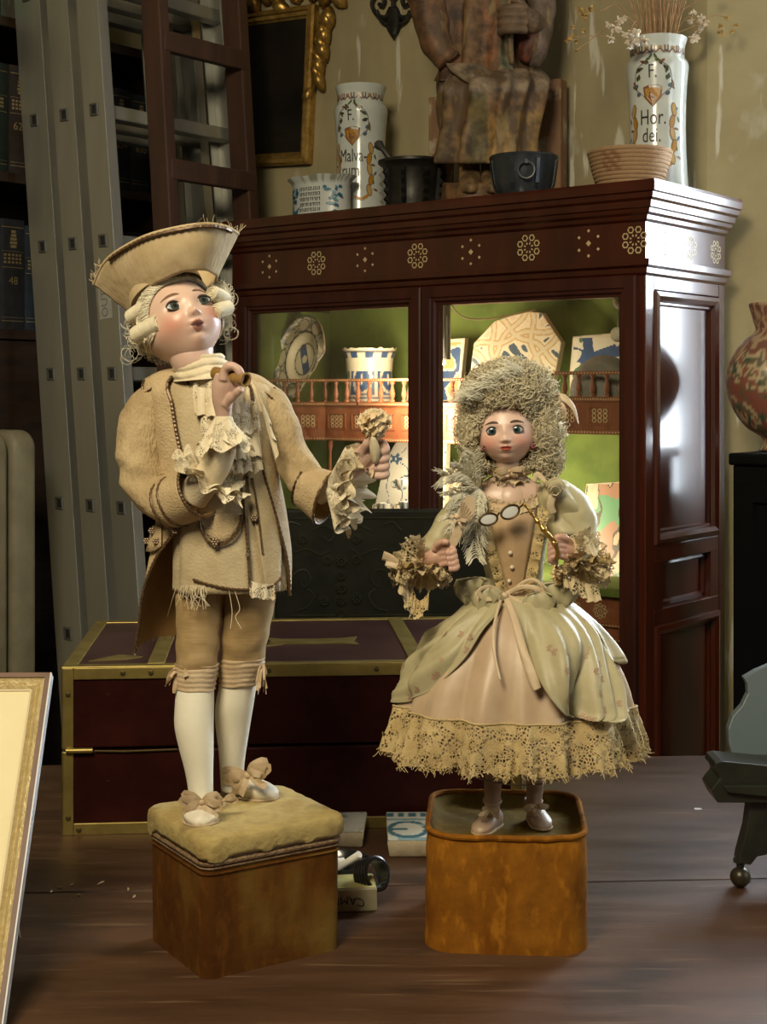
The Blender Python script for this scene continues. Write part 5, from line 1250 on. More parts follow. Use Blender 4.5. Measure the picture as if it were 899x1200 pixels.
# girl's pedestal
CG = V((0.1165, 1.386, TZ)); HG = 0.104; ga = radians(-4)
g1 = V((cos(ga), sin(ga), 0)); g2 = V((-sin(ga), cos(ga), 0))
pg_ = thing('velvet_pedestal', 'gold velvet cube with sunken olive top under the girl doll', 'pedestal', CG)
def gp(x, y, z): return CG+g1*x+g2*y+ZX*z
ol = resample(rrect(0.0735, 0.077, 0.030, 8), 180)
b = MB(); rings = []
for i in range(26):
    t = i/25; k = 1.0+0.022*sm(0.25-t, 0, 0.25)+0.010*sin(pi*t)-0.012*sm(t, 0.85, 1.0)
    rings.append([gp(x*k*(1+0.014*nz(x*40, y*40, t*4)), y*k*(1+0.014*nz(x*40, y*40, t*4)), HG*t+(0.002*nz(x*50, y*50) if i else 0)) for x, y in ol])
b.loft(rings, True, (1, 0)); b.build('velvet_wall', v_g, pg_, ang=80)
b = MB(); L_ = [gp(x*0.985, y*0.985, HG+0.0005+0.0015*nz(x*50, y*50)) for x, y in ol]; b.tube(L_+[L_[0]], 0.0028, 8, False); b.build('rim', v_g, pg_)
b = MB(); rings = []
for k, dz in ((0.985, 0.0), (0.93, -0.003), (0.88, -0.009), (0.80, -0.0115), (0.6, -0.0115), (0.4, -0.011), (0.2, -0.0115), (0.03, -0.0115)):
    rings.append([gp(x*k, y*k, HG+dz+0.003*nz(x*k*45, y*k*45, 2)) for x, y in ol])
b.loft(rings, True, (0, 1)); b.build('sunken_top', v_gt, pg_, ang=80)
# ------------------------------------------------------------------ tools for the dolls
class Doll:
    def __init__(s, D): s.D = D; s.s = D/F
    def P(s, px, py, dd=0): return S(px, py, s.D+dd*s.s)
    def proj(s, p): return CX+p.x/p.y*F, HY-(p.z-CZ)/p.y*F
    def hring(s, py, cx, rx, ry, dd, n, a0=0, a1=2*pi, mod=None, closed=True):
        c = s.P(cx, py, dd); out = []
        for j in range(n if closed else n+1):
            a = a0+(a1-a0)*j/n; k = mod(a, py) if mod else 1.0
            out.append(c+V((rx*k*s.s*sin(a), -ry*k*s.s*cos(a), 0)))
        return out
def rows5(rows, k=6):
    A = spl([V((r[0], r[1], r[2])) for r in rows], k); B_ = spl([V((r[3], r[4], 0)) for r in rows], k)
    return [(a.x, a.y, a.z, e.x, e.y) for a, e in zip(A, B_)]
def rowat(rows, py):
    for r, q in zip(rows, rows[1:]):
        if r[0] <= py <= q[0]:
            t = (py-r[0])/max(1e-6, q[0]-r[0]); return tuple(lerp(a, b_, t) for a, b_ in zip(r, q))
    return rows[0] if py < rows[0][0] else rows[-1]
def on_rows(dl, rows, px, py, off=0.0):
    """point of the lofted surface seen at px, py, lifted off by off px"""
    y0 = py; a = 0.0
    for _ in range(10):
        r = rowat(rows, y0); c = dl.P(r[1], r[0], r[4])
        D = c.y-(r[3]+off)*dl.s*cos(a)
        X = (px-CX)/F*D; q = max(-0.999, min(0.999, (X-c.x)/((r[2]+off)*dl.s))); a = math.asin(q)
        D = c.y-(r[3]+off)*dl.s*cos(a); z = CZ-(py-HY)/F*D
        y0 = HY+(CZ-z)/(dl.D+r[4]*dl.s)*F
    r = rowat(rows, y0); c = dl.P(r[1], y0, r[4])
    return c+V(((r[2]+off)*dl.s*sin(a), -(r[3]+off)*dl.s*cos(a), 0)), a, y0
def beads(b, pts, r, col=None):
    out = []; L_ = 0
    for a, c in zip(pts, pts[1:]):
        n = max(1, int((c-a).length/(r*0.9)))
        for i in range(n): out.append(a+(c-a)*i/n)
    out.append(pts[-1])
    b.tube(out, [r*(1.0 if i % 2 else 0.6) for i in range(len(out))], 6, col=col)
def ribbon(b, pts, w, up=None, twist=0.0, n=6, wob=0.0, col=None):
    P = spl(pts, n); m = len(P); g = []
    W = w if isinstance(w, (list, tuple)) else [w]*2
    for i, p in enumerate(P):
        t = (P[min(i+1, m-1)]-P[max(i-1, 0)]).normalized(); f = i/(m-1)
        side = t.cross(V((0, -1, 0))) if up is None else t.cross(up)
        if side.length < 1e-4: side = V((1, 0, 0))
        side.normalize(); nn = side.cross(t)
        a = twist*f+wob*sin(f*7); sd = side*cos(a)+nn*sin(a)
        k = f*(len(W)-1); ii = min(int(k), len(W)-2); ww = lerp(W[ii], W[ii+1], k-ii)
        g.append([p+sd*ww*q+nn*ww*0.15*(1-q*q) for q in (-0.5, -0.17, 0.17, 0.5)])
    b.grid(g, col)
def ruffle(b, C, axis, r0, r1, L_, waves, amp, n=180, seg=6, a0=0.0, a1=2*pi, seed=0.0, squash=1.0, scal=0.0):
    C = V(C); z = V(axis).normalized(); x = z.cross(V((0.13, 0.97, 0.2))).normalized(); y = z.cross(x); g = []
    for i in range(seg+1):
        t = i/seg; row = []
        for j in range(n+1):
            a = a0+(a1-a0)*j/n; wv = sin(waves*a+seed+1.3*sin(2*a+seed)); w2 = cos(waves*a+seed+0.6+sin(3*a))
            nn_ = nz(cos(a)*3+seed, sin(a)*3, t*2)
            r = lerp(r0, r1, t)+amp*t*wv*0.7+amp*t*nn_+(scal*abs(sin(waves*1.5*a)) if i == seg else 0)
            row.append(C+(x*cos(a)+y*sin(a)*squash)*r+z*(L_*t+amp*t*w2*0.9))
        g.append(row)
    b.grid(g)
def frill(b, pts, out, w, waves, amp, n=120, seg=6, seed=0.0, nrm=V((0, -1, 0)), scal=0.0):
    """gathered strip sewn along pts, hanging in direction out (vector or per-point list)"""
    P = spl(pts, max(2, n//(len(pts)-1))); m = len(P); g = []
    for i in range(seg+1):
        t = i/seg; row = []
        for j, p in enumerate(P):
            f = j/(m-1); o = out(f) if callable(out) else out
            sd = o.cross(nrm).normalized(); ww = w(f) if callable(w) else w
            q = waves*2*pi*f+seed+2.6*nz(f*6, seed)
            row.append(p+o*ww*t*(1+0.12*nz(f*waves*3, seed+5))+nrm*amp*t*(0.5+sin(q))+sd*amp*0.7*t*cos(q)+(o*scal*abs(sin(q*1.5)) if i == seg else V((0, 0, 0))))
        g.append(row)
    b.grid(g)
def finger(b, pts, r0, r1, n=10):
    P = spl(pts, 5); m = len(P)
    rr = []
    for i in range(m):
        t = i/(m-1); r = lerp(r0, r1, t)*(1+0.08*cos(t*3*2*pi))
        rr.append(r*(1 if i < m-1 else 0.6))
    b.tube(P, rr, n)
def smat(name, c1, c2, scale=25, rough=0.75, bump=0.25, bscale=220, sheen=0.25, spot=None, **k):
    return mat(name, c1, c2, scale=scale, detail=5, rough=rough, bump=bump, bscale=bscale, sheen=sheen, extra=spot, **k)
# ---- head ---------------------------------------------------------
class Head:
    def __init__(s, dl, cpx, unit, yaw, pitch, roll, boy):
        s.dl = dl; s.u = unit*dl.s; s.c = dl.P(*cpx); s.boy = boy
        s.R = Matrix.Rotation(-radians(roll), 3, 'Y') @ Matrix.Rotation(radians(yaw), 3, 'Z') @ Matrix.Rotation(-radians(pitch), 3, 'X')
    def W(s, x, y, z): return s.c+s.R @ V((x*s.u*(1.0 if s.boy else 1.05), -y*s.u, z*s.u))
    def base(s, sx, sy, sz):
        ax = 0.98-0.13*sm(-sz, 0.4, 1.0)+0.04*exp(-((sz+0.35)/0.25)**2); 
        return sx*ax, sy*(1.10 if sy < 0 else 1.02-0.06*sm(-sz, 0.4, 1.0)), sz*(1.22 if sz > 0 else 1.16)
    def bump(s, x, z):
        ax = abs(x); g = lambda a, wa, c, wc: exp(-(a/wa)**2-(c/wc)**2)
        h = 0.055*g(x, 0.10, z+0.03, 0.20)+0.165*g(x, 0.105, z+0.27, 0.10)+0.06*g(ax-0.115, 0.06, z+0.30, 0.06)
        h -= 0.105*g(ax-0.40, 0.20, z-0.04, 0.135)
        h += 0.035*g(ax-0.40, 0.3, z-0.28, 0.10)+0.05*g(ax-0.52, 0.26, z+0.42, 0.24)
        h += 0.055*g(x, 0.17, z+0.50, 0.055)+0.065*g(x, 0.15, z+0.635, 0.06)+0.04*g(x, 0.3, z+0.56, 0.2)
        h -= (0.06 if s.boy else 0.035)*g(x, 0.16, z+0.565, 0.028)+0.03*g(x, 0.2, z+0.745, 0.05)
        h += 0.10*g(x, 0.22, z+0.92, 0.16)
        return h
    def front(s, x, z):
        sz = z/(1.22 if z > 0 else 1.16); ax = 0.98-0.13*sm(-sz, 0.4, 1.0)+0.04*exp(-((sz+0.35)/0.25)**2)
        q = 1-(x/ax)**2-sz*sz
        return sqrt(max(0.0, q))*(1.02-0.06*sm(-sz, 0.4, 1.0))+s.bump(x, z)
    def F(s, x, z, o=0.006): return s.W(x, s.front(x, z)+o, z)
    def build(s, parent, skin, blush, lipc, eyec, browc, mats):
        b = MB(); n, m = 180, 120; vs = []; cs = []; fs = []
        for i in range(m+1):
            th = pi*i/m
            for j in range(n):
                a = 2*pi*j/n; sx, sy, sz = sin(th)*sin(a), sin(th)*cos(a), cos(th)
                x, y, z = s.base(sx, sy, sz); k = sm(sy, 0.05, 0.35)
                y += s.bump(x, z)*k
                vs.append(s.W(x, y, z))
                bl = 0.80*exp(-((abs(x)-0.58)/0.30)**2-((z+0.38)/0.30)**2)*k+0.25*exp(-(x/0.2)**2-((z+0.95)/0.15)**2)*k+0.18*exp(-((abs(x)-0.40)/0.2)**2-((z-0.16)/0.08)**2)*k
                cs.append(tuple(lerp(p, q, min(1, bl)) for p, q in zip(skin, blush)))
        for i in range(m):
            for j in range(n): k = (j+1) % n; fs.append((i*n+j, (i+1)*n+j, (i+1)*n+k, i*n+k))
        b.add(vs, fs, cs); return b
    def features(s, hd, lipc, eyec, browc, lashc, gaze=(0, 0)):
        eyem = mat('glass_eye_%d' % s.boy, (1, 1, 1), (1, 1, 1), rough=0.12, vcol=True, coat=0.4, crough=0.03)
        for sd in (-1, 1):
            ex, ez = 0.40*sd, 0.04; b = MB(); nu, nv = 40, 26; vs = []; cs = []; fs = []
            yc = s.front(ex, ez)
            def lidu(q): return (0.135 if s.boy else 0.142)*(1-abs(q)**2.2)**0.8+0.012*q*sd
            def lidl(q): return -(0.105 if s.boy else 0.110)*(1-abs(q)**2.0)**0.8+0.012*q*sd
            for i in range(nu+1):
                q = -1+2*i/nu; dx = 0.215*q
                for j in range(nv+1):
                    dz = lerp(lidl(q), lidu(q), j/nv)
                    y = yc+0.035+0.085*(1-(dx/0.30)**2-(dz/0.23)**2)-0.02
                    y = max(y, s.front(ex+dx, ez+dz)+0.002) if abs(q) > 0.9 else y
                    vs.append(s.W(ex+dx, y, ez+dz))
                    r = sqrt((dx-gaze[0])**2+(dz-gaze[1])**2)
                    if r < 0.052: c = (0.008, 0.008, 0.01)
                    elif r < 0.112: c = tuple(lerp(p, p*2.0, sm(r, 0.06, 0.105))*(0.8+0.4*nz(atan2(dz, dx)*6, 1)) for p in eyec)
                    elif r < 0.128: c = tuple(p*0.4 for p in eyec)
                    else: c = (0.42, 0.44, 0.43)
                    cs.append(c)
            for i in range(nu):
                for j in range(nv): fs.append((i*(nv+1)+j, (i+1)*(nv+1)+j, (i+1)*(nv+1)+j+1, i*(nv+1)+j+1))
            b.add(vs, fs, cs); b.build('eye', eyem, hd, ang=180)
            # lids, lashes and brow
            lid = [s.W(ex+0.22*q, yc+0.050+0.08*(1-(0.22*q/0.30)**2-(lidu(q)/0.23)**2)-0.012, ez+lidu(q)+0.008) for q in [-1+2*i/16 for i in range(17)]]
            b = MB(); b.tube(lid, [s.u*0.016+s.u*0.016*sin(pi*i/16) for i in range(17)], 6); b.build('upper_lashes', lashc, hd)
            lid = [s.W(ex+0.22*q, yc+0.045+0.08*(1-(0.22*q/0.30)**2-(lidl(q)/0.23)**2)-0.012, ez+lidl(q)-0.004) for q in [-1+2*i/16 for i in range(17)]]
            b = MB(); b.tube(lid, s.u*0.012, 5); b.build('lower_lashes', lashc, hd)
            b = MB(); g = []
            for i in range(17):
                q = -1+2*i/16; x = ex+0.24*q+0.02*sd; z = ez+(0.27 if s.boy else 0.25)+0.055*(1-q*q)-0.02*q*sd; w_ = 0.036*(1-abs(q)**2)**0.6*(1.25-0.5*q*sd)+0.002
                g.append([s.F(x, z-w_, 0.004), s.F(x, z, 0.010), s.F(x, z+w_, 0.004)])
            b.grid(g); b.build('eyebrow', browc, hd)
            b = MB(); c = s.F(0.075*sd, -0.335, 0.002); b.ball(c, s.u*0.020, 8, sq=(1.2, 0.5, 0.8)); b.build('nostril', lipc, hd)
        b = MB(); g = []          # lips
        W_ = 0.185 if s.boy else 0.195
        for i in range(21):
            q = -1+2*i/20; x = W_*q
            cup = 0.018*exp(-(abs(q)-0.28)**2/0.04)-0.010*exp(-(q/0.12)**2)
            zt_ = -0.558+0.072*(1-q*q)**0.7+cup; zm = -0.560-0.008*(1-q*q)
            g.append([s.F(x, lerp(zm, zt_, k), 0.004+0.018*sin(pi*min(1, k*0.9+0.1))) for k in (0, 0.25, 0.5, 0.75, 1.0)])
        b.grid(g); g = []
        op = 0.085 if s.boy else 0.0
        for i in range(21):
            q = -1+2*i/20; x = W_*0.92*q
            zm = -0.568-0.008*(1-q*q)-op*(1-q*q); zl_ = zm-0.002-0.080*(1-q*q)**0.75
            g.append([s.F(x, lerp(zl_, zm, k), 0.004+0.022*sin(pi*min(1, k*0.9+0.05))) for k in (0, 0.25, 0.5, 0.75, 1.0)])
        b.grid(g); b.build('lips', lipc, hd, ang=180)
        if s.boy:
            b = MB(); g = []
            for i in range(15):
                q = -1+2*i/14; x = W_*0.88*q; g.append([s.F(x, -0.562-(op+0.012)*(1-q*q)*k, 0.012) for k in (0, 0.5, 1)])
            b.grid(g); b.build('mouth_opening', M['mouth'], hd)
M['mouth'] = mat('mouth_dark', (0.05, 0.012, 0.010), rough=0.5)
bisque = mat('painted_bisque', (0.94, 0.94, 0.94), (1, 1, 1), scale=40, rough=0.38, vcol=True, sss=0.15, coat=0.05, crough=0.35)
skinm = mat('bisque_hand', (0.50, 0.33, 0.26), (0.56, 0.38, 0.30), scale=40, rough=0.45, sss=0.15)
skinm2 = mat('pink_bisque_hand', (0.52, 0.31, 0.23), (0.58, 0.36, 0.27), scale=40, rough=0.42, sss=0.15)
lashm = mat('lash_paint', (0.035, 0.022, 0.016), rough=0.6)
browm = mat('brow_paint', (0.17, 0.085, 0.045), rough=0.6); browd = mat('dark_brow_paint', (0.075, 0.040, 0.022), rough=0.6)
lipb = mat('lip_paint', (0.46, 0.20, 0.145), rough=0.35); lipg = mat('red_lip_paint', (0.42, 0.07, 0.05), rough=0.35)
def roll_ring(b, P0, P1, r, turns, tr, core=True):
    """rolled side curl: hair wound round an axis"""
    P0, P1 = V(P0), V(P1); z = (P1-P0).normalized(); x = z.orthogonal().normalized(); y = z.cross(x)
    if core: b.tube([P0, P0.lerp(P1, 0.5), P1], [r*0.88, r*0.96, r*0.85], 16)
    for st in range(5):
        pts = []
        N_ = turns*14
        for i in range(N_+1):
            t = i/N_; a = 2*pi*turns*t+st*1.3; rr = r*(0.95+0.05*sin(pi*t)+0.04*nz(t*30, st)); pts.append(P0+(P1-P0)*t+(x*cos(a)+y*sin(a))*rr)
        b.tube(pts, tr, 4)
    for e, sg in ((P0, -1), (P1, 1)):
        pts = [e+z*sg*0.0003+(x*cos(a)+y*sin(a))*r*0.92*(1-a/(6*pi)) for a in [i*0.35 for i in range(int(6*pi/0.35))]]
        b.tube(pts, tr*1.3, 4)
# ------------------------------------------------------------------ the boy doll
BD = Doll(1.35); s = BD.s; B = BD.P
boy = thing('boy_doll', 'standing boy doll in tricorne hat and cream coat raising a pipe', 'doll', B(258, 0, 0)*1.0)
boy.location.z = TZ+PT; ORG[boy.name] = V((boy.location.x, boy.location.y, TZ+PT))
stain = lambda c, sc=22, lo=0.52, hi=0.75, f=0.75: speck(c, sc, lo, hi, (1, 1, 0.8), f)
coatm = smat('cream_coat_cloth', (0.42, 0.31, 0.165), (0.56, 0.43, 0.25), rough=0.8, bump=0.7, bscale=480, spot=stain((0.30, 0.185, 0.08)))
sleevem = smat('cream_sleeve_crepe', (0.36, 0.26, 0.135), (0.50, 0.385, 0.215), rough=0.85, bump=1.0, bscale=420, bstretch=(1, 1, 0.4), spot=stain((0.27, 0.165, 0.07)))
lining = smat('ochre_coat_lining', (0.30, 0.155, 0.045), (0.42, 0.24, 0.08), rough=0.85, bump=0.2)
vestm = smat('ivory_waistcoat_cloth', (0.42, 0.33, 0.19), (0.54, 0.45, 0.28), rough=0.8, bump=0.4, bscale=420, spot=stain((0.33, 0.22, 0.10)))
brem = smat('tan_breeches_satin', (0.31, 0.205, 0.085), (0.43, 0.31, 0.15), rough=0.6, bump=0.3, bscale=60, bstretch=(0.5, 0.5, 4), spot=stain((0.24, 0.13, 0.045), 16), sheen=0.35)
stockm = mat('white_stocking', (0.74, 0.69, 0.54), (0.80, 0.76, 0.62), scale=20, rough=0.7, bump=0.1, bscale=200, sheen=0.2)
beadm = mat('tarnished_beads', (0.065, 0.036, 0.014), (0.17, 0.10, 0.045), scale=400, rough=0.4, metal=0.3)
lacew = lace_mat('white_lace', (0.62, 0.53, 0.36), (0.76, 0.68, 0.50), scale=520, thr=(0.10, 0.20), solidity=0.15)
lacec = smat('cream_gauze', (0.58, 0.49, 0.32), (0.72, 0.63, 0.45), rough=0.85, bump=0.3, bscale=500)
ribb = smat('old_ribbon', (0.42, 0.30, 0.17), (0.58, 0.45, 0.29), rough=0.65, bump=0.3, bscale=300)
shoem = mat('white_kid_leather', (0.60, 0.54, 0.42), (0.72, 0.66, 0.53), scale=30, rough=0.5, bump=0.15, bscale=80, extra=stain((0.42, 0.31, 0.16), 40, 0.56, 0.7))
wigm = mat('white_mohair', (0.62, 0.55, 0.38), (0.76, 0.70, 0.54), scale=60, rough=0.7, sheen=0.3)
# legs, breeches, shoes
legsL = rows5([(775, 230, 21, 21, -18), (800, 229, 21.5, 21.5, -21), (825, 228, 22.5, 23, -25), (850, 227.5, 22.5, 23, -29), (875, 230, 20, 20.5, -33), (900, 233, 16.5, 17, -36), (922, 235, 14.5, 15.5, -38), (945, 236, 14, 16, -38), (952, 236, 13, 16, -38)])
legsR = rows5([(775, 283, 21, 21, 6), (797, 280, 21.5, 21.5, 10), (825, 275, 22.5, 23, 15), (850, 273, 20.5, 21, 20), (875, 272.5, 17, 18, 24), (893, 272, 15, 16, 27), (910, 272, 14, 15, 30), (926, 272, 13, 14, 30)])
for rw in (legsL, legsR):
    b = MB(); b.loft([BD.hring(*r, 36) for r in rw], True, (1, 1)); b.build('stocking', stockm, boy, ang=180)
brL = rows5([(672, 237, 31, 31, -8), (700, 235, 29, 30, -10), (740, 232.5, 25.5, 27, -14), (768, 231, 24.5, 26, -18), (784, 230.5, 23.5, 24, -19)])
brR = rows5([(672, 292, 33, 33, -6), (700, 292.5, 31, 31, -4), (740, 288, 27.5, 28, 0), (766, 285, 26, 26, 4), (782, 283, 24.5, 24, 7)])
def brmod(seed):
    def f(a, py): return 1+0.022*nz(cos(a)*2, sin(a)*2+seed, py*0.06)+0.034*sin(py*0.22+1.5*sin(a*2+seed))*sm(py, 690, 760)
    return f
for rw, sd in ((brL, 1.0), (brR, 5.0)):
    b = MB(); b.loft([BD.hring(*r, 56, mod=brmod(sd)) for r in rw], True, (1, 1)); b.build('breeches_leg', brem, boy, ang=180)
for rows_, sd in (([(776, 230.5, 24.5, 25.5, -18), (781, 230.5, 25.5, 26, -18), (790, 229.5, 24.5, 25, -20), (799, 229, 24, 24.5, -20), (807, 229, 22.8, 23.5, -21)], 2), ([(770, 284.5, 26, 26.5, 5), (776, 284, 26.5, 27, 6), (786, 282, 25.5, 25.5, 8), (795, 280.5, 24, 24.5, 9), (802, 279.5, 22.8, 23, 10)], 7)):
    b = MB(); b.loft([BD.hring(*r, 60, mod=lambda a, py: 1+0.03*sin(py*1.1+2*sin(a+sd)+0.5*sin(5*a))) for r in rows5(rows_, 5)], True, (0, 0)); b.build('knee_band', ribb, boy, ang=180)
def tuft(name, c, n, L_, w_, m, seed, spread=1.0, grav=0.4, parent=boy, toward=V((0, -1, 0))):
    random.seed(seed)
    b = MB()
    for k in range(n):
        d_ = V((random.uniform(-1, 1)*spread, -random.uniform(0.1, 0.9), random.uniform(-1, 0.7))).normalized()
        L2 = L_*random.uniform(0.5, 1.1); p1 = c+d_*L2*0.5+V((0, 0, L2*0.15)); p2 = c+d_*L2-V((0, 0, L2*grav))
        ribbon(b, [c, p1, p2], [w_*0.4, w_*random.uniform(0.7, 1.2), w_*random.uniform(0.5, 1.0)], twist=random.uniform(-1.6, 1.6), n=4, wob=0.5)
    return b.build(name, m, parent, ang=180)
tuft('knee_bow', B(211, 786, -28), 12, 20*s, 7*s, ribb, 3); tuft('knee_bow', B(308, 786, 0), 14, 20*s, 4*s, ribb, 4, 0.5, 0.9)
def shoe(heel, ang, L_, W_, H_, m, parent, z0, n=28, name='shoe'):
    d_ = V((cos(ang), sin(ang), 0)); t_ = V((-sin(ang), cos(ang), 0)); b = MB(); rings = []
    for f, w_, h_ in ((0.0, 0.35, 0.55), (0.04, 0.62, 0.85), (0.15, 0.78, 1.05), (0.3, 0.82, 1.0), (0.45, 0.88, 0.86), (0.6, 0.98, 0.72), (0.75, 1.0, 0.60), (0.87, 0.85, 0.48), (0.95, 0.58, 0.36), (1.0, 0.22, 0.20)):
        ring = []
        for j in range(n):
            a = 2*pi*j/n; x = cos(a); y = sin(a)
            zz = H_*h_*(0.5+0.5*y) if y > -0.3 else H_*h_*0.35*max(0, (1+y))*0.5
            ring.append(V((heel.x, heel.y, z0))+d_*L_*f+t_*W_/2*w_*x*(1 if y < 0.2 else (1-0.35*(y-0.2)))+ZX*max(0.0, zz))
        rings.append(ring)
    b.loft(rings, True, (1, 1)); o = b.build(name, m, parent, ang=180)
    b = MB(); rings = []
    for f, w_ in ((0.0, 0.4), (0.05, 0.7), (0.3, 0.84), (0.6, 1.02), (0.8, 1.0), (0.95, 0.62), (1.01, 0.25)):
        c = V((heel.x, heel.y, z0))+d_*L_*f; rings.append([c+t_*W_/2*w_*1.03+ZX*0.0, c-t_*W_/2*w_*1.03, c-t_*W_/2*w_*1.03+ZX*0.0012, c+t_*W_/2*w_*1.03+ZX*0.0012])
    b.loft(rings, True, (1, 1)); b.build('sole', ribb, o, smooth=False)
    return o
zp = TZ+PT+0.0008
hl = S(236, 0, 1.339); shoe(hl, radians(-84), 0.057, 0.0315, 0.0225, shoem, boy, zp)
hr = S(263, 0, 1.395); shoe(hr, radians(-26), 0.058, 0.0315, 0.0235, shoem, boy, zp)
def bow(c, right, upv, size, m, parent, seed=0, name='bow', tails=2, loops=3):
    random.seed(seed); b = MB(); out = V((0, -1, 0))
    for sd in (-1, 1):
        for k in range(loops):
            a = random.uniform(-0.5, 0.6); d_ = right*sd*cos(a)+upv*sin(a)
            n_ = right.cross(upv); n_ = n_ if n_.y < 0 else -n_; L2 = size*random.uniform(0.7, 1.1)
            ribbon(b, [c, c+d_*L2*0.5+n_*size*0.28+upv*size*0.1, c+d_*L2+n_*size*0.12, c+d_*L2*0.62-n_*size*0.02-upv*size*0.12, c+n_*size*0.05], [size*0.18, size*0.42, size*0.46, size*0.38, size*0.16], up=out, twist=random.uniform(-0.7, 0.7), n=5)
        for k in range(tails):
            d_ = right*sd*random.uniform(0.2, 0.9)-upv*random.uniform(0.4, 1.0)
            ribbon(b, [c, c+d_*size*0.5-V((0, size*0.15, 0)), c+d_*size*random.uniform(0.8, 1.2)], [size*0.16, size*0.28, size*0.33], twist=random.uniform(-1, 1), n=5)
    b.ball(c-V((0, size*0.08, 0)), size*0.16, 8, sq=(1.2, 0.8, 1)); return b.build(name, m, parent, ang=180)
bow(B(237, 940, -66), V((1, 0, 0.1)), V((0, 0.3, 0.9)), 22*s, ribb, boy, 5, 'shoe_bow'); bow(B(262, 938, -50), V((1, 0.2, 0)), V((0, 0.3, 0.9)), 15*s, ribb, boy, 8, 'shoe_bow', 1, 2)
bow(B(291, 908, 8), V((0.9, -0.3, 0.3)), V((-0.2, 0.3, 0.9)), 27*s, ribb, boy, 6, 'shoe_bow')
# waistcoat
wr = rows5([(418, 236, 19, 18, 2), (432, 239, 27, 25, 1), (444, 243, 48, 32, 0), (460, 247, 62, 38, -2), (490, 250, 64, 42, -4), (530, 256, 60, 43, -6), (570, 262, 60, 44, -6), (610, 266, 63, 46, -8), (650, 269, 66, 48, -8), (690, 270, 67, 49, -8)])
b = MB(); b.loft([BD.hring(*r, 90, mod=lambda a, py: 1+0.012*nz(cos(a)*3, sin(a)*3, py*0.03)+0.014*sin(7*a+py*0.015)*sm(py, 600, 690)) for r in wr], True, (1, 1)); b.build('waistcoat', vestm, boy, ang=180)
def wf(px, py, off=1.5): return on_rows(BD, wr, px, py, off)[0]
def beadline(name, pts, r=2.3, off=2.0, m=beadm, parent=boy):
    b = MB(); beads(b, [wf(p.x, p.y, off) for p in spl([V((x, y, 0)) for x, y in pts], 8)], r*s); return b.build(name, m, parent)
# front panels lying over the waistcoat
def vpanel(name, edgeL, edgeR, ys, off, m, n=16, wob=0.6):
    b = MB(); g = []
    for y in ys:
        xl_, xr_ = interp(y, edgeL), interp(y, edgeR)
        g.append([wf(lerp(xl_, xr_, i/n), y, off+wob*sin(i*0.7+y*0.05)) for i in range(n+1)])
    b.grid(g); return b.build(name, m, boy, ang=180, solid=0.0008)
vpanel('waistcoat_front', [(540, 214), (600, 212), (680, 210)], [(540, 283), (600, 287), (640, 290), (700, 294)], list(range(540, 697, 6)), 4.0, vestm)
vpanel('waistcoat_front', [(500, 285), (560, 290), (640, 303), (690, 312)], [(500, 318), (560, 320), (640, 330), (690, 328)], list(range(500, 700, 8)), 3.2, vestm, 8)
beadline('bead_trim', [(284, 572), (287, 600), (290, 640), (293, 690)], 2.0, 6); beadline('bead_trim', [(226, 679), (245, 685), (270, 690), (293, 691)], 2.0, 6.5)
beadline('bead_trim', [(296, 560), (302, 600), (308, 650)], 1.5, 5); beadline('bead_trim', [(306, 690), (320, 686), (331, 676)], 1.8, 5)
# pocket flap
b = MB(); g = []
for i in range(13):
    t = i/12; x = lerp(233, 283, t); dip = 34*sin(pi*t)**0.6; g.append([wf(x, 602+dip*k, 6.5+2*k) for k in (0, 0.25, 0.5, 0.75, 1.0)])
b.grid(g); b.build('pocket_flap', coatm, boy, solid=0.001, ang=180)
beadline('bead_trim', [(233, 603), (236, 622), (246, 636), (258, 638), (271, 632), (280, 620), (283, 603)], 2.0, 10)
def button(p, r=4.0, parent=boy):
    b = MB()
    for k in range(7):
        a = 2*pi*k/6; q = 0 if k == 6 else r*0.62*s; b.ball(V(p)+V((cos(a)*q, -0.001, sin(a)*q)), r*0.45*s, 6)
    b.build('bead_button', beadm, parent)
button(wf(252, 635, 13), 5); button(wf(298, 607, 6), 4.5)
for y in (560, 650): button(wf(290, y, 8), 2.5)
# gauze hanging open at the chest and hem
random.seed(2); b = MB()
frill(b, [wf(255, 560, 8), wf(285, 520, 8), wf(300, 500, 8)], V((0.1, 0, -1)), 20*s, 3, 3*s, 60, 6, 1.0); b.build('torn_gauze', lacec, boy, ang=180)
b = MB(); frill(b, [wf(292, 680, 6), wf(305, 684, 6), wf(322, 684, 6)], V((0, 0, -1)), 16*s, 3, 3*s, 60, 5, 2.0, scal=2*s); b.build('hem_gauze', lacew, boy, ang=180)
b = MB()
for k in range(26):
    x = random.uniform(212, 240); p = wf(x, 686, 6); b.tube(spl([p, p+V((random.uniform(-4, 4)*s, -2*s, -10*s)), p+V((random.uniform(-9, 9)*s, -2*s, -random.uniform(12, 28)*s))], 4), 0.35*s, 3)
b.build('loose_threads', lacec, boy)['kind'] = 'stuff'
b = MB()
for pts in ([(268, 690), (272, 715), (270, 735)], [(275, 692), (281, 712), (276, 722), (283, 735)], [(206, 690), (201, 705), (196, 722)]): b.tube(spl([wf(x, min(y, 690), 6)+V((0, 0, -(max(0, y-690))*s)) for x, y in pts], 6), 0.45*s, 4)
b.build('loose_thread', lacec, boy)['kind'] = 'stuff'
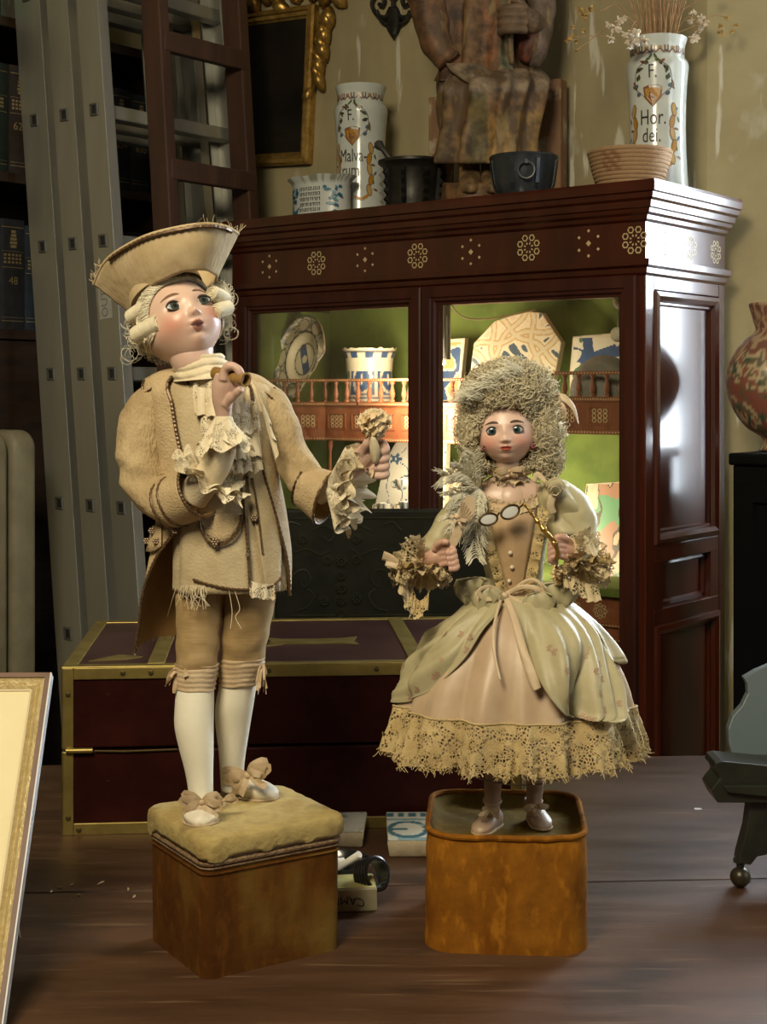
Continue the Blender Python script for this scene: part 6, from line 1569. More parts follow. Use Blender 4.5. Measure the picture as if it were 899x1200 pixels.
# coat: open shell with lining
cr = rows5([(432, 238, 30, 29, 1), (444, 243, 58, 38, 1), (458, 247, 73, 44, 0), (500, 250, 73, 50, 0), (550, 255, 71, 52, 0), (600, 260, 76, 56, 0), (650, 259, 84, 62, 2), (700, 254, 89, 66, 4), (765, 247, 92, 70, 8)])
PL = [(432, -48), (470, -34), (520, -30), (590, -24), (610, -32), (640, -52), (680, -70), (720, -82), (765, -93)]
PR = [(432, 46), (470, 44), (520, 48), (580, 56), (640, 66), (700, 76)]
def shell(rad, inset=0):
    b = MB(); g = []; NA = 90; NV = 46
    for i in range(NV+1):
        row = []; v = i/NV
        for j in range(NA+1):
            f = j/NA
            hem = 765-12*sm(f, 0.0, 0.25)-58*sm(f, 0.35, 0.75)+5*nz(f*9, 3)
            y = lerp(434, hem, v); a0 = radians(interp(y, PL)-360+360); a1 = radians(interp(y, PR))
            a = lerp(a0, a1-2*pi, f); r = rowat(cr, y); c = BD.P(r[1], y, r[4])
            k = 1+rad/70+0.014*nz(cos(a)*3, sin(a)*3, y*0.02)+0.035*sin(6*a+1)*sm(y, 600, 740)
            row.append(c+V((r[2]*k*s*sin(a), -r[3]*k*s*cos(a), 0)))
        g.append(row)
    b.grid(g); return b, g
b, gout = shell(0); b.build('coat', coatm, boy, ang=180)
b, gin = shell(-1.4); b.build('coat_lining', lining, boy, ang=180)
b = MB(); beads(b, [r[0]-V((0, 1.2*s, 0)) for r in gout][1:], 2.5*s); b.build('bead_trim', beadm, boy)
b = MB(); beads(b, [r[-1]-V((0, 1.2*s, 0)) for r in gout][1:], 2.3*s); b.build('bead_trim', beadm, boy)
b = MB(); tu = []
for q in gout[-1][:70:1]: tu.append(q)
for p in tu:
    for k in range(2): b.tube([p, p+V((random.uniform(-2, 2)*s, random.uniform(-2, 2)*s, -random.uniform(2, 6)*s))], 0.3*s, 3)
b.build('frayed_hem', coatm, boy)['kind'] = 'stuff'
# coat pocket with rosettes at the left hip
def cf(px, py, off=2): return on_rows(BD, cr, px, py, off)[0]
b = MB(); g = []
for i in range(9):
    t = i/8; x = lerp(170, 189, t); g.append([cf(x, 616+(30-6*t)*k+3*sin(pi*t)*k, 3+1.5*k) for k in (0, 0.33, 0.66, 1)])
b.grid(g); b.build('coat_pocket', coatm, boy, solid=0.001, ang=180)
for x, y in ((172, 634), (178, 622), (183, 634), (205, 622)): button(cf(x, y, 6), 4.2)
# collar, shoulder strap
b = MB(); g = []
for i in range(15):
    a = radians(-80+160*i/14); g.append([B(236, y, 2)+V((r_*s*sin(a), -r_*0.95*s*cos(a), 0)) for y, r_ in ((421, 22), (430, 25), (440, 31), (446, 36))])
b.grid(g); b.build('stand_collar', smat('ochre_collar', (0.50, 0.29, 0.05), (0.62, 0.40, 0.10), rough=0.6), boy, solid=0.0008, ang=180)
b = MB(); beads(b, spl([B(207, 428, -14), B(214, 440, -26), B(222, 452, -33), B(228, 475, -40), B(231, 492, -42)], 8), 2.2*s); b.build('bead_trim', beadm, boy)
for x0, x1, y0, y1, d0 in ((169, 212, 453, 440, -16), (322, 290, 462, 445, -16)):
    b = MB(); g = []
    for i in range(11):
        t = i/10; x = lerp(x0, x1, t); y = lerp(y0, y1, t)-4*sin(pi*t); g.append([B(x, y+k*8, d0-10*t-6*k+8) for k in (-1, -0.3, 0.4, 1.0)])
    b.grid(g); b.build('shoulder_strap', coatm, boy, solid=0.0016, ang=180)
    b = MB(); beads(b, spl([B(lerp(x0, x1, t), lerp(y0, y1, t)-4*sin(pi*t)+8, d0-10*t+1) for t in (0, 0.25, 0.5, 0.75, 1)], 6), 1.8*s); beads(b, spl([B(x0, y0-8, d0+12), B(x0-2, y0, d0+8), B(x0, y0+8, d0+1)], 6), 2.2*s); b.build('bead_trim', beadm, boy)
# sleeves
def sleeve(pts, rad, m, name='sleeve', wr_=0.10, seed=0.0, n=34, parent=boy, dl=BD, fine=1.0):
    P = spl([dl.P(*p) for p in pts], 9); R_ = spl1([r*dl.s for r in rad], 9); b = MB(); b.tube(P, R_, n, True)
    k = 0
    for i in range(len(P)):
        c = P[i]
        for j in range(n):
            v_ = b.v[i*n+j]; d_ = v_-c; L_ = d_.length
            q = v_/dl.s
            w_ = 0.6*nz(q.x*0.035, q.z*0.055+seed, q.y*0.04)+0.45*sin(q.z*0.16*fine+q.x*0.10+seed+2*nz(q.x*0.02, q.z*0.02, seed))*sm(i/len(P), 0.25, 0.6)+0.25*nz(q.x*0.1, q.z*0.1, seed+3)
            b.v[i*n+j] = c+d_*(1+wr_*w_)
    return b.build(name, m, parent, ang=180)
sleeve([(196, 452, 6), (182, 470, 4), (168, 500, 0), (166, 540, -8), (179, 578, -24), (205, 588, -46), (222, 584, -58)], [15, 24, 29, 29, 27, 25, 24], sleevem, wr_=0.17, seed=1.0, n=60)
sleeve([(302, 456, 6), (316, 470, 4), (330, 500, 0), (344, 538, -6), (358, 562, -16), (372, 576, -22)], [14, 20, 20.5, 21, 21.5, 21], sleevem, wr_=0.17, seed=6.0, n=60)
def cuff(c0, c1, r0, r1, name='cuff', down=0.0, seed=0):
    P0, P1 = B(*c0), B(*c1); z = (P1-P0).normalized(); x = z.cross(V((0, 1, 0.1))).normalized(); y = z.cross(x); n = 48; g = []
    for i in range(9):
        t = i/8; row = []
        for j in range(n+1):
            a = 2*pi*j/n; dn = max(0, (x*cos(a)+y*sin(a)).dot(V((0, 0, -1)))); r = lerp(r0, r1, t)*s*(1+down*dn*dn*(0.3+t))
            row.append(P0+(P1-P0)*t+(x*cos(a)+y*sin(a))*r*(1+0.02*nz(a*2, t*3, seed)))
        g.append(row)
    b = MB(); b.grid(g); o = b.build(name, coatm, boy, solid=0.0014, ang=180)
    for k in (0, 2 if down == 0 else 0, 8):
        b = MB(); c = (P0+(P1-P0)*(k/8)); beads(b, [c+(q-c)*1.03 for q in g[k]], 2.3*s); b.build('bead_trim', beadm, o)
    g2 = [[P0+(P1-P0)*(i/4)+(p-(P0+(P1-P0)*(i/4)))*0.94 for p in g[i*2]] for i in range(5)]
    b = MB(); b.grid(g2); b.build('cuff_lining', lining, o, ang=180)
    return o
cuff((197, 592, -44), (232, 575, -66), 27, 31, seed=1)
cuff((356, 568, -14), (384, 580, -26), 23, 27, down=0.25, seed=2)
# shirt sleeves and lace
sleeve([(226, 580, -60), (246, 556, -74), (260, 528, -82), (262, 500, -84), (262, 488, -84)], [19, 17, 16, 13, 10], lacec, 'shirt_sleeve', 0.08, 3)
sleeve([(372, 574, -22), (388, 568, -28), (402, 562, -32)], [18, 15, 11], lacec, 'shirt_sleeve', 0.06, 4)
def ruf(c, ax, r0, r1, L_, waves, amp, seed, m=lacew, name='lace_ruffle', squash=1.0, par=boy, dl=BD, scal=1.5, n=200):
    b = MB(); ruffle(b, dl.P(*c), ax, r0*dl.s, r1*dl.s, L_*dl.s, waves, amp*dl.s, n=n, seed=seed, squash=squash, scal=scal*dl.s); return b.build(name, m, par, ang=180)
ruf((244, 564, -72), V((0.5, -0.25, 0.75)), 18, 46, 6, 9, 6, 1.0, squash=0.8); ruf((247, 560, -73), V((0.5, -0.3, 0.7)), 17, 38, 9, 8, 6, 2.2, squash=0.8)
ruf((261, 492, -84), V((0.05, -0.1, -1)), 11, 30, 34, 7, 5, 3.0); ruf((261, 494, -84), V((0.1, -0.1, -1)), 11, 24, 26, 8, 5, 4.4)
for k, (L_, r1, sd) in enumerate(((26, 50, 1.3), (20, 44, 2.9), (12, 38, 4.1))): ruf((386+k*3, 570-k*2, -30-k*2), V((0.92, -0.25, -0.10)), 14, r1, L_+6*k, 8+k, 8, sd, squash=0.85)
ruf((392, 566, -34), V((0.9, -0.3, -0.1)), 12, 36, 34, 9, 8, 5.5, lacec, squash=0.9)
# cravat and jabot
b = MB(); rings = []
for i in range(29):
    y = 417+i; cx_ = 231+0.36*i; r0 = interp(y, [(417, 26), (421, 28.5), (432, 31), (445, 36)])
    ring = []
    for j in range(96):
        a = 2*pi*j/96; q = (y-407)*0.36+0.9*sin(a+0.6)+0.5*sin(3*a)+0.6*nz(cos(a)*2, sin(a)*2, 4); r_ = r0+3.0*abs(sin(q))**0.7+1.2*nz(cos(a)*5, sin(a)*5, y*0.1)
        ring.append(B(cx_, y-3*sin(a), -10)+V((r_*s*sin(a), -r_*s*cos(a), 0)))
    rings.append(ring)
b.loft(rings, True, (0, 0)); b.build('cravat', lacec, boy, ang=180)
for k, (x0, y0, x1, y1, w_, sd) in enumerate(((228, 438, 296, 440, 26, 1.0), (226, 452, 292, 450, 30, 2.2), (234, 470, 300, 468, 34, 3.1), (240, 490, 305, 492, 38, 4.5), (256, 512, 304, 515, 34, 5.2))):
    b = MB(); P_ = [wf(lerp(x0, x1, t), lerp(y0, y1, t)+5*sin(pi*t), 8+5*sin(pi*t)) for t in (0, 0.33, 0.66, 1.0)]
    frill(b, P_, V((0.06, -0.15, -1)).normalized(), w_*s, 4+k % 3, 6.5*s, 170, 9, sd, scal=2.5*s); b.build('jabot', lacew if k % 2 == 0 else lacec, boy, ang=180)
# lapel-like silk falling from the collar at the right
b = MB(); frill(b, [B(292, 440, -34), B(300, 452, -40), B(306, 470, -46), B(312, 500, -50)], V((0.35, -0.1, -1)).normalized(), 42*s, 3, 4*s, 90, 8, 7.0); b.build('silk_lapel', lacec, boy, ang=180)
# hands
b = MB()
b.tube(spl([B(262, 505, -84), B(262, 486, -85), B(261, 468, -87), B(263, 452, -88), B(266, 440, -89)], 5), spl1([8.5*s, 9*s, 12*s, 14*s, 12.5*s], 5), 16)
for k in range(4):
    dz = -101+k*8.0; yy = 428+k*1.0
    finger(b, [B(262, 446-k, dz+2), B(264, 433+k*0.5, dz), B(271, yy+1, dz-3), B(279, yy+5, dz-4), B(282, yy+14, dz-3), B(278, yy+22, dz)], 5.6*s, 4.6*s)
finger(b, [B(264, 474, -94), B(272, 466, -101), B(279, 459, -107), B(283, 455, -110)], 5.4*s, 4.4*s)
b.build('hand', skinm, boy, remesh=0.0009)
b = MB()
b.tube(spl([B(396, 562, -32), B(406, 556, -36), B(417, 546, -40), B(427, 535, -43), B(433, 528, -44)], 5), spl1([9*s, 9.5*s, 12*s, 13.5*s, 11*s], 5), 16)
for k in range(4):
    y0 = 521+k*9.5; r0 = (5.2, 5.4, 5.2, 4.6)[k]
    finger(b, [B(430, y0+4, -44), B(441, y0-2, -48), B(450, y0, -54), B(453, y0+6, -60), B(447, y0+9, -64), B(439, y0+8, -63)], r0*s, 4.2*s)
finger(b, [B(424, 532, -52), B(430, 520, -60), B(437, 511, -63), B(442, 507, -62)], 5.4*s, 4.2*s)
b.build('hand', skinm, boy, remesh=0.0009)
ruf((428, 545, -46), V((0.5, -0.4, 0.6)), 9, 19, 4, 6, 4, 8.0, beadm if False else ribb, 'wrist_ribbon', 0.8)
# the pipe held in the raised hand
pm = mat('pipe_wood', (0.22, 0.12, 0.03), (0.34, 0.20, 0.06), scale=60, rough=0.4)
p0, p1 = B(252, 437, -76), B(288.5, 445, -108)
pp_ = thing('flute', 'short wooden pipe held in the boy doll’s raised hand', 'pipe', p0)
dv = (p1-p0).normalized()
b = MB(); b.lathe([(7.2*s, 0), (7.6*s, (p1-p0).length-0.002), (8.0*s, (p1-p0).length-0.0015), (8.0*s, (p1-p0).length), (6.0*s, (p1-p0).length), (5.8*s, (p1-p0).length-0.012)], p0, 24, ax=dv); b.build('tube', pm, pp_, ang=40)
b = MB(); b.lathe([(5.8*s, 0), (5.8*s, 0.0005)], p1-dv*0.006, 20, ax=dv); b.build('bore', M['dark'], pp_)
# the flower in the other hand
fm = mat('wax_petal', (0.62, 0.47, 0.27), (0.74, 0.60, 0.38), scale=60, rough=0.55, sss=0.1)
ro = thing('cloth_rose', 'cream rose held in the boy doll’s outstretched hand', 'flower', B(438, 545, -58))
fc = B(439, 495, -62); random.seed(9)
for k in range(46):
    lay = (k % 23)/23; el = 1.5*(1-2*(k/46)); az = k*2.4
    d_ = V((cos(az)*cos(el)*1.1, -0.15+sin(az)*cos(el), 0.9*sin(el))).normalized(); t1 = d_.orthogonal().normalized(); t2 = d_.cross(t1); R_ = (15+5*lay)*s
    b = MB(); g = []
    for i in range(5):
        u_ = i/4; row = []
        for j in (-1, -0.5, 0, 0.5, 1): row.append(fc+d_*R_*(0.35+0.65*u_)+t1*j*R_*0.42*(0.4+0.6*u_)*(1-0.2*abs(j)*u_)+t2*R_*(0.16*u_*u_-0.10*j*j+0.05*sin(5*j+k)))
        g.append(row)
    b.grid(g); b.build('petal', fm, ro, solid=0.0006, ang=180)
b = MB(); b.ball(fc, 13.5*s, 14); b.build('flower_heart', fm, ro)
b = MB(); b.tube(spl([fc, B(440, 520, -62), B(441, 545, -58), B(438, 560, -52)], 5), 1.8*s, 6); b.build('stem', mat('flower_stem', (0.12, 0.10, 0.03), rough=0.7), ro)
b = MB(); g = []
for i in range(9):
    t = i/8; w_ = 6*sin(pi*(0.12+0.8*t)); c = (437+3*sin(t*2), 512+32*t, -76+6*t); g.append([B(c[0]-w_, c[1], c[2]+2), B(c[0], c[1], c[2]-1.5), B(c[0]+w_, c[1], c[2]+2)])
b.grid(g); b.build('leaf', smat('pale_leaf', (0.52, 0.44, 0.26), (0.62, 0.54, 0.36)), ro, solid=0.0006, ang=180)
b = MB(); b.tube(spl([B(424, 498, -52), B(421, 485, -50), B(418, 470, -48), B(414, 465, -47)], 5), 0.9*s, 5); b.build('twig', mat('twig', (0.14, 0.05, 0.03), rough=0.7), ro)
# head
H = Head(BD, (212, 378, -8), 45, 29, 21, 14, 1)
hb = H.build(boy, (0.66, 0.46, 0.36), (0.62, 0.26, 0.18), None, None, None, None)
hb.tube(spl([H.W(0, -0.15, -0.75), H.W(0, -0.2, -1.2), B(236, 428, 2), B(239, 445, 2)], 4), spl1([0.62*H.u, 0.52*H.u, 0.46*H.u, 0.55*H.u], 4), 28, col=(0.64, 0.44, 0.35))
hd = hb.build('head', bisque, boy, ang=180)
H.features(hd, lipb, (0.042, 0.050, 0.040), browm, lashm, gaze=(0.02, 0.015))
for sd in (-1, 1):
    b = MB(); c = H.W(0.95*sd, -0.02, -0.12); ex_ = H.R @ V((0.25*sd, -0.7, 0)); ez_ = H.R @ V((0, 0, 1))
    pts = [c+(ex_*0.16*sin(a)+ez_*0.24*cos(a)*(1.0 if cos(a) > 0 else 0.8))*H.u+(H.R @ V((0.06*sd, 0, 0)))*H.u for a in [0.3+i*0.32 for i in range(17)]]
    b.tube(pts, [0.055*H.u]*17, 8); b.ball(c, 0.14*H.u, 10, sq=(0.5, 0.8, 1.2)); b.build('ear', skinm, hd, remesh=0.0009)
# wig
wb = MB(); n, m = 90, 50; vs = []; fs = []
def wigr(sx, sy, sz):
    x, y, z = H.base(sx, sy, sz); k = 1.10+0.05*nz(sx*5, sy*5, sz*5); return x*k, y*k, z*k
def hairline(sx, sz): return 0.62-0.55*sm(abs(sx), 0.35, 0.85)     # front limit
idx = {}
for i in range(m+1):
    th = pi*0.80*i/m
    for j in range(n):
        a = 2*pi*j/n; d_ = (sin(th)*sin(a), sin(th)*cos(a), cos(th)); x, y, z = wigr(*d_)
        lim = 0.60-0.62*sm(1-d_[2], 0.15, 0.75)
        keep = (d_[1] < lim+0.06 or d_[2] > 0.80) and d_[2] > -0.25
        idx[(i, j)] = len(vs) if keep else -1
        if keep: vs.append(H.W(x, y, z))
for i in range(m):
    for j in range(n):
        q = [idx[(i, j)], idx[(i+1, j)], idx[(i+1, (j+1) % n)], idx[(i, (j+1) % n)]]
        if min(q) >= 0: fs.append(tuple(q))
wb.add(vs, fs); wg = wb.build('wig', wigm, boy, ang=180, solid=0.002)
b = MB(); random.seed(31)
for k in range(1500):
    a = random.uniform(0, 2*pi); th = random.uniform(0.10, 0.74)*pi; pts = []
    da = random.uniform(-0.15, 0.15); dt = random.uniform(0.25, 0.55)
    ok = True
    for i in range(7):
        t = i/6; th2 = th+dt*t; a2 = a+da*t; d_ = (sin(th2)*sin(a2), sin(th2)*cos(a2), cos(th2))
        if (d_[1] > 0.60-0.62*sm(1-d_[2], 0.15, 0.75)+0.10 and d_[2] < 0.80) or d_[2] < -0.25: ok = False; break
        x, y, z = H.base(*d_); kk = 1.12+0.04*nz(a*6, th2*6, k*0.01)+0.02*random.random(); pts.append(H.W(x*kk, y*kk, z*kk))
    if ok and len(pts) > 2: b.tube(pts, 0.5*s, 3)
b.build('wig_strands', wigm, wg)['kind'] = 'stuff'
def hx(x, y, z): return H.W(x, y, z)
# combed-back roll round the face
def hdir(th, ps, k):
    d_ = (sin(th)*cos(ps), cos(th), sin(th)*sin(ps)); x, y, z = H.base(*d_); return H.W(x*k, y*k, z*k)
def th0(ps): return radians(lerp(70, 37, max(0.0, sin(ps))**1.5))
def puff(q, ps): return 1.01+0.13*sin(pi*min(1.0, q*0.8+0.10))*(0.8+0.3*nz(ps*3, q))*sm(ps, radians(-30), radians(0))*sm(-ps, radians(-203), radians(-178))
b = MB(); b.grid([[hdir(th0(ps)+0.62*q/9, ps, puff(q/9, ps)-0.015) for q in range(10)] for ps in [radians(-26+224*i/70) for i in range(71)]]); random.seed(44)
for k in range(1100):
    ps = radians(random.uniform(-26, 198)); dp = random.uniform(-0.12, 0.12); o_ = random.uniform(-0.03, 0.05); l_ = random.uniform(0.4, 0.66); w_ = random.uniform(-0.01, 0.03)
    b.tube([hdir(th0(ps)+o_+l_*q/7, ps+dp*q/7+0.015*sin(q+k), puff(q/7*l_/0.62, ps)+w_) for q in range(8)], 0.5*s, 3)
b.build('combed_hair', wigm, wg, ang=180)['kind'] = 'stuff'
b = MB(); roll_ring(b, B(187, 378, -44), B(160, 393, -22), 10.5*s, 10, 0.7*s); b.build('side_curl', wigm, wg, ang=180)
b = MB(); roll_ring(b, B(176, 357, -28), B(153, 372, -10), 9*s, 9, 0.7*s); b.build('side_curl', wigm, wg, ang=180)
b = MB(); roll_ring(b, B(253, 365, -24), B(268, 360, -6), 8.5*s, 7, 0.7*s); b.build('side_curl', wigm, wg, ang=180)
b = MB(); roll_ring(b, B(248, 343, -20), B(264, 352, 0), 9*s, 7, 0.7*s); b.build('side_curl', wigm, wg, ang=180)
b = MB(); roll_ring(b, B(170, 402, -2), B(196, 412, 6), 10*s, 10, 0.7*s); b.build('neck_curl', wigm, wg, ang=180)
for c_, r_ in (((174, 388, 6), (20, 26, 22)), ((198, 408, 16), (26, 16, 20)), ((258, 352, 12), (14, 20, 18))):
    b = MB(); n, m = 28, 16; rings = []
    for i in range(1, m):
        th = pi*i/m; rings.append([B(c_[0]+sin(th)*cos(2*pi*j/n)*r_[0]*0.9, c_[1]-cos(th)*r_[1]*0.9, c_[2]+sin(th)*sin(2*pi*j/n)*r_[2]*0.9) for j in range(n)])
    b.loft(rings, True, (1, 1)); random.seed(int(c_[0]))
    for k in range(260):
        d_ = V((random.gauss(0, 1), random.gauss(0, 1), random.gauss(0, 1)-0.4)).normalized(); p = V((c_[0]+d_.x*r_[0], c_[1]+d_.y*r_[1], c_[2]+d_.z*r_[2])); a0 = random.uniform(0, 6); pts = []
        for i in range(9): t = i/8; pts.append(B(p.x+4*cos(a0+t*4)-4*t, p.y+9*(t-0.5)+2*sin(a0+t*6), p.z+3*sin(a0+t*4)))
        b.tube(pts, 0.45*s, 3)
    b.build('hair_mass', wigm, wg, ang=180)['kind'] = 'stuff'
b = MB(); random.seed(6)
for k in range(120):
    sd = random.random()
    c = B(random.uniform(258, 272), random.uniform(340, 395), random.uniform(-10, 12)) if sd < 0.4 else B(random.uniform(148, 195), random.uniform(375, 420), random.uniform(-10, 15))
    r_ = random.uniform(3, 10)*s; a0 = random.uniform(0, 6); b.tube([c+V((cos(a0+q*0.5)*r_, q*0.3*s, sin(a0+q*0.5)*r_)) for q in range(9)], 0.22*s, 3)
b.build('stray_hairs', wigm, wg)['kind'] = 'stuff'
# tricorne hat
hatm = smat('cream_felt_hat', (0.45, 0.34, 0.18), (0.58, 0.46, 0.28), rough=0.85, bump=0.5, bscale=120, bstretch=(1.5, 1.5, 0.4), spot=stain((0.32, 0.21, 0.09), 18))
ht = MB
botc = [(153, 366, 20), (165, 349, -12), (188, 330, -38), (220, 318, -44), (240, 317, -36), (254, 324, -10)]
topc = [(110, 333, 34), (124, 306, 0), (150, 287, -34), (182, 273, -54), (232, 263, -58), (262, 265, -36), (279, 274, -4)]
Bc = spl([V(p) for p in botc], 12); Tc = spl([V(p) for p in topc], 12)
def samp(C, t): k = t*(len(C)-1); i = min(int(k), len(C)-2); return C[i].lerp(C[i+1], k-i)
b = MB(); g = []
for i in range(15):
    v = i/14; row = []
    for j in range(61):
        t = j/60; p = samp(Bc, t).lerp(samp(Tc, t), v); p.z -= 5*sin(pi*v)*sin(pi*t); p.y += 1.5*nz(t*8, v*4); row.append(B(p.x, p.y, p.z))
    g.append(row)
b.grid(g); hat = b.build('hat', hatm, boy, solid=0.002, ang=180)
b = MB(); b.tube([B(p.x, p.y, p.z) for p in Tc], 2.2*s, 8); b.build('hat_rim', hatm, hat)
b = MB(); beads(b, [B(p.x, p.y+2.5, p.z-4) for p in Tc[14:66]], 2.8*s); b.build('hat_bead_trim', beadm, hat)
# rear brims and crown
bk_ = (205, 300, 86)
for C0_, sg in ((topc[0], 0), (topc[-1], 1)):
    e0 = botc[0] if sg == 0 else botc[-1]
    Tb = spl([V(C0_), V(((C0_[0]+bk_[0])/2+(-8 if sg == 0 else 14), (C0_[1]+bk_[1])/2-12, 62)), V(bk_)], 10); Bb = spl([V(e0), V((e0[0]*0.7+205*0.3+(-4 if sg == 0 else 4), 350, 46)), V((208, 352, 62))], 10)
    b = MB(); b.grid([[B(*(samp(Bb, j/24).lerp(samp(Tb, j/24), v/6))) for j in range(25)] for v in range(7)]); b.build('rear_brim', hatm, hat, solid=0.002, ang=180)
    b = MB(); b.tube([B(p.x, p.y, p.z) for p in Tb], 2.0*s, 8); b.build('hat_rim', hatm, hat)
b = MB(); b.loft([[H.W(0.98*r_*sin(a), -0.12+1.05*r_*cos(a), z) for a in [2*pi*i/36 for i in range(36)]] for r_, z in ((1.0, 0.95), (1.0, 1.05), (0.97, 1.2), (0.85, 1.42), (0.5, 1.5), (0.1, 1.52))], True, (0, 1)); b.build('hat_crown', hatm, hat, ang=180)
b = MB(); random.seed(17)
for k in range(46):
    p = Tc[-1-int(random.random()**2*26)] if k < 26 else Tc[int(random.random()*12)]; c = B(p.x, p.y, p.z); d_ = V((random.uniform(-1, 1), random.uniform(-0.6, 0.2), random.uniform(0, 1.2))); b.tube(spl([c, c+d_*5*s, c+d_*9*s+V((random.uniform(-3, 3)*s, 0, 1*s))], 3), 0.35*s, 3)
b.build('frayed_edge', hatm, hat)['kind'] = 'stuff'
# ------------------------------------------------------------------ the girl doll
GD = Doll(1.385); s = GD.s; G = GD.P
girl = thing('girl_doll', 'girl doll in draped pale silk gown with curly powdered hair', 'doll', G(603, 0, 0))
girl.location.z = TZ+HG-0.012; ORG[girl.name] = V((girl.location.x, girl.location.y, TZ+HG-0.012))
silk = smat('pale_green_silk', (0.37, 0.325, 0.185), (0.48, 0.43, 0.26), scale=14, rough=0.5, bump=0.15, bscale=120, sheen=0.35, spot=chain(stain((0.28, 0.21, 0.105), 20, 0.55, 0.78, 0.6), speck((0.42, 0.20, 0.14), 75, 0.70, 0.74, (1, 1, 1), 0.6)))
pink = smat('faded_pink_satin', (0.44, 0.315, 0.20), (0.56, 0.425, 0.29), scale=12, rough=0.42, bump=0.12, bscale=100, sheen=0.4, spot=stain((0.36, 0.24, 0.12), 18, 0.56, 0.78, 0.6))
lacet = lace_mat('tan_lace', (0.40, 0.29, 0.125), (0.56, 0.43, 0.21), scale=330, thr=(0.10, 0.22), solidity=0.0)
laced = lace_mat('brown_lace', (0.42, 0.33, 0.185), (0.60, 0.49, 0.30), scale=340, thr=(0.10, 0.17), solidity=0.0)
flapp = smat('lace_flower', (0.42, 0.31, 0.14), (0.58, 0.46, 0.24), rough=0.9, bump=0.4)
feath = mat('white_feather', (0.58, 0.55, 0.42), (0.74, 0.71, 0.57), scale=60, rough=0.85, sheen=0.4)
hairm = mat('ash_blonde_mohair', (0.48, 0.41, 0.26), (0.68, 0.61, 0.43), scale=70, rough=0.65, bump=0.8, bscale=260, sheen=0.3)
paler = smat('peach_ribbon', (0.52, 0.39, 0.24), (0.64, 0.51, 0.34), rough=0.5, bump=0.2)
pearl = mat('pearl', (0.66, 0.58, 0.46), rough=0.25, coat=0.5)
# legs and shoes
gleg = smat('pink_stocking', (0.36, 0.235, 0.15), (0.45, 0.31, 0.21), rough=0.6)
zg = TZ+HG-0.0105
for x0, x1, d0 in ((581, 577, -16), (624, 626, 6)):
    rw = rows5([(800, x0, 15, 15, d0+6), (880, x0, 12, 12, d0), (915, x1+1, 10.5, 10.5, d0), (940, x1, 9, 9.5, d0-2), (955, x1, 9, 10, d0-3)])
    b = MB(); b.loft([GD.hring(*r, 28) for r in rw], True, (1, 1)); b.build('stocking', gleg, girl, ang=180)
gsh = mat('rose_kid_shoe', (0.40, 0.27, 0.18), (0.50, 0.36, 0.25), scale=40, rough=0.4)
shoe(S(584, 0, 1.392), radians(-123), 0.043, 0.0205, 0.0185, gsh, girl, zg); shoe(S(624, 0, 1.412), radians(-80), 0.043, 0.0205, 0.0185, gsh, girl, zg)
bow(G(574, 950, -34), V((1, 0, 0.2)), V((0, 0.3, 0.9)), 11*s, paler, girl, 15, 'shoe_bow', 1, 2); bow(G(628, 945, -14), V((1, 0, 0.1)), V((0, 0.3, 0.9)), 13*s, paler, girl, 16, 'shoe_bow', 1, 2)
for x in (577, 625):
    b = MB(); c = G(x, 938, -16 if x < 600 else 6); b.tube([c+V((cos(a)*10*s, sin(a)*10.5*s, 0.002*sin(a))) for a in [2*pi*i/24 for i in range(25)]], 1.5*s, 6, False); b.build('ankle_strap', gsh, girl)
# bare hoop wires under the skirt
wirem = mat('hoop_wire', (0.20, 0.15, 0.10), rough=0.5, metal=0.3)
for pts in ([(490, 880, -10), (520, 898, -60), (560, 912, -78), (605, 920, -70), (650, 915, -50), (690, 890, -10)], [(515, 900, -40), (560, 905, -60), (600, 908, -60), (640, 900, -50), (672, 892, -20)], [(588, 905, -60), (612, 896, -66), (600, 912, -60), (580, 918, -50)]):
    b = MB(); b.tube(spl([G(*p) for p in pts], 8), 0.9*s, 5); b.build('hoop_wire', wirem, girl)
# underskirt
sk = rows5([(688, 605, 33, 28, 0), (704, 606, 56, 46, 0), (730, 607, 84, 66, 0), (765, 606, 108, 84, 0), (800, 604, 124, 96, 0), (835, 603, 133, 104, 0), (862, 603, 138, 108, 0)], 6)
def skmod(a, py):
    t = sm(py, 690, 850)
    return 1+t*(0.085*(abs(sin(5.5*a+0.5+0.5*sin(3*a)))**0.8-0.6)+0.035*sin(17*a+2.0+0.8*sin(4*a))+0.03*nz(cos(a)*3, sin(a)*3, py*0.012))
b = MB(); b.loft([GD.hring(*r, 220, mod=skmod) for r in sk], True, (1, 0)); b.build('underskirt', pink, girl, ang=180)
def skp(a, y, off=0.0):
    r = rowat(sk, y); c = GD.P(r[1], y, r[4]); k = skmod(a, y); return c+V(((r[2]*k+off)*s*sin(a), -(r[3]*k+off)*s*cos(a), 0))
# lace flounce
b = MB(); g = []; NA = 420
for i in range(13):
    v = i/12; row = []
    for j in range(NA+1):
        a = 2*pi*j/NA; y = 826+v*(50+5*abs(sin(11*a))+4*nz(cos(a)*4, sin(a)*4, 9)); r = rowat(sk, min(y, 862)); c = GD.P(r[1], y, r[4])
        k = skmod(a, min(y, 862)); rr = 3+v*(7+6*sin(24*a+2*sin(5*a))+3*sin(47*a))+1.2*nz(cos(a)*30, sin(a)*30, v*6)
        row.append(c+V(((r[2]*k+rr)*s*sin(a), -(r[3]*k+rr)*s*cos(a), 0)))
    g.append(row)
b.grid(g); b.build('lace_flounce', lacet, girl, ang=180)
b = MB(); b.tube([q+V((0, 0, 0.0006)) for q in g[0]], 1.3*s, 5, False); b.build('flounce_heading', flapp, girl)
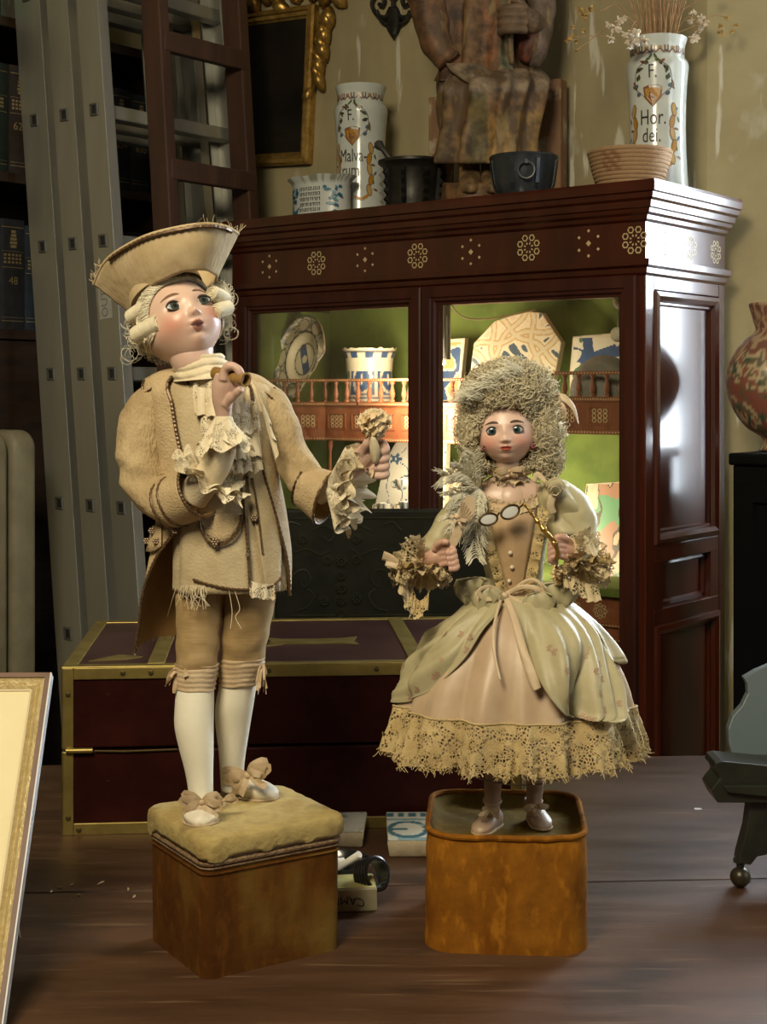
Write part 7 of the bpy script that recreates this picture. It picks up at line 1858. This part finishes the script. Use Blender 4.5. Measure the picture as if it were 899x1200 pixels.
# raised flower sprays on the flounce
random.seed(40); b = MB()
for k in range(330):
    j = random.randint(0, NA); a = 2*pi*j/NA
    if cos(a) < -0.35: continue
    i = random.choice((1, 3, 5, 6, 7, 8, 9, 10, 11)); c = g[i][j]; nn_ = V((sin(a), -cos(a), 0)); t_ = V((cos(a), sin(a), 0)); R_ = random.uniform(2.2, 4.6)*s
    for q in range(5):
        an = 2*pi*q/5+k; d_ = t_*cos(an)+ZX*sin(an)
        b.add([c+nn_*0.0008, c+d_*R_*0.6+t_.cross(nn_)*0+(t_*-sin(an)+ZX*cos(an))*R_*0.35+nn_*0.0016, c+d_*R_+nn_*0.0009, c+d_*R_*0.6-(t_*-sin(an)+ZX*cos(an))*R_*0.35+nn_*0.0016], [(0, 1, 2, 3)])
b.build('lace_flowers', flapp, girl, ang=180)['kind'] = 'stuff'
b = MB()
for k in range(900):
    j = random.randint(0, NA); a = 2*pi*j/NA
    if cos(a) < -0.3: continue
    c = g[random.choice((10, 11, 12, 12))][j]; d_ = V((random.uniform(-1, 1), random.uniform(-1, 0.2), random.uniform(-1.3, 0.2))); b.tube(spl([c, c+d_*2.5*s, c+d_*5*s+V((random.uniform(-2, 2)*s, 0, 0))], 2), 0.4*s, 3)
b.build('lace_fray', flapp, girl)['kind'] = 'stuff'
# overskirt panels, given by their edges in the picture
def inv(px, py): p, a, y0 = on_rows(GD, sk, px, py, 5); return a, y0
def panel(E0, E1, nt, ns, foldf, name, m):
    """E0, E1: lists of (angle, row) down the two edges"""
    A = spl([V((a, y, 0)) for a, y in E0], 10); C = spl([V((a, y, 0)) for a, y in E1], 10); g = []
    for i in range(nt+1):
        t = i/nt; row = []
        for j in range(ns+1):
            q = j/ns; p = samp(A, t).lerp(samp(C, t), q); off = 5+foldf(q, t)
            row.append(skp(p.x, min(p.y, 862), off)-ZX*max(0, p.y-862)*s)
        g.append(row)
    b = MB(); b.grid(g); return b.build(name, m, girl, solid=0.0012, ang=180), g
L_edge = [inv(x, y) for x, y in ((590, 700), (585, 716), (568, 738), (546, 770), (520, 796), (497, 812))]+[(radians(-78), 818), (radians(-88), 822)]
L_back = [(radians(-62-8*i), 694+14*i) for i in range(4)]+[(radians(-110), 750), (radians(-125), 780), (radians(-135), 800), (radians(-140), 812)]
def foldL(q, t): return 9*(abs(sin(pi*(2.6*q+1.4*t)+0.4))**0.7-0.5)*sm(t, 0.05, 0.4)+(8*sin(pi*min(1, 1.2*t+0.1)))*sm(t, 0, 0.2)*0.7+6*sin(2*pi*(1.6*q+0.9*t)+0.5)*sm(t, 0.05, 0.4)*(0.4+0.6*q)+4*sin(2*pi*(3.1*q-0.7*t))*sm(t, 0.1, 0.5)*(1-0.5*t)-4*exp(-(q/0.06)**2)
ov, gL = panel(L_edge, L_back, 48, 60, foldL, 'overskirt_panel', silk)
R_e = [inv(x, y) for x, y in ((594, 700), (603, 722), (610, 745), (619, 770), (629, 794), (640, 816), (655, 834), (671, 841))]
R_b = [(radians(60), 694), (radians(62), 715), (radians(62), 740), (radians(58), 762), (radians(54), 785), (radians(51.5), 806), (radians(49), 822), inv(703, 842)]
def foldR(q, t): return 12*(abs(sin(pi*(1.9*q+1.7*t*(1-q*0.5))+1.0))**0.7-0.4)*sm(t, 0.05, 0.4)+7*sin(2*pi*(1.15*q+1.3*t*(1-0.4*q))+2.6)*sm(t, 0.05, 0.35)+6*sm(t, 0, 0.3)+4*sin(2*pi*(5.2*q+1.8*t))*sm(t, 0.03, 0.3)*(1-0.5*t)+5*sin(2*pi*(2.3*q+1.1*t)+1.0)*sm(t, 0.1, 0.5)*(1-0.3*q)+5*sin(pi*t)*q
ov2, _ = panel(R_e, R_b, 52, 60, foldR, 'overskirt_panel', silk)
def sprigs(g, name, spots, parent):
    b = MB()
    for (fi, fj) in spots:
        i = int(fi*(len(g)-1)); j = int(fj*(len(g[0])-1)); i = min(max(i, 1), len(g)-2); j = min(max(j, 1), len(g[0])-2)
        c = g[i][j]; du = (g[i][j+1]-g[i][j-1]).normalized(); dv_ = (g[i+1][j]-g[i-1][j]).normalized(); n_ = du.cross(dv_).normalized(); n_ = n_ if n_.y < 0 else -n_; dv_ = n_.cross(du)
        for q in range(6):
            a = 2*pi*q/6; cc = c+n_*0.0011+(du*cos(a)+dv_*sin(a))*(3.0*s if q else 0); r_ = 1.3*s
            b.poly([cc+(du*cos(w)+dv_*sin(w))*r_ for w in [2*pi*k/6 for k in range(6)]])
    o = b.build(name, sprm, parent, smooth=False); o['kind'] = 'stuff'
sprm = mat('faded_rose_print', (0.40, 0.24, 0.16), rough=0.7)
random.seed(14)
sprigs(_, 'printed_sprigs', [(random.uniform(0.3, 0.97), random.uniform(0.05, 0.95)) for k in range(16)], ov2)
sprigs(gL, 'printed_sprigs', [(random.uniform(0.2, 0.95), random.uniform(0.05, 0.6)) for k in range(14)], ov)
# puffed pannier at the right back
R_c = [(radians(75), 694), (radians(85), 715), (radians(95), 745), (radians(105), 765), (radians(112), 775), (radians(116), 780), (radians(118), 783), (radians(120), 786)]
ov3, _ = panel([(a+0.03, y) for a, y in R_b[:4]]+[(radians(66), 766), (radians(72), 770), (radians(80), 774), (radians(90), 778)], R_c, 40, 36, lambda q, t: 3+4*sin(2*pi*(1.5*q+t))*sm(t, 0.1, 0.4), 'overskirt_panel', silk)
b = MB()
for x0, y1_, w_, sd in ((570, 690, 20, 1), (634, 694, 20, 2), (549, 680, 24, 3), (660, 684, 24, 4)):
    p = skp(inv(x0, 708)[0], 700, 4)+ZX*(698-y1_)*s; sq = 7*s
    b.loft([[p+V((cos(a)*w_*s*k, 0, 0))+V((0, sin(a)*10*s*k, 0))+V((0, -6*s*(1-k), -z*s)) for a in [2*pi*i/20 for i in range(20)]] for k, z in ((0.3, -9), (0.85, -5), (1.0, 3), (0.9, 12), (0.5, 22))], True, (1, 1))
for i, v_ in enumerate(b.v): b.v[i] = v_+V((nz(v_.x*120, v_.z*120), 1.6*sin(v_.x*700+2*sin(v_.z*200)), nz(v_.x*90, 5)))*0.0025
b.build('hip_gathers', silk, girl, ang=180)
# bodice
bo = rows5([(566, 597, 40, 20, 2), (576, 598, 47, 25, 1), (592, 599, 47, 29, 0), (612, 599, 45, 32, -2), (640, 600, 40, 31, -2), (665, 602, 35, 28, -1), (688, 604, 32, 26, 0), (702, 605, 35, 29, 0)])
b = MB(); g = []
for i in range(31):
    v = i/30; row = []
    for j in range(73):
        a = 2*pi*j/72; fr_ = sm(cos(a), 0.55, 0.9); y0 = 566+22*fr_; y = lerp(y0, 702, v); r = rowat(bo, y); c = GD.P(r[1], y, r[4])
        k = 1+0.012*nz(cos(a)*4, sin(a)*4, y*0.05); row.append(c+V((r[2]*k*s*sin(a), -r[3]*k*s*cos(a), 0)))
    g.append(row)
b.grid(g); b.build('bodice', silk, girl, ang=180)
def bf(px, py, off=1.5): return on_rows(GD, bo, px, py, off)[0]
b = MB(); g = []
for i in range(25):
    y = lerp(590, 694, i/24); hw = lerp(30, 8, (i/24)**1.1); g.append([bf(600+4*i/24+hw*q, y, 2.2+1.2*(1-q*q)) for q in (-1, -0.75, -0.5, -0.25, 0, 0.25, 0.5, 0.75, 1)])
b.grid(g); b.build('stomacher', smat('rose_tan_satin', (0.42, 0.275, 0.145), (0.52, 0.37, 0.21), rough=0.5, bump=0.15), girl, solid=0.0008, ang=180)
for sd in (-1, 1):
    b = MB(); P_ = [bf(600+4*t+sd*lerp(31, 8, t**1.1), lerp(592, 696, t), 3.5) for t in (0, 0.2, 0.4, 0.6, 0.8, 1.0)]
    frill(b, P_, V((sd*0.9, -0.35, -0.2)).normalized(), 12*s, 7, 2.2*s, 110, 5, sd, scal=1*s); b.build('bodice_lace', lacet, girl, ang=180)
b = MB(); P_ = [bf(x, y, 2.5) for x, y in ((566, 586), (578, 589), (592, 593), (606, 593), (618, 589), (630, 582))]; frill(b, P_, V((0, -0.3, -1)).normalized(), 9*s, 10, 2.2*s, 110, 4, 3.0, scal=1*s); frill(b, P_, V((0, -0.15, 1)).normalized(), 6*s, 10, 1.6*s, 110, 4, 5.0); b.build('neckline_lace', laced, girl, ang=180)
b = MB()
for i in range(12): y = 600+i*7; b.tube([bf(600+4*i/12-0.2, y, 4), bf(600+4*i/12, y+3.5, 4)], 0.35*s, 4)
b.build('centre_stitching', paler, girl)['kind'] = 'stuff'
for x, y in ((598, 648), (600, 665), (597, 681)): b = MB(); b.ball(bf(x, y, 5), 2.6*s, 12); b.build('pearl_button', pearl, girl)
# waist bow with long tails
b = MB()
for pts, w_ in (([(590, 698, -36), (572, 694, -40), (560, 702, -42), (562, 718, -42), (568, 728, -40)], 4), ([(590, 697, -36), (575, 688, -42), (562, 692, -46), (568, 702, -44), (590, 700, -38)], 5),
                ([(592, 697, -36), (612, 688, -42), (630, 690, -46), (640, 698, -42), (628, 704, -42), (594, 700, -38)], 6), ([(594, 698, -38), (606, 704, -46), (622, 712, -50), (632, 722, -52), (630, 730, -52)], 5),
                ([(594, 698, -38), (618, 680, -40), (634, 684, -42), (638, 700, -42), (646, 718, -44)], 4)):
    ribbon(b, [G(*p) for p in pts], w_*s, n=7, twist=0.5)
for pts, w_ in (([(596, 700), (604, 725), (612, 760), (620, 785), (628, 806)], [7, 9, 10, 11, 9]), ([(590, 702), (583, 730), (582, 760), (588, 795)], [3, 3.5, 3.5, 2])):
    ribbon(b, [skp(inv(x, y)[0], inv(x, y)[1], 16) for x, y in pts], [q*s for q in w_], n=8, wob=0.25)
b.ball(G(592, 698, -40), 4*s, 10); b.build('waist_bow', paler, girl, solid=0.0005, ang=180)
# sleeves
sleeve([(562, 578, 4), (548, 590, 0), (530, 612, -8), (512, 636, -18), (500, 650, -28)], [12, 18, 19, 16, 14], silk, 'sleeve', 0.11, 2.0, 34, girl, GD)
sleeve([(632, 572, 4), (648, 578, 2), (668, 598, -2), (680, 628, -10), (680, 650, -20), (674, 660, -28)], [12, 20, 25, 21, 17, 15], silk, 'sleeve', 0.13, 8.0, 34, girl, GD)
b = MB(); g = []
for i in range(14):
    t = i/13; row = []
    for j in range(30):
        a = -0.3+j/29*3.6; row.append(G(652+15*t+(17+9*sin(pi*t))*cos(a)*0.9, 572+62*t-(15+4*sin(pi*t))*sin(a)*0.5, -8-16*sin(a)-6*t+5*sin(t*9+a)))
    g.append(row)
b.grid(g); b.build('sleeve_puff', silk, girl, solid=0.001, ang=180)
# ribbon rosette on the right shoulder
b = MB()
for k in range(3):
    rr = (10-2.6*k)*s; c = G(651, 572+2*k, -34-3*k); ribbon(b, [c+V((cos(a)*rr, 0, sin(a)*rr*1.1)) for a in [2*pi*i/10+0.6*k for i in range(11)]], 7*s, up=V((0.1, 0, 1)), n=4)
ribbon(b, [G(648, 580, -36), G(645, 592, -36), G(648, 602, -34)], [8*s, 9*s, 9*s], n=5); ribbon(b, [G(640, 566, -32), G(630, 556, -28), G(626, 565, -28)], [5*s, 7*s, 6*s], n=5)
b.build('shoulder_rosette', smat('striped_ribbon', (0.46, 0.36, 0.21), (0.62, 0.51, 0.34), rough=0.6), girl, solid=0.0005, ang=180)
# lace cuffs
def lacecuff(c, axs, seeds, r1, name, mats):
    for k, sd in enumerate(seeds):
        ruf((c[0]+2*sin(sd), c[1]+2*cos(sd), c[2]-3*k), axs[k % len(axs)], 10, r1[k % len(r1)], 10+6*(k % 3), 12+k % 3, 4.6, sd, mats[k % len(mats)], name, 0.9, girl, GD, 2, 180)
lacecuff((495, 664, -30), [V((-0.25, -0.45, -0.85)), V((0.1, -0.5, -0.8)), V((-0.6, -0.3, 0.3))], (1.0, 2.3, 3.9, 5.1, 6.6), (30, 26, 28), 'lace_cuff', (laced, lacet))
lacecuff((681, 660, -34), [V((0.25, -0.5, -0.8)), V((-0.1, -0.5, -0.8)), V((0.5, -0.4, 0.3))], (1.6, 2.8, 3.3, 5.6, 7.1), (32, 28, 30), 'lace_cuff', (laced, lacet))
for pts, m in (([(478, 640, -36), (470, 655, -40), (476, 680, -42), (486, 705, -40)], laced), ([(660, 632, -48), (680, 625, -50), (697, 640, -48), (704, 668, -46)], laced), ([(660, 668, -52), (675, 676, -56), (690, 684, -54), (702, 680, -48)], laced), ([(484, 690, -40), (492, 704, -42), (505, 690, -44)], lacet)):
    b = MB(); frill(b, [G(*p) for p in pts], V((0.1 if pts[0][0] > 600 else -0.2, -0.4, -0.9)).normalized(), 20*s, 5, 4*s, 90, 6, pts[0][0], scal=2*s); b.build('lace_fall', m, girl, ang=180)
b = MB(); ribbon(b, [G(472, 668, -44), G(460, 656, -46), G(449, 651, -44)], [6*s, 10*s, 12*s], n=5, twist=0.4); ribbon(b, [G(474, 670, -46), G(466, 664, -50), G(452, 660, -48)], [5*s, 7*s, 6*s], n=5, twist=-0.4); ribbon(b, [G(476, 668, -44), G(474, 690, -46), G(480, 712, -46)], [6*s, 9*s, 8*s], n=5, twist=0.5); b.build('cuff_ribbon', paler, girl, solid=0.0005, ang=180); b = MB()
ribbon(b, [G(700, 660, -44), G(706, 672, -44), G(709, 690, -42)], [3*s, 7*s, 4*s], n=5, twist=0.4); b.build('cuff_ribbon', paler, girl, solid=0.0005, ang=180)
b = MB(); random.seed(8)
for x, y in ((641, 657), (645, 661), (650, 655), (655, 663), (649, 668), (658, 669), (664, 672), (667, 677), (643, 651), (637, 660), (520, 670), (514, 686), (525, 661)): b.ball(G(x, y, -62), random.uniform(1.2, 2.0)*s, 8)
b.build('seed_pearls', pearl, girl)['kind'] = 'stuff'
# hands
def GM(x, y, d): return G(1177-x, y+10, d)
b = MB()
b.tube(spl([GM(682, 646, -40), GM(674, 645, -46), GM(667, 643, -50), GM(660, 641, -52)], 5), spl1([7.5*s, 8.5*s, 10.5*s, 9.5*s], 5), 16)
for k in range(4):
    y0 = 631+k*6.2; q = -1.2*k
    finger(b, [GM(664+q, y0+2, -56), GM(656+q, y0, -62), GM(648+q, y0+1, -66), GM(645+q, y0+4, -69), GM(648+q, y0+7, -70), GM(655+q, y0+7, -70)], 4.2*s, 3.5*s)
finger(b, [GM(668, 634, -58), GM(663, 627, -64), GM(656, 625, -70), GM(651, 626, -71)], 4.4*s, 3.4*s)
b.build('hand', skinm2, girl, remesh=0.0008)
b = MB()
b.tube(spl([G(682, 646, -40), G(674, 645, -46), G(667, 643, -50), G(660, 641, -52)], 5), spl1([7.5*s, 8.5*s, 10.5*s, 9.5*s], 5), 16)
for k in range(4):
    y0 = 633+k*6.2
    finger(b, [G(664, y0+2, -56), G(656, y0, -62), G(648, y0+1, -64), G(645, y0+4, -63), G(648, y0+7, -60), G(654, y0+7, -58)], 4.2*s, 3.5*s)
finger(b, [G(668, 636, -56), G(662, 630, -62), G(655, 629, -64), G(650, 630, -64)], 4.4*s, 3.4*s)
b.build('hand', skinm2, girl, remesh=0.0008)
# lorgnette
lg_ = thing('lorgnette', 'gilt lorgnette with two oval lenses in the girl doll’s hand', 'lorgnette', G(650, 645, -66))
gm = mat('gilt_metal', (0.42, 0.26, 0.06), (0.62, 0.42, 0.14), scale=120, rough=0.3, metal=0.9)
h0, h1 = G(614, 590, -64), G(651, 638, -67); dv = (h1-h0).normalized(); Lh = (h1-h0).length
b = MB(); pr = []
for i in range(41):
    t = i/40; pr.append(((1.6+1.6*t+0.9*sin(t*34)*(0.4+0.6*t)+(1.4 if 0.40 < t < 0.46 or 0.62 < t < 0.7 else 0))*s, Lh*t))
b.lathe(pr, h0, 14, ax=dv); b.build('handle', gm, lg_, ang=180)
b = MB(); b.tube([G(640, 624, -67), G(650, 634, -68), G(654, 648, -68), G(651, 656, -66)], 2.6*s, 8); b.build('handle_end', gm, lg_)
frm = mat('lorgnette_rim', (0.10, 0.065, 0.03), rough=0.35, metal=0.7)
gls = mat('pale_lens', (0.62, 0.62, 0.58), rough=0.12, coat=0.6)
for (cx_, cy_, rx_, ry_, an) in ((572.5, 608.5, 10.2, 6.6, 0.18), (598, 600, 10.8, 7.2, 0.42)):
    c = G(cx_, cy_, -62); e_ = [c+V(((rx_*cos(t)*cos(an)-ry_*sin(t)*sin(an))*s, 0.0008*cos(t), (rx_*cos(t)*sin(an)+ry_*sin(t)*cos(an))*s)) for t in [2*pi*i/32 for i in range(33)]]
    b = MB(); b.tube(e_, 1.3*s, 8, False); b.build('rim', frm, lg_)
    b = MB(); b.add([c-V((0, 0.0009, 0))]+e_[:-1]+[p+V((0, 0.0008, 0)) for p in e_[:-1]]+[c+V((0, 0.0009, 0))], [(0, i+1, (i+1) % 32+1) for i in range(32)]+[(65, 33+(i+1) % 32, 33+i) for i in range(32)]); b.build('lens', gls, lg_, ang=180)
b = MB(); b.tube([G(582, 606, -62), G(585, 601, -63), G(588, 602, -62)], 1.1*s, 6); b.build('bridge', frm, lg_)
b = MB(); b.tube([G(607, 596, -62), G(611, 593, -63), G(614.5, 590, -64)], 1.2*s, 6); b.build('hinge', frm, lg_)
# paddle tied with ribbon in the other hand
pd = thing('ribbon_paddle', 'flat beige paddle tied with ribbon held before the feathers', 'fan', G(522, 648, -66))
pts = [(519, 642), (527, 632), (531, 622), (536, 606), (540, 592), (546, 582), (553, 580), (557, 586), (557, 598), (553, 609), (546, 617), (541, 626), (536, 638), (529, 646)]
b = MB(); P_ = [G(x, y, -66-0.08*(645-y)) for x, y in pts]; n = len(P_); b.add(P_+[p+V((0.0003, 0.0016, 0)) for p in P_], [tuple(range(n)), tuple(range(2*n-1, n-1, -1))]+[((i+1) % n, i, n+i, n+(i+1) % n) for i in range(n)]); b.build('blade', paler, pd, smooth=False)
b = MB()
for k in range(7):
    t = k/6; b.tube([G(538, 614, -71), G(lerp(541, 556, t), lerp(584, 604, t), -72.5)], 0.5*s, 4)
b.build('pleats', ribb, pd)['kind'] = 'stuff'
bow(G(537, 610, -72), V((0.8, 0, -0.5)), V((0.5, 0, 0.8)), 10*s, paler, pd, 22, 'ribbon_bow', 1, 2); b = MB(); b.ball(G(530, 606, -74), 3*s, 10); b.build('ribbon_knot', paler, pd)
# feathers over the left shoulder
random.seed(50)
for k in range(9):
    b = MB(); x0, y0 = random.uniform(550, 566), random.uniform(560, 585); ang = radians(lerp(95, 262, k/8))
    p0 = V((x0, y0, -22)); L_ = random.uniform(30, 50); dirv = V((cos(ang)*0.8, -sin(ang), 0)); q = [p0, p0+dirv*L_*0.5+V((0, 0, -12)), p0+dirv*L_+V((0, L_*0.18, -18))]
    Q = spl(q, 8); b.tube([G(*p) for p in Q], 0.7*s, 4)
    for i in range(1, len(Q)):
        for sd in (-1, 1):
            for e in range(4):
                d_ = (Q[i]-Q[i-1]).normalized(); nn_ = V((-d_.y, d_.x, 0))*sd; Lb = random.uniform(8, 15); c = Q[i]+d_*random.uniform(-1, 1)
                b.tube([G(*c), G(*(c+nn_*Lb*0.5+d_*Lb*0.35+V((0, 0, -random.uniform(0, 5))))), G(*(c+nn_*Lb*0.85+d_*Lb*0.9+V((random.uniform(-2, 2), random.uniform(0, 5), -random.uniform(0, 8)))))], [0.55*s, 0.5*s, 0.3*s], 3)
    b.build('feather', feath, girl)
for k in range(2):
    b = MB(); q = [V((566-6*k, 600, -26)), V((560-8*k, 630, -40)), V((556-10*k+14*k, 652, -44))]; Q = spl(q, 8)
    for i in range(1, len(Q)):
        for e in range(7):
            c = Q[i]; Lb = random.uniform(7, 13); sd = random.choice((-1, 1)); b.tube([G(*c), G(c.x+sd*Lb*0.6, c.y+Lb*0.3, c.z-4), G(c.x+sd*Lb*0.9, c.y+Lb*0.9, c.z-5)], 0.5*s, 3)
    b.build('feather', feath, girl)
# head
H = Head(GD, (593.5, 506, -5), 33, -8, 2, 4, 0)
hb = H.build(girl, (0.72, 0.51, 0.41), (0.70, 0.30, 0.22), None, None, None, None)
hb.tube(spl([H.W(0, -0.1, -0.8), H.W(0, -0.15, -1.2), G(596, 552, 2), G(597, 566, 2), G(598, 580, 0), G(599, 596, 0)], 4), spl1([17*s, 15*s, 14.5*s, 17*s, 26*s, 28*s], 4), 30, col=(0.62, 0.44, 0.34))
b2 = MB(); b2.loft([GD.hring(*r, 48) for r in rows5([(556, 597, 18, 16, 2), (566, 597, 32, 19, 2), (577, 598, 44, 24, 1), (592, 599, 44, 27, 0), (604, 599, 43, 27, 0)], 4)], True, (1, 1), (0.62, 0.44, 0.34)); b2.build('bust', bisque, girl, ang=180)
hd = hb.build('head', bisque, girl, ang=180)
H.features(hd, lipg, (0.032, 0.058, 0.066), browd, lashm, gaze=(-0.012, 0.0))
garnet = mat('garnet', (0.14, 0.012, 0.010), rough=0.2, coat=0.6)
for sd in (-1, 1):
    b = MB(); c = H.W(0.97*sd, 0.15, -0.25); b.ball(c, 0.16*H.u, 10, sq=(0.5, 0.8, 1.3)); b.build('ear', skinm2, hd)
    b = MB(); c = G(565.5, 525.5, -22) if sd < 0 else G(625, 523, -22)
    for k in range(7): b.ball(c+V((cos(k)*2.2*s*(k > 0), -1*s, sin(k)*2.2*s*(k > 0))), 1.7*s, 8)
    b.build('garnet_earring', garnet, girl)
# choker of lace and blossoms
b = MB(); ruffle(b, G(596, 560, 1), V((0, 0, -1)), 15*s, 27*s, 5*s, 14, 3*s, 200, 5, seed=1); ruffle(b, G(596, 558, 1), V((0, -0.1, 1)), 15*s, 26*s, 6*s, 13, 3*s, 200, 5, seed=2); b.build('lace_choker', laced, girl, ang=180)
bow(G(597, 552, -24), V((1, 0, 0.1)), V((0, 0, 1)), 14*s, ribb, girl, 33, 'neck_bow', 1, 2)
b = MB(); random.seed(3)
for k in range(60):
    a = random.uniform(-2.2, 2.2); c = G(596, 558+random.uniform(-8, 7), 1)+V((20*s*sin(a), -20*s*cos(a), 0)); d_ = V((random.uniform(-1, 1), -1, random.uniform(-1, 1))).normalized(); t1 = d_.orthogonal().normalized(); t2 = d_.cross(t1)
    for q in range(5): an = 2*pi*q/5; e = t1*cos(an)+t2*sin(an); b.add([c, c+e*2.2*s+d_*1.2*s+t1.cross(e)*1*s, c+e*3.4*s+d_*0.5*s, c+e*2.2*s+d_*1.2*s-t1.cross(e)*1*s], [(0, 1, 2, 3)])
b.build('choker_blossoms', flapp, girl)['kind'] = 'stuff'
# hair: soft masses carrying hundreds of small curls
masses = [((597, 462, 8), (54, 40, 48)), ((556, 500, 2), (22, 40, 26)), ((637, 500, 2), (24, 42, 28)), ((600, 500, 30), (52, 52, 26)), ((562, 538, 6), (18, 22, 18)), ((640, 536, 4), (20, 24, 20))]
b = MB()
for (c, r_) in masses:
    n, m = 40, 26; rings = []
    for i in range(1, m):
        th = pi*i/m; ring = []
        for j in range(n):
            a = 2*pi*j/n; d_ = V((sin(th)*cos(a), -cos(th), sin(th)*sin(a))); k = 0.92+0.13*nz(d_.x*3+c[0], d_.y*3, d_.z*3)
            ring.append(G(c[0]+d_.x*r_[0]*k, c[1]+d_.y*r_[1]*k, c[2]+d_.z*r_[2]*k))
        rings.append(ring)
    b.loft(rings, True, (1, 1))
def inface(x, y, d): return ((x-592)/33.5)**2+((y-514)/38)**2 < 1 and d < -2
# carve the face opening out of the masses
keepf = []
for f in b.f:
    p = sum((b.v[i] for i in f), V((0, 0, 0)))/len(f); x, y = GD.proj(p); d = (p.y-GD.D)/s
    if not inface(x, y, d): keepf.append(f)
b.f = keepf; wg = b.build('wig', hairm, girl, ang=180)
b = MB(); random.seed(77)
cnt = 0
while cnt < 3600:
    (c, r_) = random.choice(masses[:1]*4+masses); d_ = V((random.gauss(0, 1), random.gauss(0, 1), random.gauss(0, 1)-0.5)).normalized()
    x, y, d = c[0]+d_.x*r_[0], c[1]+d_.y*r_[1], c[2]+d_.z*r_[2]
    if inface(x, y, d) or d > 45: continue
    cnt += 1
    p0 = V((x, y, d)); ax_ = V((random.uniform(-1, 1), random.uniform(-0.4, 1.4), random.uniform(-0.6, 0.6))).normalized(); o1 = ax_.orthogonal().normalized(); o2 = ax_.cross(o1)
    R_ = random.uniform(2.0, 6.0); L_ = random.uniform(5, 16); tn = random.uniform(0.8, 2.0); pts = []
    for i in range(15):
        t = i/14; q = p0+ax_*L_*(t-0.5)+(o1*cos(tn*2*pi*t)+o2*sin(tn*2*pi*t))*R_*(1-0.3*t)
        pts.append(G(q.x, q.y, q.z))
    b.tube(pts, random.uniform(0.25, 0.6)*s, 3)
b.build('curls', hairm, wg)['kind'] = 'stuff'
b = MB()
for k in range(260):        # fringe curls round the face
    a = random.uniform(-2.6, 2.6); x = 592+34*sin(a)+random.uniform(-1, 4)*(1 if sin(a) > 0 else -1); y = 514-39*cos(a)+random.uniform(-3, 2); d = -18-8*cos(a)+random.uniform(-4, 4)
    if y > 556: continue
    R_ = random.uniform(2, 4); ph = random.uniform(0, 6); pts = []
    for i in range(13): t = i/12; pts.append(G(x+R_*cos(ph+t*11)+3*sin(a)*t*2, y+R_*sin(ph+t*11)-3*cos(a)*t*2, d-R_*0.6*sin(ph+t*7)))
    b.tube(pts, 0.5*s, 3)
b.build('fringe_curls', hairm, wg)['kind'] = 'stuff'
b = MB()
for k in range(160):        # flyaway hair
    a = random.uniform(-2.3, 2.3); c = V((598+58*sin(a), 487-62*cos(a)+8, random.uniform(-20, 20))); pts = []; R_ = random.uniform(4, 11); ph = random.uniform(0, 6)
    for i in range(9): t = i/8; pts.append(G(c.x+R_*cos(ph+t*3), c.y+R_*sin(ph+t*3), c.z))
    b.tube(pts, 0.22*s, 3)
b.build('flyaway_hair', hairm, wg)['kind'] = 'stuff'
# plume in the hair and a ribbon at the side
random.seed(60); b = MB()
for k in range(420):
    t = random.random(); x0, y0 = lerp(615, 552, t), lerp(434, 470, t)+random.uniform(-5, 5); L_ = random.uniform(16, 34); a = radians(random.uniform(110, 190))
    c = V((x0, y0, random.uniform(-42, -12))); d_ = V((cos(a), -sin(a)*0.55, 0)); pts = [c, c+d_*L_*0.5+V((0, -2, -4)), c+d_*L_+V((0, random.uniform(-2, 7), -3))]; b.tube([G(*p) for p in spl(pts, 3)], 0.4*s, 3)
b.build('hair_plume', feath, girl)['kind'] = 'stuff'
b = MB(); ribbon(b, [G(646, 462, 0), G(660, 466, -6), G(672, 478, -8), G(678, 497, -6)], [4*s, 9*s, 7*s, 1*s], n=6, twist=1.0); ribbon(b, [G(648, 470, -2), G(658, 476, -10), G(660, 488, -8), G(654, 492, -4)], [5*s, 8*s, 8*s, 6*s], n=6, twist=-0.8); b.build('hair_ribbon', paler, girl, solid=0.0005, ang=180)
